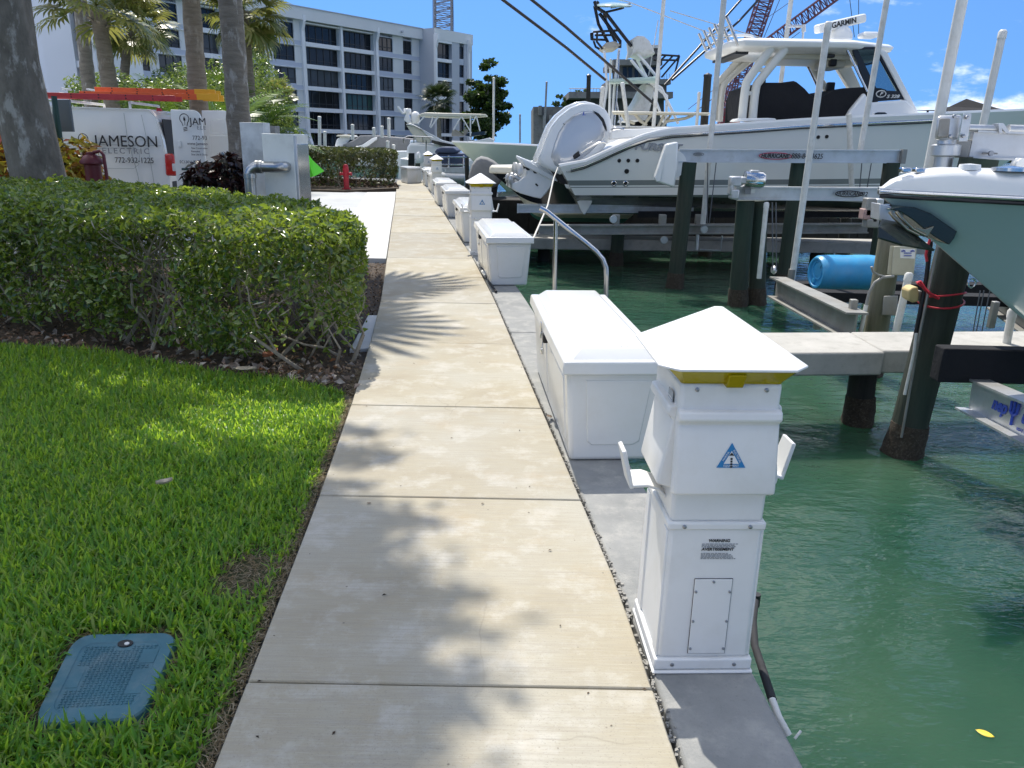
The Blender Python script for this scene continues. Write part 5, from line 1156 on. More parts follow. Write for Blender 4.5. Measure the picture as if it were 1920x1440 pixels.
b0 = at(1368, 213, 190); ck = thing('crane', 'steep dark red lattice crane boom behind the boat hardtop', 'crane', V((b0.x, b0.y, WATER_Z)))
lattice(ck, at(1350, 262, 190), at(1447, -40, 190), 2.7, 3.0, 46, M['boom'], .17); tagb = MB(); tagb.hexa([at(1350, 232, 190), at(1388, 232, 190), at(1388, 232, 196), at(1350, 232, 196), at(1352, 203, 190), at(1386, 203, 190), at(1386, 203, 196), at(1352, 203, 196)]); tagb.build('cab', M['redp'], ck)
tagb = MB(); tagb.hexa([at(1330, 285, 188), at(1440, 285, 188), at(1440, 285, 200), at(1330, 285, 200), at(1330, 232, 188), at(1440, 232, 188), at(1440, 232, 200), at(1330, 232, 200)]); tagb.build('barge', M['wing'], ck)
cables(ck, [((1376, 205), (1470, -20)), ((1290, 205), (1440, 90))], 190, .09)
ck = thing('crane', 'slanting red lattice crane boom crossing behind the radar mast', 'crane', V((at(1380, 262, 230).x, 230, WATER_Z))); lattice(ck, at(1376, 130, 230), at(1590, -28, 230), 2.9, 2.9, 38, M['boom'], .18); lattice(ck, at(1352, 280, 230), at(1376, 130, 230), 2.9, 2.9, 14, M['boom'], .18)
cables(ck, [((1400, 60), (1530, -30)), ((1300, 212), (1500, 60)), ((1310, 205), (1455, 95)), ((1590, -28), (1602, 70)), ((1610, -28), (1610, 70))], 230, .10)

# ================================================================== BOATS
def hull(parent, P0, ang, L, B, zk, zs, mats, rake=.9, flare=.12, dead=.45, bows=.35, chb=.86, tran=.25, fr=(.0, .12, .26, .42, .6, .8, 1.), bands=None, name='hull', ns=22, keelrise=.55, stemz=.45):
    """P0 stern centre on plan; ang heading of the bow; zs(t) sheer height; bands: material per strake from keel to sheer, then cap, deck"""
    ca, sa = math.cos(ang), math.sin(ang); rings = []
    for i in range(ns + 1):
        t = (i / ns) ** .82; b = B / 2 * (1 - max(0, (t - .38) / .62) ** 2.3) * (.93 + .07 * min(1, t / .3)) + .015
        h = zs(t); k = zk + (h - zk) * keelrise * max(0, (t - .62) / .38) ** 2.0 if t < 1 else zk + (h - zk) * keelrise
        cb = b * chb * (1 - .45 * max(0, (t - .4) / .6) ** 1.5); cz = k + dead * (cb / (B / 2)) ** .9 * (1 - .1 * t) + (h - k) * .18 * max(0, (t - .55) / .45) ** 1.5
        prof = [(0, k)]; prof.append((cb * .5, k + (cz - k) * .52))
        for f in fr:
            y = cb + (b - cb) * (f + flare * 4 * f * (f - 1) * (.3 + t)); prof.append((y, cz + (h - cz) * f))
        prof += [(max(.01, b - .02), h + .035), (max(.008, b - .16), h + .04), (max(.006, b - .19), h - .02)]
        ring = []
        for s_, pr in ((1, prof), (-1, prof[::-1])):
            for y, z in pr:
                if s_ == -1 and y == 0: continue
                u = L * t - rake * (1 - min(1, max(0, (z - k) / (h - k + 1e-6)))) * max(0, (t - .55) / .45) ** 1.6 + (tran * (1 - (z - k) / (h - k)) if i < 3 else 0) * (1 - i / 3)
                ring.append(V((P0[0] + u * ca - s_ * y * sa, P0[1] + u * sa + s_ * y * ca, z)))
        rings.append(ring)
    m = len(prof); nb = (bands or [0] * 2 + [0] * (len(fr) - 1) + [0] * 3 + [0]); seg = nb[:m - 1]; allb = seg + [nb[-1]] + seg[::-1][:m - 1]
    mb = MB(); n = len(rings[0]); allb = (allb + [0] * n)[:n]; mb.loft(rings, bands=allb); return mb.build(name, mats, parent, smooth=40)
M['sea'] = mat('pale_green_hull', (.40, .52, .46), .22, var=.02, vs=1, coat=.4); M['teal'] = mat('teal_bottom', (.01, .17, .16), .6, var=.2, vs=4); M['navy'] = mat('navy_hull', (.008, .010, .018), .2, coat=.4)
M['cream'] = mat('cream_gel', (.70, .66, .54), .35, var=.03, vs=3); M['bottom'] = mat('hull_bottom', (.30, .31, .29), .5, var=.15, vs=2.5, dirt=(.24, .25, .20), ds=2.5, damt=.7)
M['grey'] = mat('grey_canvas', (.22, .22, .22), .85, var=.12, vs=4, bump=.4, bs=5, bd=.05); M['stripe'] = mat('grey_stripe', (.16, .18, .18), .4); M['tan'] = mat('tan_canvas', (.45, .42, .36), .85, var=.1, vs=4)
M['bluec'] = mat('blue_canvas', (.05, .07, .13), .8, var=.1, vs=3); M['glassd'] = glass('tinted_glass', (.62, .74, .78), .02, .72); M['glasss'] = wglass('boat_glass', (.02, .025, .03))
# pale green centre console with tuna tower
P = at(1310, 300, 21.5); bow = at(843, 267, 21.5); L_ = P.x - bow.x
gb = thing('fishing_boat', 'pale green fishing boat with tall black and white tuna tower and outriggers', 'boat', (P.x, 21.5, WATER_Z)); zsh = bow.z
hull(gb, (P.x, 22.2), math.pi, L_, 2.9, -.35, lambda t: zsh - .20 * (1 - t) ** 1.3, [M['sea'], M['gel']], rake=1.7, bands=[0] * 2 + [0] * 6 + [1] * 3 + [1], keelrise=.25, dead=.5)
K = lambda x, y, o=0.: at(x, y, 22.2 + o)
def tubes(name, parent, m, segs, r=.03, n=7):
    for q in segs:
        mb = MB(); mb.tube([K(*p) for p in q], r, n); mb.build(name, m, parent, smooth=60)
tubes('tower_leg', gb, M['gel'], [[(1128, 232, -.8), (1138, 160, -.7), (1133, 95, -.6)], [(1147, 235, -.8), (1152, 160, -.6), (1161, 92, -.5)], [(1142, 232, .8), (1145, 110, .6)]], .035)
tubes('tower_leg', gb, M['gel'], [[(1183, 112, -.6), (1210, 145, -.7), (1240, 165, -.7), (1272, 232, -.8)], [(1195, 112, .5), (1215, 150, .6), (1246, 232, .8)], [(1186, 88, -.5), (1232, 145, -.6)], [(1214, 150, -.7), (1250, 180, -.7), (1249, 232, -.7)]], .04)
tubes('tower_upright', gb, M['blackm'], [[(1184, 87, -.5), (1136, 25, -.5), (1118, 14, -.5), (1115, 3, -.45)], [(1162, 90, -.4), (1163, 78, -.4), (1124, 25, -.4), (1134, 22, -.4)], [(1140, 80, .4), (1122, 45, .4), (1115, 12, .4), (1122, 3, .4)], [(1155, 80, .3), (1136, 40, .3), (1133, 25, .2)]], .045)
tubes('tower_rail', gb, M['blackm'], [[(1112, 60, -.4), (1160, 57, -.4)], [(1115, 66, .3), (1152, 66, .3)], [(1112, 74, -.3), (1138, 75, -.3)], [(1120, 60, -.4), (1119, 78, -.4), (1130, 92, -.4)], [(1113, 77, .2), (1117, 88, .2), (1124, 92, .1)], [(1136, 23, 0), (1165, 16, 0), (1170, 14, 0)], [(1145, 14, -.3), (1182, 8, -.3)]], .03)
mb = MB(); mb.loft([[K(1150 + 37 * kk * math.cos(a), 9 + dy, 1.0 * kk * math.sin(a)) for a in [q * .3927 for q in range(16)]] for kk, dy in ((.85, 5), (1., 2.5), (.98, .5), (.6, -3), (.05, -5))]); mb.build('tower_roof', M['sea'], gb, smooth=50)
mb = MB(); mb.hexa([K(1107, 75, -.3), K(1113, 77, -.3), K(1113, 77, .2), K(1107, 75, .2), K(1106, 62, -.3), K(1113, 60, -.3), K(1113, 60, .2), K(1106, 62, .2)]); mb.build('upper_console', M['black'], gb)
mb = MB(); mb.puff([K(x, y) for x, y in ((1124, 92), (1133, 83), (1150, 80), (1162, 88), (1152, 95), (1132, 97))], (0, 1, 0), .5, 4); mb.build('tower_cushion', M['tan'], gb, smooth=60)
mb = MB(); mb.puff([K(x, y) for x, y in ((1178, 78), (1190, 70), (1202, 71), (1213, 80), (1224, 104), (1205, 112), (1186, 106), (1176, 110), (1180, 95))], (0, 1, 0), .6, 4); mb.build('tower_cover', M['pvc'], gb, smooth=40)
mb = MB(); mb.hexa([K(1142, 158, -1.2), K(1234, 156, -1.2), K(1234, 156, 1.2), K(1142, 158, 1.2), K(1142, 148, -1.2), K(1234, 143, -1.2), K(1234, 143, 1.2), K(1142, 148, 1.2)]); mb.build('hardtop', M['sea'], gb, bevel=.08)
mb = MB(); mb.puff([K(x, y) for x, y in ((1160, 230), (1188, 190), (1205, 158), (1222, 160), (1216, 195), (1206, 230))], (0, 1, 0), .7, 4); mb.build('helm_cover', M['pvc'], gb, smooth=40)
tubes('ladder_rail', gb, M['chrome'], [[(1152, 235, -1), (1158, 160, -.9), (1161, 95, -.7)], [(1164, 235, -1), (1156, 190, -1)]], .02)
tubes('outrigger', gb, M['blackm'], [[(1135, 150, -1.3), (1060, 88, -2.2), (930, -10, -3.5)], [(1228, 196, -1.3), (1060, 50, -2.4), (985, -10, -3.2)], [(1246, 160, 1.3), (1300, 100, 2), (1420, -35, 4)], [(1260, 150, 1.6), (1385, 40, 3), (1440, -20, 4)]], .035)
tubes('antenna', gb, M['pvc'], [[(1150, -2, 0), (1180, 4, 0), (1330, 62, 0), (1360, 75, 0)], [(1256, 20, 1), (1440, 75, 1)], [(1234, 38, 0), (1216, 142, 0)]], .014, 5)
# boat with cream T top behind
cb_ = thing('fishing_boat', 'boat with a wide cream T top seen behind the big white boat engine', 'boat', (at(1230, 250, 18.7).x, 19.3, WATER_Z)); K2 = lambda x, y, o=0.: at(x, y, 19.3 + o)
mb = MB(); mb.hexa([K2(1150, 215, -1), K2(1325, 217, -1), K2(1330, 217, 1), K2(1150, 215, 1), K2(1146, 208, -1), K2(1332, 211, -1), K2(1332, 211, 1), K2(1146, 208, 1)]); mb.build('t_top', M['cream'], cb_, bevel=.03)
for q in ([(1165, 213, -.8), (1173, 225, -.8), (1190, 232, -.8)], [(1190, 213, -.8), (1200, 226, -.8), (1213, 235, -.8)], [(1222, 215, -.8), (1203, 240, -.8)], [(1245, 216, -.8), (1233, 240, -.8)], [(1258, 216, .8), (1240, 240, .8)], [(1300, 216, -.8), (1285, 222, -.8), (1248, 228, -.8), (1240, 240, -.8)]):
    mb = MB(); mb.tube([K2(*p) for p in q], .035, 7); mb.build('top_leg', M['cream'], cb_, smooth=60)
hull(cb_, (K2(1140, 0).x, 19.6), 0., 5.4, 2.4, .3, lambda t: 1.92, [M['grey'], M['gel']], bands=[0] * 8 + [1] * 4)
mb = MB(); mb.puff([K2(x, y) for x, y in ((1183, 240), (1185, 230), (1205, 226), (1228, 232), (1235, 240))], (0, 1, 0), .4, 4); mb.build('console_cover', M['canvas'], cb_, smooth=60)
# navy boat on the next lift, bow under the tilted engines
bow = at(918, 323, 16.9); st_ = at(1200, 350, 16.9)
nb_ = thing('motorboat', 'navy hulled boat with cream deck and teal bottom, bow under the tilted engines', 'boat', (bow.x, 17, WATER_Z))
hull(nb_, (st_.x, 17.3), math.pi, st_.x - bow.x, 2.2, -.10, lambda t: bow.z - .08 * (1 - t), [M['navy'], M['cream'], M['teal']], rake=.8, bands=[2, 1, 1, 1, 0, 0, 0, 0, 1, 1, 1, 1], keelrise=.40, dead=.3)
mb = MB(); hz = bow.z
mb.hexa([(bow.x - .02, 16.9, hz - .02), (bow.x + 1.0, 16.2, hz - .02), (bow.x + 1.0, 18.4, hz - .02), (bow.x - .02, 17.7, hz - .02), (bow.x, 16.95, hz + .13), (bow.x + 1.0, 16.3, hz + .15), (bow.x + 1.0, 18.3, hz + .15), (bow.x, 17.65, hz + .13)]); mb.build('bow_cap', M['cream'], nb_, bevel=.04)
# covered outboard of a neighbour
cv = at(912, 330, 19.5); t = thing('covered_outboard', 'grey canvas covered outboard engine on the boat between the pedestal and the navy bow', 'engine', (cv.x, 19.5, WATER_Z)); K3 = lambda x, y: at(x, y, 19.5)
mb = MB(); mb.puff([K3(x, y) for x, y in ((880, 342), (879, 330), (885, 308), (893, 297), (902, 292.5), (914, 295), (926, 301), (936, 309), (943, 320), (944, 335), (934, 348), (920, 354), (900, 352), (887, 348))], (0, 1, 0), .42, 6, .42); mb.build('cover', M['grey'], t, smooth=70)
mb = MB(); mb.hexa([K3(900, 372), K3(930, 372), K3(930, 372) + V((0, .3, 0)), K3(900, 372) + V((0, .3, 0)), K3(900, 345), K3(934, 345), K3(934, 345) + V((0, .3, 0)), K3(900, 345) + V((0, .3, 0))]); mb.build('leg', M['black'], t, bevel=.03)
mb = MB(); a = K3(885, 385); mb.hexa([K3(884, 392), K3(1010, 392), K3(1010, 392) + V((0, 2, 0)), K3(884, 392) + V((0, 2, 0)), K3(884, 372), K3(1010, 365), K3(1010, 365) + V((0, 2, 0)), K3(884, 372) + V((0, 2, 0))]); mb.build('transom', M['navy'], t, bevel=.03)
# flybridge yacht
K4 = lambda x, y, o=0.: at(x, y, 40 + o); yb = thing('yacht', 'white flybridge yacht with beige bimini, radar domes and dark side window', 'yacht', (K4(830, 262).x, 41.5, WATER_Z))
def kp(name, pts, m, o0=0., dep=2.6, bev=.06, K_=K4, par=yb):
    mb = MB(); mb.prism([K_(x, y, o0) for x, y in pts], (0, dep, 0)); return mb.build(name, m, par, bevel=bev)
kp('hull', [(745, 350), (750, 296), (780, 300), (880, 300), (960, 270), (930, 350)], M['gel'], -.3, 3.6)
kp('cabin', [(762, 300), (763, 276), (768, 268), (800, 269), (858, 278), (870, 300)], M['gel'], 0, 3.0, .12)
kp('arch', [(760, 233), (770, 231), (800, 247), (828, 262), (850, 268), (900, 262), (918, 258), (927, 262), (925, 272), (850, 276), (815, 272), (808, 262), (790, 244), (776, 237)], M['gel'], -.1, .35, .04)
kp('arch_inner', [(762, 235), (776, 237), (790, 244), (808, 262), (806, 268), (783, 266), (770, 248)], M['cream'], -.02, .2, .02)
kp('side_window', [(809, 262), (830, 267), (860, 273), (858, 276), (826, 273), (810, 268)], M['glasss'], -.16, .1, 0)
kp('bimini', [(783, 215), (797, 211), (835, 212), (900, 213.5), (911, 214), (911, 216.5), (870, 219.5), (800, 218.5), (787, 218)], M['cream'], 0, 2.6, .05)
for q in ([(796, 218), (783, 233)], [(822, 219), (807, 240)], [(812, 219), (806, 238)], [(864, 220), (850, 244)], [(866, 220), (884, 250)], [(893, 218), (885, 232)], [(893, 218), (900, 246)], [(882, 217), (882, 255)]):
    mb = MB(); mb.tube([K4(*q[0]), K4(*q[1])], .035, 6); mb.build('bimini_strut', M['gel'], yb, smooth=60)
for x, y, rx, h in ((779, 222, 8, .32), (764, 210, 7, .22)):
    c = K4(x, y, .8); k = rx / 1442 * 40; mb = MB(); mb.lathe([(k * .85, -.25), (k, -.1), (k, h * .4), (k * .8, h * .8), (k * .4, h), (0, h * 1.05)] if rx > 7 else [(k * .8, -.12), (k, -.08), (k, .12), (k * .85, .16), (0, .17)], c, (0, 0, 1), 16); mb.build('radar_dome', M['gel'], yb, smooth=60)
kp('radar_mast', [(757, 225), (761, 213), (766, 213), (772, 231), (764, 231)], M['gel'], .6, .3, .03); mb = MB(); mb.tube([K4(756, 213, .6), K4(749, 204, .6), K4(746, 200, .6)], .07, 6); mb.build('horn', M['gel'], yb)
kp('helm_seat', [(846, 255), (848, 243), (854, 243), (864, 250), (870, 255)], M['tan'], .8, .8, .05); kp('helm_seat', [(868, 252), (870, 242), (876, 242), (875, 254)], M['tan'], .8, .8, .05); kp('windscreen', [(872, 254), (878, 249), (910, 246), (908, 252), (880, 256)], M['glasss'], .1, 2, 0)
kp('door', [(765, 316), (766, 287), (777, 287), (777, 315)], M['glasss'], -.35, .1, 0)
tb_ = thing('dinghy', 'white dinghy gear hanging off the flybridge yacht stern', 'dinghy', K4(785, 300, -.8))
mb = MB(); mb.puff([K4(x, y, -1) for x, y in ((780, 302), (782, 286), (787, 283), (788, 296), (796, 292), (794, 304), (786, 309))], (0, 1, 0), .35, 3); mb.build('hull', M['gel'], tb_, smooth=60)
for q in ([(757, 259, -.4), (765, 255, -.4), (808, 257, -.4), (812, 258, -.4)], [(757, 259, -.4), (757, 268, -.4)], [(776, 256, -.4), (776, 268, -.4)], [(793, 256, -.4), (793, 268, -.4)], [(799, 262, -.4), (799, 308, -.4)]): mb = MB(); mb.tube([K4(*p) for p in q], .03, 5); mb.build('rail', M['chrome'], yb)
# pontoon boat with dark canopy
K5 = lambda x, y, o=0.: at(x, y, 30 + o); pb = thing('pontoon_boat', 'pontoon boat with dark blue canopy and grey rails', 'boat', V((K5(842, 300).x, 31, WATER_Z)))
kp('canopy', [(814, 287), (818, 279), (826, 275.5), (850, 276), (858, 284), (852, 287.5)], M['bluec'], 0, 2.2, .06, K5, pb); kp('curtain', [(811, 288), (870, 288), (870, 312), (811, 312)], M['bluec'], .1, 2.1, .03, K5, pb)
for y in (295, 309): mb = MB(); mb.tube([K5(810, y, -.1), K5(872, y, -.1)], .035, 6); mb.build('rail', M['chrome'], pb)
for x in (812, 819, 841, 869): mb = MB(); mb.tube([K5(x, 291, -.1), K5(x, 314, -.1)], .03, 6); mb.build('rail_post', M['chrome'], pb)
kp('deck', [(808, 313), (874, 313), (874, 325), (812, 325)], M['alu'], 0, 2.4, .03, K5, pb)
for o in (.2, 1.9): mb = MB(); mb.tube([K5(806, 330, o), K5(812, 332, o), K5(872, 334, o)], [.1, .27, .27], 14); mb.build('pontoon', M['alu'], pb, smooth=60)
# motor cruiser with grey cover
K6 = lambda x, y, o=0.: at(x, y, 47 + o); mc = thing('motor_cruiser', 'white cruiser under grey canvas cover, bow rail pointing left', 'boat', V((K6(680, 262).x, 48, WATER_Z)))
kp('hull', [(576, 276), (584, 274), (640, 278), (700, 270), (770, 262), (770, 295), (600, 295)], M['gel'], 0, 2.8, .1, K6, mc); kp('cover', [(640, 272), (660, 264), (675, 254), (700, 253.5), (769, 260), (767, 285), (680, 290)], M['grey'], -.05, 2.7, .1, K6, mc)
kp('foredeck_strake', [(655, 279), (680, 271), (698, 259), (707, 256.5), (706, 262), (690, 274), (672, 281)], M['gel'], -.25, .3, .03, K6, mc); kp('cabin', [(627, 275), (631, 261), (640, 255), (655, 255), (664, 262), (650, 275)], M['gel'], .4, 1.9, .08, K6, mc)
kp('cabin_roof', [(630, 256), (632, 253), (655, 253), (658, 257)], M['cream'], .2, 2.2, .03, K6, mc); kp('windows', [(645, 274), (656, 262), (668, 257), (676, 256), (664, 272)], M['glasss'], .2, .3, 0, K6, mc)
for q in ([(578, 273), (600, 274), (627, 276)], [(582, 273), (582, 277)], [(598, 274), (598, 278)]): mb = MB(); mb.tube([K6(*p, -.1) for p in q], .035, 5); mb.build('bow_rail', M['chrome'], mc)
kp('lower_boat_hull', [(640, 288), (705, 284), (770, 283), (770, 312), (650, 312)], M['wing2'], -2.5, 1.6, .05, K6, thing('skiff', 'pale skiff lying in front of the covered cruiser', 'boat', V((K6(700, 262).x, 45, WATER_Z))))
# black canopy tent far right
K7 = lambda x, y, o=0.: at(x, y, 34 + o); tn = thing('canopy_tent', 'black peaked canopy tent beyond the boat bow at far right', 'canopy', V((K7(1815, 300).x, 36, WATER_Z)))
pk = K7(1812, 185, 2.0); rim = [K7(1716, 206, 0), K7(1760, 208, 0), K7(1920, 214, 0), K7(1985, 216, 0), K7(1990, 214, 4.2), K7(1740, 206, 4.2)]
mb = MB(); vs = [pk]; 
for k in (.33, .66, 1.): vs += [pk.lerp(r_, k) + V((0, 0, -.16 * math.sin(math.pi * k) * 1.3)) for r_ in rim]
fs = [(0, 1 + i, 1 + (i + 1) % 6) for i in range(6)]
for r_ in range(2): fs += [(1 + r_ * 6 + i, 7 + r_ * 6 + i, 7 + r_ * 6 + (i + 1) % 6, 1 + r_ * 6 + (i + 1) % 6) for i in range(6)]
mb.add(vs, fs); o = mb.build('roof', M['canvas'], tn); o.modifiers.new('thick', 'SOLIDIFY').thickness = .02
for r_ in rim: mb = MB(); mb.tube([r_, V((r_.x, r_.y, WATER_Z))], .05, 6); mb.build('pole', M['blackm'], tn)
# far dock strips
for x0, x1, y0, Y in ((1640, 1990, 218, 33),): 
    a, b = at(x0, y0, Y), at(x1, y0, Y); mb = MB(); mb.hexa(lbox(a.x, b.x, Y, Y + 5, -1, .1)); tag(mb.build('far_dock', M['pier']), 'low concrete dock under the black canopy tent', 'dock')

# ================================================================== MAIN BOAT ON THE LIFT
from mathutils.bvhtree import BVHTree
def bvh(o): return BVHTree.FromPolygons([v.co[:] for v in o.data.vertices], [tuple(p.vertices) for p in o.data.polygons])
def hit(tr, x, y):
    c = V((0, 0, CAM_H)); h = tr.ray_cast(c, ray(x, y).normalized()); return (h[0], h[1] if h[1].y < 0 else -h[1]) if h[0] else (None, None)
BY = 15.45; stern = at(1052, 330, 13.9); X0 = stern.x - .02; LB = 10.0
pts_sheer = [(1036, 312), (1060, 313), (1082, 311), (1100, 303), (1130, 289), (1160, 275), (1190, 262), (1215, 252), (1260, 243), (1330, 238), (1500, 226), (1600, 221), (1740, 215), (1830, 211), (2010, 203)]
sx_ = [at(x, y, 13.95).x for x, y in pts_sheer]; sz_ = [at(x, y, 13.95).z for x, y in pts_sheer]
boat = thing('fishing_boat', 'large white centre console boat with hardtop and tilted outboard engines, hanging on the lift', 'boat', (X0 + 4, BY, WATER_Z))
zk0 = at(1200, 402, 15.45).z
def stripe_mat():
    m, n, b = _nodes('striped_gelcoat'); t = n.nodes.new('ShaderNodeTexCoord'); sp = n.nodes.new('ShaderNodeSeparateXYZ'); n.links.new(t.outputs['Object'], sp.inputs[0])
    def mm(op, a_, b_):
        k = n.nodes.new('ShaderNodeMath'); k.operation = op
        for i, q in enumerate((a_, b_)):
            if isinstance(q, (int, float)): k.inputs[i].default_value = q
            else: n.links.new(q, k.inputs[i])
        return k.outputs[0]
    z0 = at(1150, 343.5, 13.95); v = mm('SUBTRACT', mm('SUBTRACT', sp.outputs['Z'], z0.z), mm('MULTIPLY', mm('SUBTRACT', sp.outputs['X'], z0.x), .024))
    band = lambda lo, hi: mm('MULTIPLY', mm('GREATER_THAN', v, lo), mm('LESS_THAN', v, hi))
    c = _mix(n, band(-.045, .045), (.74, .75, .73), (.19, .21, .21)); c = _mix(n, band(-.085, -.070), c, (.19, .21, .21))
    low = _ramp(n, _noise(n, 2.2, 6, .65), [(.35, (.15, .16, .135)), (.65, (.25, .26, .225))]); c = _mix(n, mm('LESS_THAN', v, -.27), c, low); c = _mix(n, band(-.275, -.215), c, (.10, .13, .11))  # bottom paint colour, darkened further for the shadow under the hull
    n.links.new(c, b.inputs['Base Color']); b.inputs['Roughness'].default_value = .26; b.inputs['Coat Weight'].default_value = .3; return m
M['striped'] = stripe_mat()
hl = hull(boat, (X0, BY), 0., LB, 3.1, zk0, lambda t: float(np.interp(X0 + LB * t, sx_, sz_)), [M['striped'], M['gel'], M['bottom']], rake=1.9, flare=.10, dead=.50, chb=.90, tran=.55, fr=(0, .1, .2, .35, .5, .65, .8, .9, 1.), bands=[0] * 10 + [1] * 4, ns=44, keelrise=.35)
tr = bvh(hl)
# rubbing strake along the sheer
mb = MB(); q = []
for x, y in ((1040, 317), (1070, 318), (1095, 312), (1130, 297), (1160, 283), (1190, 270), (1215, 261), (1260, 254), (1330, 249), (1420, 243), (1500, 237), (1600, 232), (1700, 228), (1760, 225)):
    p_, n_ = hit(tr, x, y)
    if p_: q.append(p_ + n_ * .008)
mb.tube(q, .022, 6); mb.build('rub_rail', M['chrome'], boat, smooth=60)
mb = MB(); mb.tube([p_ + V((0, -.012, -.035)) for p_ in q], .010, 5); mb.build('rub_rail_shadow_line', M['black'], boat, smooth=60)
for x, y, r, m in ((1161, 301, .033, 'black'), (1178, 301, .033, 'black'), (1195, 301, .033, 'black'), (1175, 321, .042, 'black'), (1151, 344, .05, 'chrome'), (1173, 344, .05, 'chrome'), (1534, 257, .03, 'black'), (1550, 256, .03, 'black'), (1695, 331, .02, 'black'), (1590, 216, .02, 'chrome')):
    p_, n_ = hit(tr, x, y)
    if p_ is None: continue
    mb = MB(); mb.lathe([(r, 0), (r, .012), (r * .75, .018), (r * .6, .008), (0, .006)], p_, n_, 14); o = mb.build('hull_fitting', M[m], boat, smooth=50)
    if m == 'chrome': mb = MB(); mb.lathe([(r * .55, .008), (r * .5, .014), (0, .014)], p_, n_, 12); mb.build('fitting_hole', M['black'], o)
p_, n_ = hit(tr, 1226, 276)
M['letter'] = mat('chrome_letter', (.26, .27, .28), .35, .5); text('lettering', 'PURSUIT', .165, p_ + n_ * .02 + V((.06, 0, 0)), (1, .0, -.02), (0, 0, 1), M['letter'], boat, .008, .006, .25, 'CENTER', 1.25)
p_, n_ = hit(tr, 1067, 322); text('lettering', 'PURSUIT', .03, p_ + n_ * .01, (1, 0, 0), (0, 0, 1), M['grey_ink'], boat, .002, 0, .2)
# bow rail / cockpit rail at the stern quarter
mb = MB(); pp = lambda x, y, Y=14.3: at(x, y, Y)
mb.tube([pp(1090, 287), pp(1100, 280), pp(1122, 268), pp(1132, 266), pp(1137, 270)], .02, 6); mb.build('grab_rail', M['chrome'], boat, smooth=60)
mb = MB(); mb.tube([pp(1146, 245), pp(1150, 240), pp(1160, 239), pp(1170, 242)], .02, 6); mb.build('grab_rail', M['chrome'], boat, smooth=60)
mb = MB(); mb.prism([pp(x, y, 14.4) for x, y in ((1145, 262), (1144, 246), (1155, 242), (1200, 241), (1250, 238), (1262, 240), (1250, 246), (1200, 258))], (0, .3, 0)); mb.build('coaming_bolster', M['gel'], boat, bevel=.03)
mb = MB(); mb.prism([pp(x, y, 14.2) for x, y in ((1375, 228), (1382, 222), (1440, 221), (1455, 222), (1456, 226))], (0, .3, 0)); mb.build('coaming_bolster', M['gel'], boat, bevel=.03)
# hardtop
HX0 = at(1376, 83, 14.3).x; HX1 = at(1703, 82, 14.3).x; hz = at(1540, 88, 14.3).z
mb = MB(); a, b = HX0, HX1
ring = lambda x0, x1, y0, y1, z: [V((x0, y0 + .25, z)), V((x0 + .2, y0, z)), V((x1 - .9, y0, z)), V((x1, y0 + .55, z)), V((x1, y1 - .55, z)), V((x1 - .9, y1, z)), V((x0 + .2, y1, z)), V((x0, y1 - .25, z))]
mb.loft([ring(a + .1, b - .25, 14.5, 16.5, hz - .06), ring(a, b - .02, 14.32, 16.68, hz), ring(a - .02, b + .02, 14.30, 16.70, hz + .08), ring(a + .04, b - .05, 14.38, 16.62, hz + .13), ring(a + .3, b - .4, 14.7, 16.3, hz + .17)]); ht = mb.build('hardtop', M['gel'], boat, bevel=.02)
mb = MB(); mb.box((a + .25, 15.5, hz - .075), (.22, 1.7, .05)); mb.build('light_bar', M['black'], ht)
mb = MB(); mb.box((a + 1.9, 15.5, hz - .10), (1.7, 1.3, .10)); mb.build('ceiling_liner', M['cream'], ht, bevel=.03)
mb = MB(); mb.box((a + 2.05, 15.3, hz - .2), (.32, .7, .14)); mb.build('electronics_box', M['cream'], ht, bevel=.03)
mb = MB(); mb.box((a + 1.95, 14.9, hz - .19), (.12, .12, .12)); mb.build('speaker', M['black'], ht, bevel=.02)
mb = MB(); mb.box((a + 1.75, 14.6, hz - .11), (.2, .12, .06)); mb.build('ceiling_lamp', M['black'], ht, bevel=.02)
for k in range(6):
    y = 14.45 + k * .42; mb = MB(); mb.tube([V((a + .12, y, hz + .02)), V((a - .13, y, hz + .46))], .03, 8); mb.build('rod_holder', M['chrome'], boat, smooth=60)
mb = MB(); mb.tube([V((a + .02, 14.4, hz + .2)), V((a + .02, 16.6, hz + .2))], .015, 6); mb.tube([V((a - .06, 14.4, hz + .33)), V((a - .06, 16.6, hz + .33))], .015, 6); mb.build('rod_rail', M['chrome'], boat, smooth=60)
mb = MB(); mb.tube([pp(1352, 72, 15), pp(1356, 67, 15), pp(1395, 66, 15), pp(1410, 68, 15), pp(1414, 74, 15)], .025, 6); mb.build('top_rail', M['gel'], boat, smooth=60)
M['leg'] = mat('powder_coated_pipe', (.72, .71, .65), .35)
def legs(name, qs, Y, r):
    for q in qs:
        P_ = [at(x, y, Y) for x, y in q]; mb = MB(); R2 = []
        for i in range(len(P_) - 1):
            for k in range(4): R2.append((P_[max(0, i - 1)], P_[i], P_[i + 1], P_[min(len(P_) - 1, i + 2)], k / 4))
        cr = [0.5 * ((2 * p1) + (p2 - p0) * t_ + (2 * p0 - 5 * p1 + 4 * p2 - p3) * t_ ** 2 + (3 * p1 - p0 - 3 * p2 + p3) * t_ ** 3) for p0, p1, p2, p3, t_ in R2] + [P_[-1]]
        mb.tube(cr, r, 9); mb.build(name, M['leg'], boat, smooth=60)
legs('hardtop_leg', [[(1391, 226), (1398, 165), (1406, 145), (1446, 90)], [(1411, 226), (1417, 168), (1427, 148), (1473, 91)]], 14.45, .075)
legs('hardtop_leg', [[(1349, 228), (1353, 178), (1362, 152), (1407, 112)], [(1338, 226), (1344, 160), (1352, 150), (1388, 111)]], 16.5, .07)
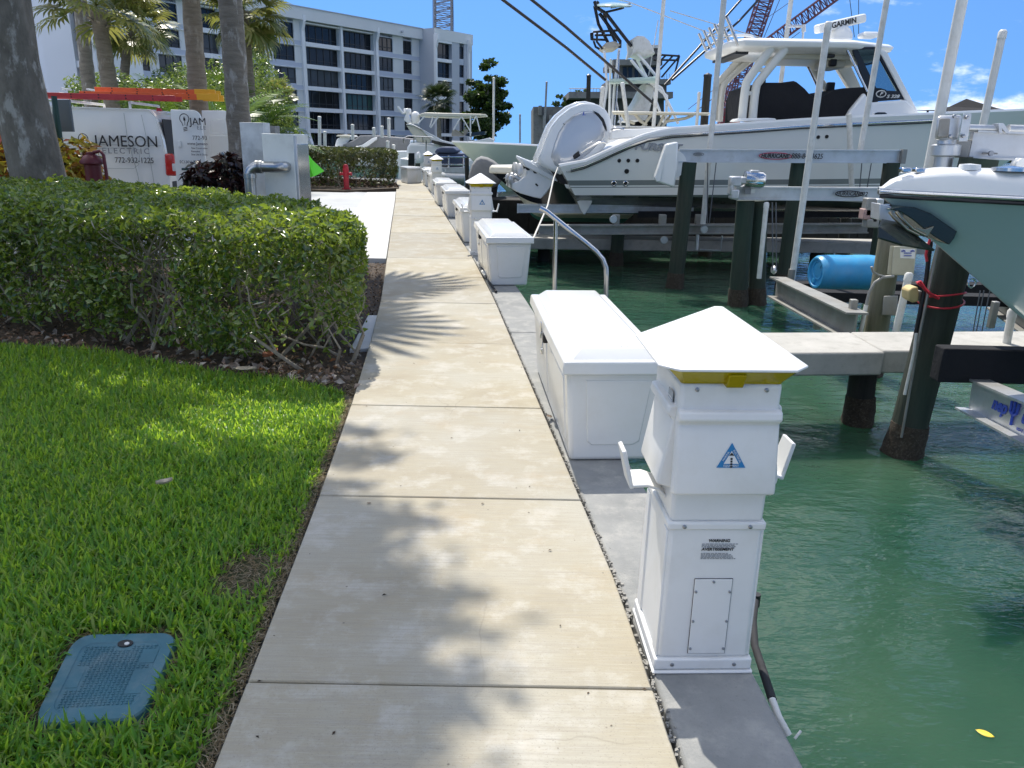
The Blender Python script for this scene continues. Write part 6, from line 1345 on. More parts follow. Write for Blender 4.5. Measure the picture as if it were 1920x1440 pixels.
legs('leg_brace', [[(1420, 131), (1436, 131)], [(1399, 175), (1414, 175)]], 14.45, .035)
legs('front_strut', [[(1508, 106), (1530, 140), (1552, 172)]], 16.4, .07)
mb = MB(); mb.tube([at(1507, 108, 16.2), at(1534, 165, 16.2)], .02, 6); mb.build('front_strut', M['chrome'], boat, smooth=60)
mb = MB(); mb.tube([at(1587, 90, 14.45), at(1626, 172, 14.45)], .022, 6); mb.build('windshield_pipe', M['chrome'], boat, smooth=60)
mb = MB(); mb.prism([at(x, y, 16.3) for x, y in ((1558, 109), (1590, 109), (1619, 172), (1596, 172))], (0, .15, 0)); mb.build('far_pillar', M['leg'], boat, bevel=.02)
mb = MB(); mb.prism([at(x, y, 14.42) for x, y in ((1645, 87), (1664, 97), (1722, 209), (1706, 211), (1698, 188))], (0, .14, 0)); mb.build('near_pillar', M['gel'], boat, bevel=.02)
mb = MB(); mb.prism([at(x, y, 16.5) for x, y in ((1648, 100), (1660, 104), (1722, 209), (1706, 211))], (0, .14, 0)); mb.build('far_pillar', M['gel'], boat, bevel=.02)
# side window: dark frame built as four bars and a pane
O4 = [(1597, 88), (1646, 88), (1701, 186), (1634, 191)]; I4 = [(1608, 93), (1640, 92), (1685, 171), (1645, 169)]
for i in range(4):
    j = (i + 1) % 4; mb = MB(); mb.prism([at(*O4[i], 14.45), at(*O4[j], 14.45), at(*I4[j], 14.45), at(*I4[i], 14.45)], (0, .05, 0)); mb.build('window_frame', M['blackm'], boat)
mb = MB(); mb.prism([at(x, y, 14.47) for x, y in I4], (0, .015, 0)); mb.build('side_window', M['glassd'], boat)
c = at(1652, 176, 14.43); mb = MB(); mb.tube([c + V((.085 * math.cos(k * .5236), 0, .055 * math.sin(k * .5236))) for k in range(12)], .010, 6, close=True); mb.build('emblem_ring', M['pvc'], boat, smooth=60)
text('lettering', 'P', .085, c, (1, 0, 0), (0, 0, 1), M['pvc'], boat, .004, .002, .3); text('lettering', 'S 328', .075, at(1674, 181, 14.43), (1, 0, .03), (0, 0, 1), M['pvc'], boat, .004, .002, .25, 'CENTER', 1.3)
for q in ([(1620, 118), (1637, 114)], [(1620, 122), (1637, 118)]): mb = MB(); mb.tube([at(*q[0], 15.3), at(*q[1], 15.3)], .018, 5); mb.build('wiper_arm', M['black'], boat)
# front windshield panes across the boat
mb = MB(); a1, a2, b1, b2 = at(1652, 96, 14.55), at(1652, 104, 16.45), at(1711, 206, 14.55), at(1711, 210, 16.45); mb.add([a1, a2, b2, b1], [(0, 1, 2, 3)]); o = mb.build('windshield', M['glassd'], boat); o.modifiers.new('thick', 'SOLIDIFY').thickness = .012
mb = MB(); mb.prism([at(x, y, 14.35) for x, y in ((1585, 224), (1595, 206), (1622, 173), (1633, 192), (1700, 187), (1723, 210), (1740, 224))], (0, 2.2, 0)); mb.build('console', M['gel'], boat, bevel=.04)
mb = MB(); mb.prism([at(x, y, 14.33) for x, y in ((1636, 218), (1638, 211), (1645, 208), (1660, 208), (1666, 212), (1667, 217))], (0, .03, 0)); pf = mb.build('port_frame', M['gel'], boat, bevel=.008)
mb = MB(); mb.prism([at(x, y, 14.32) for x, y in ((1639, 217), (1641, 212), (1646, 210.5), (1659, 210.5), (1663, 213), (1664, 216.5))], (0, .03, 0)); mb.build('port_light', M['glasss'], pf)
mb = MB(); mb.puff([at(x, y, 15.4) for x, y in ((1386, 224), (1385, 180), (1390, 166), (1402, 161), (1434, 161), (1456, 158), (1472, 171), (1484, 185), (1497, 193), (1512, 184), (1530, 174), (1545, 171), (1580, 169), (1612, 171), (1622, 174), (1612, 190), (1596, 206), (1588, 224), (1500, 228), (1430, 228))], (0, 1, 0), .95, 5, .10, power=4); mb.build('console_cover', M['canvas'], boat, smooth=50)
mb = MB(); mb.box(at(1557, 163, 15.2), (.14, .1, .16)); mb.build('fish_finder', M['black'], boat, bevel=.02)
# radar
mb = MB(); c = at(1575, 71, 15.2); mb.lathe([(.21, -.02), (.21, .05), (.17, .13), (.10, .19), (.06, .22), (0, .23)], c, (0, 0, 1), 20); rd = mb.build('radar_base', M['gel'], boat, smooth=50)
mb = MB(); a, b = at(1531, 55, 15.0), at(1619, 34, 15.4); mb.beam(a, b, .18, .15); mb.build('radar_array', M['gel'], rd, bevel=.04, seg=3)
d_ = (b - a).normalized(); nn = d_.cross(V((0, 0, 1))).normalized(); nn = nn if nn.y < 0 else -nn
text('lettering', 'GARMIN', .13, a.lerp(b, .50) + nn * .095, d_, (0, 0, 1), M['ink'], rd, .002, .003, 0, 'CENTER', 1.15)
c = at(1627, 71, 15.2); mb = MB(); mb.box(c + V((0, 0, .04)), (.30, .3, .10)); mb.build('satellite_dome', M['gel'], boat, bevel=.05, seg=3)
mb = MB(); mb.tube([at(1478, 49, 15.4), at(1508, 49, 15.4)], .022, 6); mb.tube([at(1507, 49, 15.4), at(1505, 73, 15.4)], .02, 6); mb.tube([at(1507, 46, 15.4), at(1507, 60, 15.4)], .04, 8); mb.build('horn', M['alu'], boat, smooth=60)
# outboard engines, tilted up
cowl = [(1143, 258), (1145, 240), (1142, 222), (1133, 207), (1119, 197.5), (1102, 193.5), (1085, 195), (1066, 203), (1046, 219), (1031, 238), (1021, 262), (1013, 284), (1006, 300), (1014, 311), (1030, 319), (1048, 327), (1068, 320), (1100, 300), (1128, 280)]
legp = [(1037, 322), (1030, 300), (1018, 291), (1004, 305), (990, 300), (976, 294), (974, 298), (988, 316), (985, 330), (974, 338), (958, 344), (955, 350), (975, 362), (1000, 369), (1014, 372), (1024, 362), (1042, 336)]
M['eng'] = mat('engine_white', (.74, .76, .77), .22, var=.02, vs=2, coat=.5); M['engp'] = mat('engine_panel', (.50, .52, .55), .16, .25, coat=.5)
for ei, (yc, dx, dy) in enumerate(((15.12, 0, 0), (15.9, -7, -3))):
    E = lambda x, y, o=0.: at(x + dx, y + dy, yc) + V((0, o, 0))
    mb = MB(); mb.puff([E(x, y) for x, y in cowl], (0, 1, 0), .35, 7, .11, power=3.2); co = mb.build('engine_cowl', M['eng'], boat, smooth=70)
    rim_ = [(1138, 256), (1140, 241), (1137, 224), (1128, 210.5), (1115, 202.5), (1101, 199.5), (1086, 200.5), (1068, 207.5), (1050, 222), (1036, 241), (1027, 264), (1020, 286), (1016, 303)]
    mb = MB(); mb.tube([E(x, y, -.30) for x, y in rim_], [.042] * 10 + [.036, .03, .015], 9); mb.build('cowl_rim', M['eng'], co, smooth=70)
    cc = [(1133, 258), (1135, 241), (1131, 226), (1122, 214), (1106, 206), (1089, 207.5), (1073, 214), (1056, 228), (1043, 248), (1034, 272), (1028, 296), (1036, 312), (1050, 320), (1072, 311), (1104, 288)]
    mb = MB(); mb.puff([E(x, y, -.19) for x, y in cc], (0, 1, 0), .19, 6, .34, power=2.3); pn = mb.build('cowl_panel', M['engp'], co, smooth=70)
    mb = MB(); mb.prism([E(x, y, -.372) for x, y in ((1109, 209), (1119, 214), (1128, 224), (1133, 238), (1134, 247), (1128, 238), (1121, 225), (1114, 216))], (0, .05, 0)); mb.build('air_intake', M['black'], co)
    mb = MB(); mb.tube([E(x, y, -.366) for x, y in ((1054, 232), (1075, 252), (1098, 278))], .008, 5); mb.build('cowl_seam', M['grey_ink'], co)
    mb = MB(); mb.prism([E(x, y) + V((0, -.10, 0)) for x, y in legp], (0, .20, 0)); mb.build('lower_unit', M['eng'], boat, bevel=.04, seg=3)
    mb = MB(); mb.prism([E(x, y) + V((0, -.16, 0)) for x, y in ((974, 294), (990, 301), (1040, 330), (1046, 340), (1030, 336), (985, 312))], (0, .32, 0)); mb.build('cavitation_plate', M['eng'], boat, bevel=.02)
    for x, y in ((1004, 320), (990, 314)): mb = MB(); mb.lathe([(.05, 0), (.045, .015), (0, .016)], E(x, y, -.115), (0, -1, 0), 12); mb.build('anode', M['black'], boat)
    mb = MB(); mb.box(E(1006, 346, -.10), (.06, .02, .03), M=Matrix.Rotation(.7, 3, 'Y')); mb.build('water_intake', M['black'], boat)
    hub = E(972, 334); ax = (E(955, 322) - E(985, 342)).normalized(); pr = MB(); pr.lathe([(.035, -.10), (.05, -.06), (.05, .06), (.03, .10), (0, .11)], hub, ax, 12); po = pr.build('propeller', M['alu'], boat, smooth=60)
    s1_ = ax.orthogonal().normalized(); s2_ = ax.cross(s1_)
    for set_ in (0,):
        for k in range(3):
            a_ = k * 2.094 + set_ * 1.0; u = s1_ * math.cos(a_) + s2_ * math.sin(a_); v_ = ax.cross(u); h0 = hub + ax * (.05 - set_ * .10); rows = []
            for rr, wv in ((.05, .05), (.11, .11), (.19, .13), (.25, .06)):
                for q in (-1, 0, 1): rows.append(h0 + u * rr + v_ * (q * wv) + ax * (q * wv * .7 + .02 * q * q))
            fs = [(i * 3 + j, i * 3 + j + 1, i * 3 + j + 4, i * 3 + j + 3) for i in range(3) for j in range(2)]
            mb = MB(); mb.add(rows, fs); o = mb.build('blade', M['alu'], po, smooth=60); o.modifiers.new('thick', 'SOLIDIFY').thickness = .012
    mb = MB(); mb.hexa([E(1052, 345, -.18), E(1078, 345, -.18), E(1078, 345, .18), E(1052, 345, .18), E(1030, 318, -.18), E(1062, 300, -.18), E(1062, 300, .18), E(1030, 318, .18)]); mb.build('engine_bracket', M['black'], boat, bevel=.02)
    if ei == 0:
        d_ = (E(1119, 254) - E(1092, 218)).normalized(); text('lettering', 'YAMAHA', .112, E(1104, 236, -.372), d_, (d_.z * -1, 0, d_.x), mat('engine_blue', (.05, .09, .42), .4), co, .004, .003, 0, 'CENTER', 1.15)
mb = MB(); 
for k in range(5): mb.tube([at(1078 + k * 2, 297 - k * 1.2, 14.7), at(1074 + k * 2, 286 - k * 2, 14.8), at(1088 + k * 3, 284 - k, 14.9), at(1096, 290, 15)], .022, 6)
mb.build('rigging_hose', M['black'], boat, smooth=60)
mb = MB(); mb.hexa([at(1062, 353, 14.6), at(1110, 362, 14.6), at(1110, 362, 16.3), at(1062, 353, 16.3), at(1058, 345, 14.6), at(1113, 353, 14.6), at(1113, 353, 16.3), at(1058, 345, 16.3)]); mb.build('transom_step', M['gel'], boat, bevel=.02)
for o in (14.5, 16.2): mb = MB(); mb.prism([at(x, y, o) for x, y in ((1083, 378), (1113, 360), (1110, 380), (1096, 404), (1090, 396))], (0, .25, 0)); mb.build('trim_tab', M['gel'], boat, bevel=.01)
# mooring line from the stern down to the second dock box
ln = MB(); ln.tube([at(1046, 314, 13.8), at(1038, 335, 13.2), at(1027, 385, 11.6), at(1014, 415, 10.3), at(1000, 447, 9.1)], .011, 6); tag(ln.build('mooring_line', M['rope'], smooth=60), 'pale mooring line from the boat stern down to the second dock box', 'rope')

# ================================================================== LIFTS, PILINGS, POLES
def piling(label, top, low, Y, r, m='pile', crust=True, cap=False, group='dock pilings', zb=-2.7):
    a, b = at(*top, Y), at(*low, Y); d = (b - a) / (b.z - a.z); e = a + d * (zb - a.z)
    t = thing('piling', label, 'piling', (e.x, e.y, WATER_Z), group); n = 9; mb = MB()
    mb.tube([e.lerp(a, k / n) for k in range(n + 1)], [r * (1.06 - .10 * k / n + RND.uniform(-.02, .02)) for k in range(n + 1)], 16); mb.build('pole', M[m], t, smooth=60)
    if crust:
        w0 = a + d * (WATER_Z - .4 - a.z); w1 = a + d * (WATER_Z + .26 - a.z); mb = MB(); ax = (w1 - w0).normalized(); s1 = ax.orthogonal().normalized(); s2 = ax.cross(s1); rings = []
        for i in range(15):
            u = i / 14; c = w0.lerp(w1, u); rings.append([c + (s1 * math.cos(q) + s2 * math.sin(q)) * (r * (1.03 + (.10 + .16 * RND.random()) * (1 - u ** 2.5) + .05 * math.sin(5 * q + 9 * u))) for q in [k * 2 * math.pi / 20 for k in range(20)]])
        mb.loft(rings); mb.build('barnacle_crust', M['barn'], t, smooth=35)
    if cap: mb = MB(); mb.lathe([(r * 1.05, 0), (r * 1.05, .05), (0, .10)], a, (0, 0, 1), 14); mb.build('cap', M['blackm'], t)
    return t
piling('dark green piling under the left end of the red logo lift beam', (1292, 304), (1262, 560), 13, .132)
piling('dark piling under the right end of the red logo lift beam', (1672, 305), (1648, 470), 13, .132)
piling('dark piling between the red logo beam ends, behind the tall capped white pole', (1497, 304), (1460, 600), 13.1, .118)
piling('left of the two thick pilings carrying the beam with the shiny motor', (1398, 376), (1380, 600), 11.6, .135)
piling('right of the two thick pilings carrying the beam with the shiny motor', (1424, 376), (1418, 600), 11.75, .125)
piling('weathered grey green piling with the beige electric box', (1678, 395), (1642, 625), 8.0, .122, 'pile2')
piling('nearest thick dark green piling leaning at the end of the concrete finger pier', (1836, 298), (1690, 855), 5.76, .135)
piling('short barnacled piling under the concrete finger pier', (1620, 690), (1608, 785), 6.45, .118, 'piled')
piling('distant dark piling right of the barrel bunk, seen under the hull shadow', (1588, 400), (1578, 478), 17, .12, 'piled')
piling('tall black piling left of the tuna tower', (1104, 144), (1101, 262), 27, .075, 'piled', False, True)
piling('tall black piling between the tuna tower and the white boat hardtop', (1327, 144), (1318, 262), 20.5, .10, 'piled', False, True)
piling('black piling seen under the hardtop between its legs', (1431, 146), (1425, 262), 24, .08, 'piled', False, True)
piling('short black piling before the red crane cab', (1366, 190), (1362, 262), 25, .08, 'piled', False, True)
piling('dark piling under the cradle beam behind the steel handrail', (1160, 430), (1152, 520), 15.4, .13)
piling('dark piling deep under the hull right of the left lift piling', (1330, 400), (1318, 500), 17, .13, 'piled')
piling('weathered piling at the walkway end beside the cream locker', (783, 306), (784, 346), 31, .10, 'pile')
piling('dark piling between the pontoon boat and the covered outboard', (875, 296), (877, 372), 24.5, .07, 'piled')
piling('squat green piling behind the far hedge', (715, 276), (716, 300), 37, .20, 'pile', False)
def pole(label, top, low, Y, r, m='pvc', cap=True, kind=0):
    a, b = at(*top, Y), at(*low, Y); t = thing('guide_pole', label, 'pole', (b.x, b.y, b.z), 'white guide poles of the boat lifts')
    mb = MB(); mb.tube([b, a], r, 10); mb.build('tube', M[m], t, smooth=60)
    if cap: mb = MB(); mb.lathe([(r * 1.12, -.05), (r * 1.12, .01), (r * .7, .03), (0, .032)], a, (a - b), 10); mb.build('end_cap', M[m], t, smooth=50)
    return t
pole('tall white pole crossing the tuna tower just left of the hardtop boat rod holders', (1247, -30), (1225, 240), 17.2, .042)
pole('tall grey white pole in front of the hardtop rod holders', (1360, -30), (1318, 420), 13.4, .046)
pole('capped white pole standing in front of the black console cover', (1553, 45), (1484, 530), 10.6, .042)
mb = MB(); mb.tube([at(1486, 505, 10.6), at(1476, 570, 10.6)], .05, 10); tag(mb.build('pole_sleeve', M['alud'], smooth=60), 'grey metal sleeve at the foot of the capped white pole', 'sleeve')
pole('tall white pole in front of the side window of the hardtop boat', (1668, -30), (1612, 290), 13.2, .045)
pole('thick tall white pole left of the lift gearbox at far right', (1810, -30), (1736, 345), 6.35, .040)
pole('capped white pole above the right lift beam, farthest right', (1880, 62), (1842, 240), 8.2, .036)
pole('short thick white pole right of the engine cowls', (1167, 157), (1178, 238), 17.6, .045)
pole('short white pole left of the tuna tower legs', (1130, 165), (1126, 207), 18.5, .045)
pole('short white pole before the black piling at the rod holders', (1311, 175), (1306, 236), 17.6, .034)
pole('white pole behind the hardtop, rising left of the radar', (1487, -30), (1462, 172), 17.8, .048)
pole('flat pale post beside the two thick pilings', (1437, 383), (1423, 522), 11.2, .035)
pole('white sling post hugging the boat side below the console', (1592, 214), (1597, 352), 13.55, .045, 'pvc', False)
pole('grey pipe on the finger pier behind the nearest leaning piling', (1704, 517), (1680, 621), 7.4, .035)
pole('grey pipe standing on the finger pier at far right', (1898, 585), (1886, 650), 6.5, .034)
pole('thin distant dark pole left of the engine cowls', (1025, 154), (1020, 262), 40, .05, 'alud')
pole('thin distant pole over the pale green bow', (975, 215), (975, 268), 45, .05, 'alud')
pole('pale distant pole before the dense dark tree', (926, 146), (925, 264), 42, .06)
for i, (x, y0, y1, lab) in enumerate(((599, 219, 277, 'tallest pale pole at the left end of the covered cruiser'), (609, 247, 278, 'short pale pole at the cruiser bow, second from the left'), (661, 234, 262, 'pale pole by the cruiser cabin'), (701, 240, 256, 'short pale pole over the grey cruiser cover'), (716, 237, 258, 'pale pole at the right part of the cruiser cover'), (729, 222, 258, 'tall pale pole at the right end of the cruiser cover'), (727, 265, 297, 'pale pole behind the far hedge, right of the green piling'), (670, 275, 297, 'short pale pole behind the middle of the far hedge'), (738, 272, 297, 'pale pole at the right end of the far hedge'))):
    pole(lab, (x, y0), (x + .5, y1), 42.5, .085)

def lift_beam(t, x0, y0, x1, y1, Y, hpx, m='alu', w_=.12):
    a, b = at(x0, y0, Y), at(x1, y1, Y); h = hpx / 1442 * Y; mb = MB()
    u = V((0, 0, 1)); mb.beam(a, b, w_ * .35, h - .02, u); mb.beam(a + u * (h / 2 - .012), b + u * (h / 2 - .012), w_, .022, u); mb.beam(a - u * (h / 2 - .012), b - u * (h / 2 - .012), w_, .022, u)
    return mb.build('beam', M[m], t)
def oval(t, x, y, Y, wpx, hpx, m, fill=None, th=.006):
    c = at(x, y, Y); k = Y / 1442; mb = MB(); mb.tube([c + V((wpx * .5 * k * math.cos(q), 0, hpx * .5 * k * math.sin(q))) for q in [i * math.pi / 12 for i in range(24)]], th, 5, close=True); return mb.build('logo_ring', m, t)
lf = thing('boat_lift', 'boat lift beam with red oval logo and phone number below the white hull', 'boat lift', at(1480, 292, 13))
lift_beam(lf, 1272, 292, 1696, 293.5, 13, 23.5)
mb = MB(); mb.box(at(1692, 293.5, 12.95), (.07, .13, .22)); mb.build('end_plate', M['alud'], lf)
oval(lf, 1454, 292.5, 12.93, 58, 11, M['red_ink'], th=.007); text('lettering', 'HURRICANE', .088, at(1453, 292.5, 12.92), (1, 0, 0), (0, 0, 1), M['ink'], lf, .002, .003, .2, 'CENTER', .92)
text('lettering', '888-84', .115, at(1499, 293, 12.92), (1, 0, 0), (0, 0, 1), M['ink'], lf, .002, .001, .15, 'CENTER', .82); text('lettering', '-3625', .115, at(1530, 293.5, 12.92), (1, 0, 0), (0, 0, 1), M['ink'], lf, .002, .001, .15, 'CENTER', .82)
oval(lf, 1310, 289, 12.93, 18, 5.5, M['grey_ink']); mb = MB(); c = at(1310, 289, 12.94); mb.prism([c + V((.06 * math.cos(q), 0, .016 * math.sin(q))) for q in [i * .5236 for i in range(12)]], (0, .004, 0)); mb.build('logo_fill', M['grey_ink'], lf)
mb = MB(); q = [at(x, y, 12.75) for x, y in ((1249, 270), (1272, 265.5), (1270, 316), (1265, 352), (1231, 341), (1228, 333))]; mb.prism(q, (.02, .28, 0)); mc_ = mb.build('motor_cover', M['gel'], lf, bevel=.03)
mb = MB(); mb.prism([at(x, y, 12.74) for x, y in ((1249, 270), (1228, 333), (1231, 341), (1238, 339))], (0, -.02, 0)); mb.build('cover_edge', M['gel'], mc_, bevel=.006)
mb = MB(); mb.lathe([(0, 0), (.22, .0), (.22, .05), (0, .06)], at(1262, 308, 12.95), (0, 1, 0), 24); mb.build('pulley', M['gel'], lf, smooth=40)
for q in ([(1327, 304), (1326, 420)], [(1343, 304), (1330, 418)], [(1616, 305), (1612, 352)], [(1634, 305), (1626, 352)]):
    mb = MB(); mb.tube([at(*q[0], 13.3), at(*q[1], 13.3)], .009, 5); mb.build('cable', M['cable'], lf)
lift_beam(lf, 1010, 430.5, 1625, 427.5, 13.6, 17.5, 'alud', .2).name = 'cradle_beam'
mb = MB(); mb.hexa([at(1195, 408, 14.4), at(1620, 408, 14.4), at(1620, 408, 14.8), at(1195, 408, 14.8), at(1197, 396, 14.4), at(1620, 396, 14.4), at(1620, 396, 14.8), at(1197, 396, 14.8)]); mb.build('bunk', M['canvas'], lf)
text('lettering', '561-427-', .07, at(1459, 428.5, 13.48), (1, 0, 0), (0, 0, 1), M['grey_ink'], lf, .002)
for x in (1155, 1242, 1310): mb = MB(); mb.box(at(x, 412, 13.6), (.12, .12, .18)); mb.build('bunk_bracket', M['alud'], lf, bevel=.01)
for x, y in ((1150, 411), (1245, 450), (1320, 430)): mb = MB(); mb.lathe([(.06, -.03), (.07, 0), (.06, .03)], at(x, y, 13.4), (0, 1, 0), 12); mb.build('pulley', M['alu'], lf, smooth=50)
mb = MB(); mb.tube([at(x, y, 13.9) for x, y in ((1312, 468), (1351, 470), (1354, 442))], .015, 6); mb.tube([at(x, y, 13.9) for x, y in ((1306, 468), (1308, 440))], .03, 6); mb.build('ladder_frame', M['alu'], lf, smooth=60)
M['redbox'] = mat('faded_pink_box', (.36, .24, .22), .6, var=.1, vs=8)
lf2 = thing('boat_lift', 'lift beam with black oval logo and shiny motor at its left end', 'boat lift', at(1500, 364, 11.5))
lift_beam(lf2, 1378, 362, 1652, 364, 11.5, 24)
oval(lf2, 1592, 363.5, 11.43, 50, 10.5, M['ink'], th=.007); text('lettering', 'HURRICANE', .078, at(1592, 363.5, 11.42), (1, 0, 0), (0, 0, 1), M['ink'], lf2, .002, .001, .2, 'CENTER', .86); text('lettering', '82', .09, at(1621, 364.5, 11.42), (1, 0, 0), (0, 0, 1), M['ink'], lf2, .002, .001, .15)
mb = MB(); mb.lathe([(.05, -.16), (.115, -.14), (.12, .10), (.10, .14), (0, .15)], at(1414, 337, 11.4), (1, 0, -.03), 18); mt = mb.build('motor', M['chrome'], lf2, smooth=50); mb = MB(); mb.box(at(1414, 323, 11.4), (.12, .1, .06)); mb.build('motor_box', M['alu'], mt, bevel=.01)
for x, y, sx2, sz2 in ((1378, 340, .16, .14), (1376, 364, .12, .14), (1392, 338, .1, .1), (1370, 352, .05, .2)): mb = MB(); mb.box(at(x, y, 11.38), (sx2, .16, sz2)); mb.build('gearbox', M['alu'], lf2, bevel=.02)
mb = MB(); mb.box(at(1402, 359, 11.40), (.09, .006, .08)); mb.build('warning_label', M['grey_ink'], lf2); mb = MB(); mb.box(at(1412, 358, 11.40), (.06, .006, .06)); mb.build('warning_label', M['pvc'], lf2)
for x, y, sx2, sz2, m in ((1628, 388, .10, .20, 'alud'), (1638, 398, .06, .22, 'blackm'), (1622, 401, .09, .12, 'redbox'), (1632, 418, .14, .10, 'alud'), (1645, 384, .08, .14, 'alu')): mb = MB(); mb.box(at(x, y, 9.0), (sx2, .14, sz2)); mb.build('gearbox', M[m], lf2, bevel=.012)
# cradle of the empty lift: I beam running towards us and carpeted bunks
a, b = at(1456, 538, 10.4), at(1604, 612, 7.55); mb = MB(); u = V((0, 0, 1)); mb.beam(a, b, .02, .26, u); mb.beam(a + u * .13, b + u * .13, .22, .02, u); mb.beam(a - u * .13, b - u * .13, .22, .02, u); mb.build('cradle_beam', M['alud'], lf2)
a, b = at(1870, 560, 10.2), at(1990, 640, 7.6); mb = MB(); mb.beam(a, b, .02, .26, u); mb.beam(a + u * .13, b + u * .13, .22, .02, u); mb.beam(a - u * .13, b - u * .13, .22, .02, u); mb.build('cradle_beam', M['alud'], lf2)
a, b = at(1478, 537, 10.6), at(1990, 540, 10.6); mb = MB(); mb.beam(a, b, .25, .12, u); mb.build('bunk', M['canvas'], lf2)
a, b = at(1518, 553, 9.6), at(1990, 566, 9.6); mb = MB(); mb.beam(a, b, .25, .12, u); mb.build('bunk', M['canvas'], lf2)
mb = MB(); a, b = at(1480, 556, 10.5), at(1990, 560, 10.5); mb.beam(a, b, .05, .12, u); mb.build('bunk_rail', M['alud'], lf2)
for x, y, Y in ((1597, 590, 7.8), (1534, 592, 8.9), (1862, 590, 9)): mb = MB(); mb.box(at(x, y, Y), (.07, .07, .32)); mb.build('bunk_bracket', M['alud'], lf2, bevel=.008)
mb = MB(); mb.lathe([(.04, -.03), (.06, 0), (.04, .03)], at(1451, 506, 10.3), (1, 0, 0), 12); mb.build('pulley', M['alu'], lf2, smooth=50)
for q in ([(1448, 380), (1449, 506)], [(1455, 380), (1456, 506)], [(1838, 545), (1820, 648)], [(1845, 545), (1826, 648)], [(1856, 545), (1836, 648)]): mb = MB(); mb.tube([at(*q[0], 9), at(*q[1], 9)], .007, 5); mb.build('cable', M['cable'], lf2)
# right hand lift with drum gearbox
lf3 = thing('boat_lift', 'aluminium lift beam with drum gearbox and roller shaft at the right edge', 'boat lift', at(1870, 272, 5.9))
a, b = at(1818, 271, 5.95), at(2300, 290, 5.95); mb = MB(); mb.beam(a, b, .05, .18, u); mb.beam(a + u * .092, b + u * .092, .16, .014, u); mb.beam(a - u * .092, b - u * .092, .16, .014, u); mb.build('beam', M['alu'], lf3)
mb = MB(); mb.tube([at(1815, 240, 5.9), at(1874, 241.5, 5.9)], .026, 12); mb.tube([at(1890, 242.5, 5.9), at(2250, 252, 5.9)], .034, 12); mb.build('drive_shaft', M['alu'], lf3, smooth=50)
mb = MB(); mb.prism([at(x, y, 5.85) for x, y in ((1872, 232), (1882, 231), (1893, 248), (1886, 249), (1878, 240), (1880, 249), (1874, 249))], (0, .08, 0)); mb.build('shaft_bearing', M['alu'], lf3)
mb = MB(); mb.hexa([at(1752, 262, 5.85), at(1796, 263, 5.85), at(1796, 263, 6.05), at(1752, 262, 6.05), at(1758, 217, 5.85), at(1804, 215, 5.85), at(1804, 215, 6.05), at(1758, 217, 6.05)]); gbx = mb.build('gearbox', M['alu'], lf3, bevel=.02)
mb = MB(); mb.hexa([at(1757, 258, 5.83), at(1778, 258, 5.83), at(1778, 258, 5.86), at(1757, 258, 5.86), at(1762, 222, 5.83), at(1782, 222, 5.83), at(1782, 222, 5.86), at(1762, 222, 5.86)]); mb.build('cover_plate', M['alud'], gbx, bevel=.008)
mb = MB(); mb.hexa([at(1797, 266, 5.80), at(1814, 266, 5.80), at(1814, 266, 5.83), at(1797, 266, 5.83), at(1806, 213, 5.80), at(1822, 213, 5.80), at(1822, 213, 5.83), at(1806, 213, 5.83)]); fp = mb.build('flange_plate', M['alu'], lf3, bevel=.004)
for x, y in ((1813, 220), (1806, 255), (1789, 218), (1781, 255)): mb = MB(); mb.lathe([(.014, 0), (.012, .012), (0, .014)], at(x, y, 5.79), (0, -1, 0), 10); mb.build('bolt', M['screw'], fp)
mb = MB(); mb.lathe([(.085, -.16), (.085, -.10), (.065, -.09), (.065, .02), (.10, .03), (.10, .10), (.065, .11), (.06, .16), (0, .165)], at(1770, 299, 5.92), (at(1776, 262, 5.92) - at(1764, 336, 5.92)), 18); mb.build('motor', M['alu'], lf3, smooth=40)
mb = MB(); mb.tube([at(1762, 322, 5.92), at(1756, 345, 5.92)], .085, 16); mb.build('post_top', M['pile2'], lf3, smooth=50)
mb = MB(); mb.hexa([at(1784, 295, 5.9), at(1816, 297, 5.9), at(1816, 297, 6.1), at(1784, 295, 6.1), at(1790, 262, 5.9), at(1822, 262, 5.9), at(1822, 262, 6.1), at(1790, 262, 6.1)]); mb.build('bracket', M['alud'], lf3, bevel=.01)
mb = MB(); mb.lathe([(.02, -.03), (.055, -.026), (.055, -.012), (.04, -.008), (.04, .008), (.055, .012), (.055, .026), (.02, .03)], at(1911, 311, 5.7), (.25, -1, 0), 18); mb.build('pulley', M['gel'], lf3, smooth=40)
mb = MB(); mb.tube([at(1842, 287.5, 5.88), at(1870, 288, 5.88)], .006, 6); mb.lathe([(.018, -.01), (.018, .01)], at(1858, 287.5, 5.87), (0, -1, 0), 10); mb.build('cleat', M['screw'], lf3)

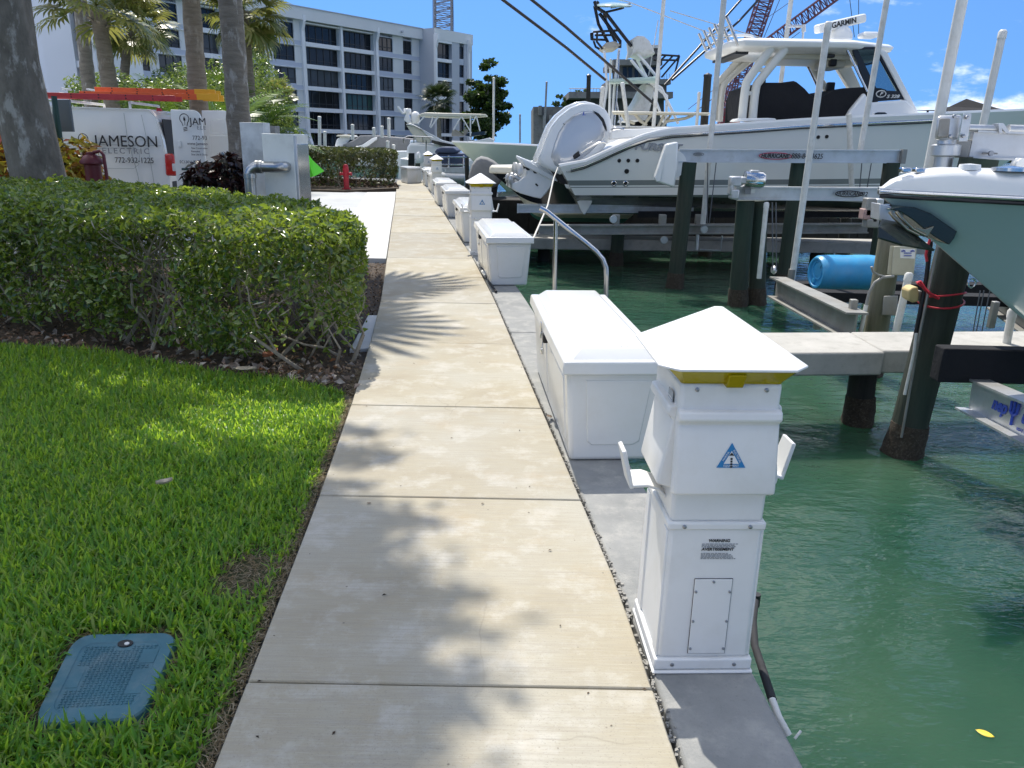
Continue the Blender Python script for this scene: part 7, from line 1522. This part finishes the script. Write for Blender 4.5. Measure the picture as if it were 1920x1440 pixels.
# concrete finger piers
pier = thing('finger_pier', 'pale concrete finger pier running right from the seawall behind the nearest pedestal', 'dock', (3, 6.4, WATER_Z))
f0 = lambda x: 5.84 + .095 * (x - .36)
mb = MB(); mb.prism([(.37, f0(.37), -.20), (3.05, f0(3.05), -.20), (3.05, f0(3.05) + .70, -.20), (.37, f0(.37) + .70, -.20)], (0, 0, .20)); mb.build('deck_slab', M['pier'], pier, bevel=.018)
mb = MB(); mb.prism([(3.06, f0(3.06) + .06, -.20), (9, f0(9), -.20), (9, f0(9) + .74, -.20), (3.06, f0(3.06) + .72, -.20)], (0, 0, .198)); mb.build('deck_slab', M['pier'], pier, bevel=.018)
p2 = G(1100, 448, -.25); pier2 = thing('finger_pier', 'concrete finger pier under the lift cradle behind the steel handrail', 'dock', (2, p2.y, WATER_Z))
mb = MB(); mb.prism([(-.75, p2.y - .10, -.47), (8.5, p2.y + .3, -.47), (8.5, p2.y + 1.0, -.47), (-.75, p2.y + .65, -.47)], (0, 0, .22)); mb.build('deck_slab', M['pier'], pier2, bevel=.02)
for x in (.6, 3.4, 6.2): mb = MB(); mb.tube([(x, p2.y + .4, -2.7), (x, p2.y + .4, -.46)], .13, 12); mb.build('support_pile', M['piled'], pier2, smooth=60)
lfn = thing('boat_lift', 'grey lift beam end reaching out under the navy boat', 'boat lift', at(1030, 390, 15)); lift_beam(lfn, 970, 390.5, 1300, 391, 14.9, 15, 'alu', .2)
mb = MB(); mb.box(at(971, 390.5, 14.9), (.03, .22, .16)); mb.build('end_plate', M['alu'], lfn)
# dark timber dock beyond the lifted boat; left part added to darken the water
td = thing('timber_dock', 'dark timber dock with hanging fascia boards under the lifted white boat', 'dock', (4, 18.8, WATER_Z)); xa_, xb_ = -1.15, at(1648, 430, 18.6).x
M['dkw'] = mat('dark_timber', (.018, .017, .015), .8, var=.35, vs=6)
mb = MB(); mb.box(((xa_ + xb_) / 2, 19.6, .18), (xb_ - xa_, 1.9, .14)); mb.build('deck', M['dkw'], td)
nbd = 40; wv_ = (xb_ - xa_) / nbd
for k in range(nbd):
    zb_ = -.50 - .22 * RND.random() - (.1 if k % 5 == 0 else 0) if k > 26 else -.85; mb = MB(); mb.box((xa_ + (k + .5) * wv_, 18.62 + RND.uniform(-.01, .01), (.24 + zb_) / 2), (wv_ - .012, .05, .24 - zb_)); mb.build('fascia_board', M['dkw'], td)
mb = MB(); mb.box((xa_ + 26.5 * wv_ / 2, 18.72, -.30), (26.4 * wv_, .05, 1.08)); mb.build('light_gap_blocker', M['dkw'], td)  # added to stop light showing through the board gaps
for k in range(6): mb = MB(); mb.tube([(xa_ + .4 + k * (xb_ - xa_ - .8) / 5, 19.4, -2.6), (xa_ + .4 + k * (xb_ - xa_ - .8) / 5, 19.4, .1)], .13, 10); mb.build('support_pile', M['piled'], td, smooth=60)
# steel handrail
hr = thing('handrail', 'brushed steel handrail of a swim ladder behind the nearest dock box', 'handrail', (.41, 8, 0)); mb = MB()
mb.tube([at(1012, 390, 8.0), at(1024, 396, 8.0), at(1060, 425, 8.0), at(1098, 455, 8.0), at(1118, 472, 8.0), at(1130, 486, 8.0), at(1136, 502, 8.0), at(1137, 520, 8.0), at(1136, 560, 8.0), at(1132, 700, 8.0)], .027, 12); mb.build('rail', M['chrome'], hr, smooth=60)
mb = MB(); mb.tube([at(1042, 412, 8.0), at(1040, 540, 8.0), at(1036, 700, 8.0)], .024, 12); mb.build('post', M['chrome'], hr, smooth=60)

# ================================================================== THINGS AROUND THE PILINGS
M['barrel'] = mat('blue_plastic', (.045, .32, .60), .38, var=.12, vs=4, dirt=(.10, .30, .50), ds=6, damt=.5)
bc = at(1585, 511, 10.1); ax = V((math.cos(.14), math.sin(.14), .0)); t = thing('barrel', 'blue plastic barrel lying on the lift bunk', 'barrel', bc)
L2, r = .42, .23
mb = MB(); mb.lathe([(0, -L2 + .03), (r * .72, -L2 + .03), (r * .76, -L2 + .0), (r * .86, -L2), (r * .97, -L2 + .035), (r, -L2 + .10), (r * 1.0, -.10), (r * .985, -.09), (r * .985, .09), (r, .10), (r, L2 - .10), (r * .97, L2 - .035), (r * .86, L2), (0, L2)], bc, ax, 32); br = mb.build('drum', M['barrel'], t, smooth=50)
s1 = V((0, 0, 1)); s2 = ax.cross(s1); mb = MB(); mb.tube([bc + ax * (-L2 + .028) + (s1 * math.cos(q) + s2 * math.sin(q)) * r * .5 + s1 * .03 for q in [i * .35 for i in range(18)]], .012, 6, close=True); mb.build('end_ridge', M['barrel'], t, smooth=60)
for q in (.5, 3.6): mb = MB(); mb.lathe([(.035, 0), (.035, .02), (0, .022)], bc + ax * (-L2 + .03) + (s1 * math.cos(q) + s2 * math.sin(q)) * r * .55, -ax, 12); mb.build('bung', M['barrel'], t, smooth=40)
M['beige'] = mat('beige_enclosure', (.50, .48, .37), .5, var=.05, vs=5, dirt=(.36, .33, .24), ds=5, damt=.5)
eb = thing('electric_box', 'beige electric box with palm tree label on the weathered piling', 'electric box', at(1692, 488, 7.75)); mb = MB()
mb.hexa([at(1670, 516, 7.72), at(1713, 516, 7.72), at(1713, 516, 7.9), at(1670, 516, 7.9), at(1676, 461, 7.72), at(1719, 463, 7.72), at(1719, 463, 7.9), at(1676, 461, 7.9)]); mb.build('case', M['beige'], eb, bevel=.01)
mb = MB(); mb.hexa([at(1663, 514, 7.74), at(1671, 516, 7.74), at(1671, 516, 7.88), at(1663, 514, 7.88), at(1669, 461, 7.74), at(1677, 461, 7.74), at(1677, 461, 7.88), at(1669, 461, 7.88)]); mb.build('door_edge', M['beige'], eb, bevel=.004)
mb = MB(); mb.prism([at(x, y, 7.715) for x, y in ((1688, 466), (1716, 467), (1715, 485), (1688, 484))], (0, .004, 0)); lb = mb.build('label', M['gel'], eb)
mb = MB()
for y in (474.5, 479.5): mb.tube([at(1695, y, 7.71), at(1709, y, 7.71)], .0045, 5)
for x0 in (1694, 1711):
    for k in range(5): a_ = -.2 + k * .9; mb.tube([at(x0, 471, 7.71), at(x0 + 4 * math.cos(a_), 471 - 2.2 * math.sin(a_), 7.71)], .004, 4)
mb.build('palm_print', M['blue_ink'], lb)
eb2 = thing('electric_box', 'small grey junction box low on the weathered piling', 'electric box', at(1668, 572, 7.8)); mb = MB()
mb.hexa([at(1653, 591, 7.72), at(1681, 592, 7.72), at(1681, 592, 7.85), at(1653, 591, 7.85), at(1657, 555, 7.72), at(1684, 554, 7.72), at(1684, 554, 7.85), at(1657, 555, 7.85)]); mb.build('case', M['alud'], eb2, bevel=.008)
t = thing('conduit', 'grey conduit looping round the weathered piling below the beige box', 'conduit', at(1630, 560, 7.7)); mb = MB()
mb.tube([at(x, y, 7.68) for x, y in ((1634, 500), (1637, 510), (1648, 516), (1660, 519), (1668, 519))], .012, 7); mb.tube([at(x, y, 7.68) for x, y in ((1676, 518), (1655, 520), (1640, 530), (1630, 548), (1624, 572))], .016, 8); mb.build('flexible_pipe', M['alud'], t, smooth=60)
mb = MB(); mb.tube([at(1624, 572, 7.68), at(1614, 622, 7.68)], .022, 8); mb.build('rigid_pipe', M['pvc'], t, smooth=60)
t = thing('cable', 'red cable wound round the nearest leaning piling', 'cable', at(1760, 560, 5.6)); mb = MB()
mb.tube([at(x, y, 5.62) for x, y in ((1748, 438), (1740, 460), (1736, 478), (1738, 490))], .010, 6); mb.build('wire_lead', M['red'], t, smooth=60); mb = MB()
pc = [at(1764, 566, 5.62)]; c0 = at(1764, 565, 5.76)
for lo_, k0 in ((0., .02), (.05, -.03)): mb.tube([c0 + V((.155 * math.cos(q), .155 * math.sin(q), lo_ + k0 * math.sin(q) + .02 * math.cos(q))) for q in [i * math.pi / 10 for i in range(21)]], .007, 6)
mb.build('wire_coil', M['red'], t, smooth=60); mb = MB()
mb.tube([at(x, y, 5.6) for x, y in ((1722, 532), (1719, 530), (1725, 528), (1733, 540), (1745, 552), (1760, 560))], .012, 6); mb.tube([at(x, y, 5.59) for x, y in ((1720, 530), (1728, 536), (1742, 550), (1756, 556))], .010, 6); mb.build('wire_end', M['red'], t, smooth=60)
t = thing('float_block', 'pale yellow block tied left of the nearest leaning piling', 'block', at(1715, 552, 5.7)); mb = MB(); mb.prism([at(x, y, 5.66) for x, y in ((1704, 545), (1712, 539), (1722, 538), (1724, 552), (1722, 566), (1712, 568), (1704, 562))], (0, .12, 0)); mb.build('block', mat('pale_yellow', (.55, .43, .20), .7, var=.1, vs=10), t, bevel=.01)
mb = MB(); mb.prism([at(x, y, 5.70) for x, y in ((1724, 545), (1737, 549), (1736, 565), (1722, 566))], (0, .1, 0)); mb.build('bracket', M['alud'], t, bevel=.005)
t = thing('conduit', 'two grey conduits running up the nearest leaning piling', 'conduit', at(1720, 640, 5.6)); mb = MB(); mb.tube([at(1762, 448, 5.63), at(1738, 560, 5.63), at(1722, 640, 5.63), at(1690, 820, 5.63)], .010, 7); mb.build('pipe', M['alud'], t, smooth=60)
mb = MB(); mb.tube([at(1745, 452, 5.66), at(1737, 520, 5.66), at(1726, 580, 5.66), at(1716, 630, 5.66)], .016, 7); mb.build('pipe', M['blackm'], t, smooth=60); mb = MB(); mb.tube([at(1718, 625, 5.62), at(1714, 660, 5.62), at(1696, 740, 5.62)], .012, 7); mb.build('pipe', M['pvc'], t, smooth=60)
# near boat, bow pointing left
M['shull'] = mat('seafoam_hull', (.34, .47, .455), .15, var=.03, vs=1.5, coat=.5); nbow = at(1646, 366, 4.75)
nbt = thing('motorboat', 'bow of a sea green boat with white deck and dark anchor at the right edge', 'boat', (5, 4.75, WATER_Z))
def nsh(t): return nbow.z + .02 - .22 * (1 - t) * 0
hn = hull(nbt, (nbow.x + 7.2, 4.75), math.pi, 7.2, 2.5, .20, lambda t: nbow.z + .05 * (t - .8), [M['shull'], M['gel'], M['bottom']], rake=1.25, flare=.22, dead=.45, bands=[2, 2] + [0] * 6 + [1] * 4, keelrise=.20, ns=44)
trn = bvh(hn)
# deck moulding above the rub rail
def nb(u): return 1.25 * (1 - max(0, (u - .38) / .62) ** 2.3)
rings = []
for i in range(31):
    t_ = .55 + .45 * (i / 30) ** .7; b = max(.02, nb(t_)) ; z0 = nbow.z + .05 * (t_ - .8); x = nbow.x + 7.2 - 7.2 * t_; fade = min(1, (1 - t_) / .05) ** .5 if t_ < 1 else 0
    rings.append([V((x, 4.75 + s_ * (b * k), z0 + .02 + h_ * fade)) for s_, k, h_ in ((1, 1.03, .0), (1, 1.015, .035), (1, .985, .07), (1, .94, .10), (1, .87, .122), (1, .75, .134), (1, .4, .14), (-1, .4, .14), (-1, .75, .134), (-1, .87, .122), (-1, .94, .10), (-1, .985, .07), (-1, 1.015, .035), (-1, 1.03, .0))])
mb = MB(); mb.loft(rings); mb.build('deck', M['gel'], nbt, smooth=88)
q = []
for i in range(32):
    t_ = .55 + .45 * (i / 31) ** .7; q.append(V((nbow.x + 7.2 - 7.2 * t_, 4.75 - max(.02, nb(t_)) * 1.035, nbow.z + .05 * (t_ - .8) + .012)))
mb = MB(); mb.tube(q, .016, 8); mb.build('rub_rail', M['chrome'], nbt, smooth=60)
mb = MB(); mb.tube([p_ + V((0, -.004, -.026)) for p_ in q], .011, 6); mb.build('rail_gasket', M['black'], nbt, smooth=60)
DK = nbow.z + .16
for x in (1712, 1738): mb = MB(); mb.box((at(x, 345, 4.6).x, 4.72, DK - .012), (.06, .05, .03)); mb.build('deck_cleat', M['chrome'], nbt, bevel=.008)
mb = MB(); mb.lathe([(.10, 0), (.10, .018), (0, .03)], (at(1870, 348, 4.6).x, 4.5, DK), (0, 0, 1), 20); mb.build('deck_hatch', M['chrome'], nbt, smooth=40)
mb = MB(); mb.lathe([(.06, 0), (.055, .03), (0, .035)], (at(1812, 346, 4.6).x, 4.6, DK), (0, 0, 1), 16); mb.build('deck_fitting', M['gel'], nbt, smooth=40)
M['dsteel'] = mat('dark_polished_steel', (.05, .06, .055), .22, .7); M['brass'] = mat('tarnished_steel', (.33, .29, .20), .25, .9)
an = thing('anchor', 'dark plough anchor in the bow roller of the sea green boat', 'anchor', at(1700, 430, 4.6)); A_ = lambda x, y, Y=4.60: at(x, y, Y)
def plate(name, pts, m, Y=4.55, th=.03): mb = MB(); mb.prism([A_(x, y, Y) for x, y in pts], (0, th, 0)); return mb.build(name, m, an, bevel=.004)
plate('curved_plate', ((1668, 392), (1690, 387), (1716, 389), (1745, 400), (1775, 421), (1795, 434), (1790, 446), (1780, 459), (1762, 450), (1738, 434), (1712, 412), (1690, 398)), M['dsteel'], 4.62, .2)  # dark curved plate beside the roller
plate('roller_cheek', ((1650, 382), (1668, 386), (1692, 400), (1700, 418), (1660, 415), (1648, 412)), M['alu'], 4.66, .12)
for o in (0, 12):
    mb = MB(); mb.tube([A_(1668 + o, 397, 4.55), A_(1676 + o, 407, 4.53), A_(1700 + o, 430, 4.52), A_(1722 + o, 441, 4.52)], .011, 7); mb.build('shank', M['brass'], an, smooth=60)
mb = MB(); tip = A_(1750, 471, 4.5); l0, l1, l2 = A_(1646, 428, 4.42), A_(1652, 414, 4.60), A_(1688, 421, 4.58); r0, r1 = A_(1645, 447, 4.38), A_(1690, 461, 4.36)
mb.add([l1, l2, tip, l0, r0, r1], [(0, 1, 3), (1, 2, 3), (3, 2, 5), (3, 5, 4)]); o = mb.build('fluke', M['dsteel'], an); o.modifiers.new('thick', 'SOLIDIFY').thickness = .012
plate('shackle_plate', ((1712, 426), (1735, 430), (1752, 424), (1740, 444), (1724, 442)), M['brass'], 4.52, .04)
p_, n_ = hit(trn, 1826, 526); p_ = p_ or at(1826, 526, 4.6); mb = MB(); c = at(1826, 528, 4.62); mb.tube([c + V((.022 * math.cos(q) - .01, 0, .026 * math.sin(q) - .01)) for q in [i * .45 for i in range(14)]], .006, 6, close=True); mb.build('bow_eye', M['chrome'], nbt, smooth=60)
# bunk and branded cradle beam below the near boat
lf4 = thing('boat_lift', 'black carpeted bunk and branded cradle beam under the sea green boat', 'boat lift', at(1840, 700, 4.9))
mb = MB(); a = at(1768, 652, 5.0); b = at(1768, 716, 5.0); mb.hexa([(a.x, 4.98, b.z), (a.x + 4, 4.98, b.z - .02), (a.x + 4, 5.10, b.z - .02), (a.x, 5.10, b.z), (a.x, 4.98, a.z), (a.x + 4, 4.98, a.z - .02), (a.x + 4, 5.10, a.z - .02), (a.x, 5.10, a.z)]); mb.build('bunk', M['canvas'], lf4, bevel=.01)
a, b = at(1822, 738, 5.05), at(2060, 850, 3.6); mb = MB(); dn = (b - a).normalized(); mb.beam(a, b, .014, .22, u); mb.beam(a + u * .11, b + u * .11, .14, .014, u); mb.beam(a - u * .11, b - u * .11, .18, .014, u); mb.build('cradle_beam', M['alu'], lf4)
sd_ = dn.cross(u).normalized(); sd_ = sd_ if sd_.x < 0 else -sd_
c = a.lerp(b, .29) + sd_ * .012; xd = dn; 
text('lettering', 'nep', .115, c + u * .01, xd, u, M['blue_ink'], lf4, .002, .004, .3, 'CENTER', 1.15); c2 = a.lerp(b, .42) + sd_ * .014
mb = MB(); mb.tube([c2 - u * .07, c2 + u * .08], .009, 6)
for s_ in (-1, 1): mb.tube([c2 - u * .01, c2 + dn * (s_ * .04) + u * .01, c2 + dn * (s_ * .045) + u * .075], .009, 6)
mb.build('trident_print', M['blue_ink'], lf4); text('lettering', 'une', .115, a.lerp(b, .55) + sd_ * .012 + u * .01, xd, u, M['blue_ink'], lf4, .002, .004, .3, 'CENTER', 1.15); text('lettering', 'BOAT LIFTS', .03, a.lerp(b, .52) + sd_ * .012 - u * .075, xd, u, M['blue_ink'], lf4, .001)
index_kids()
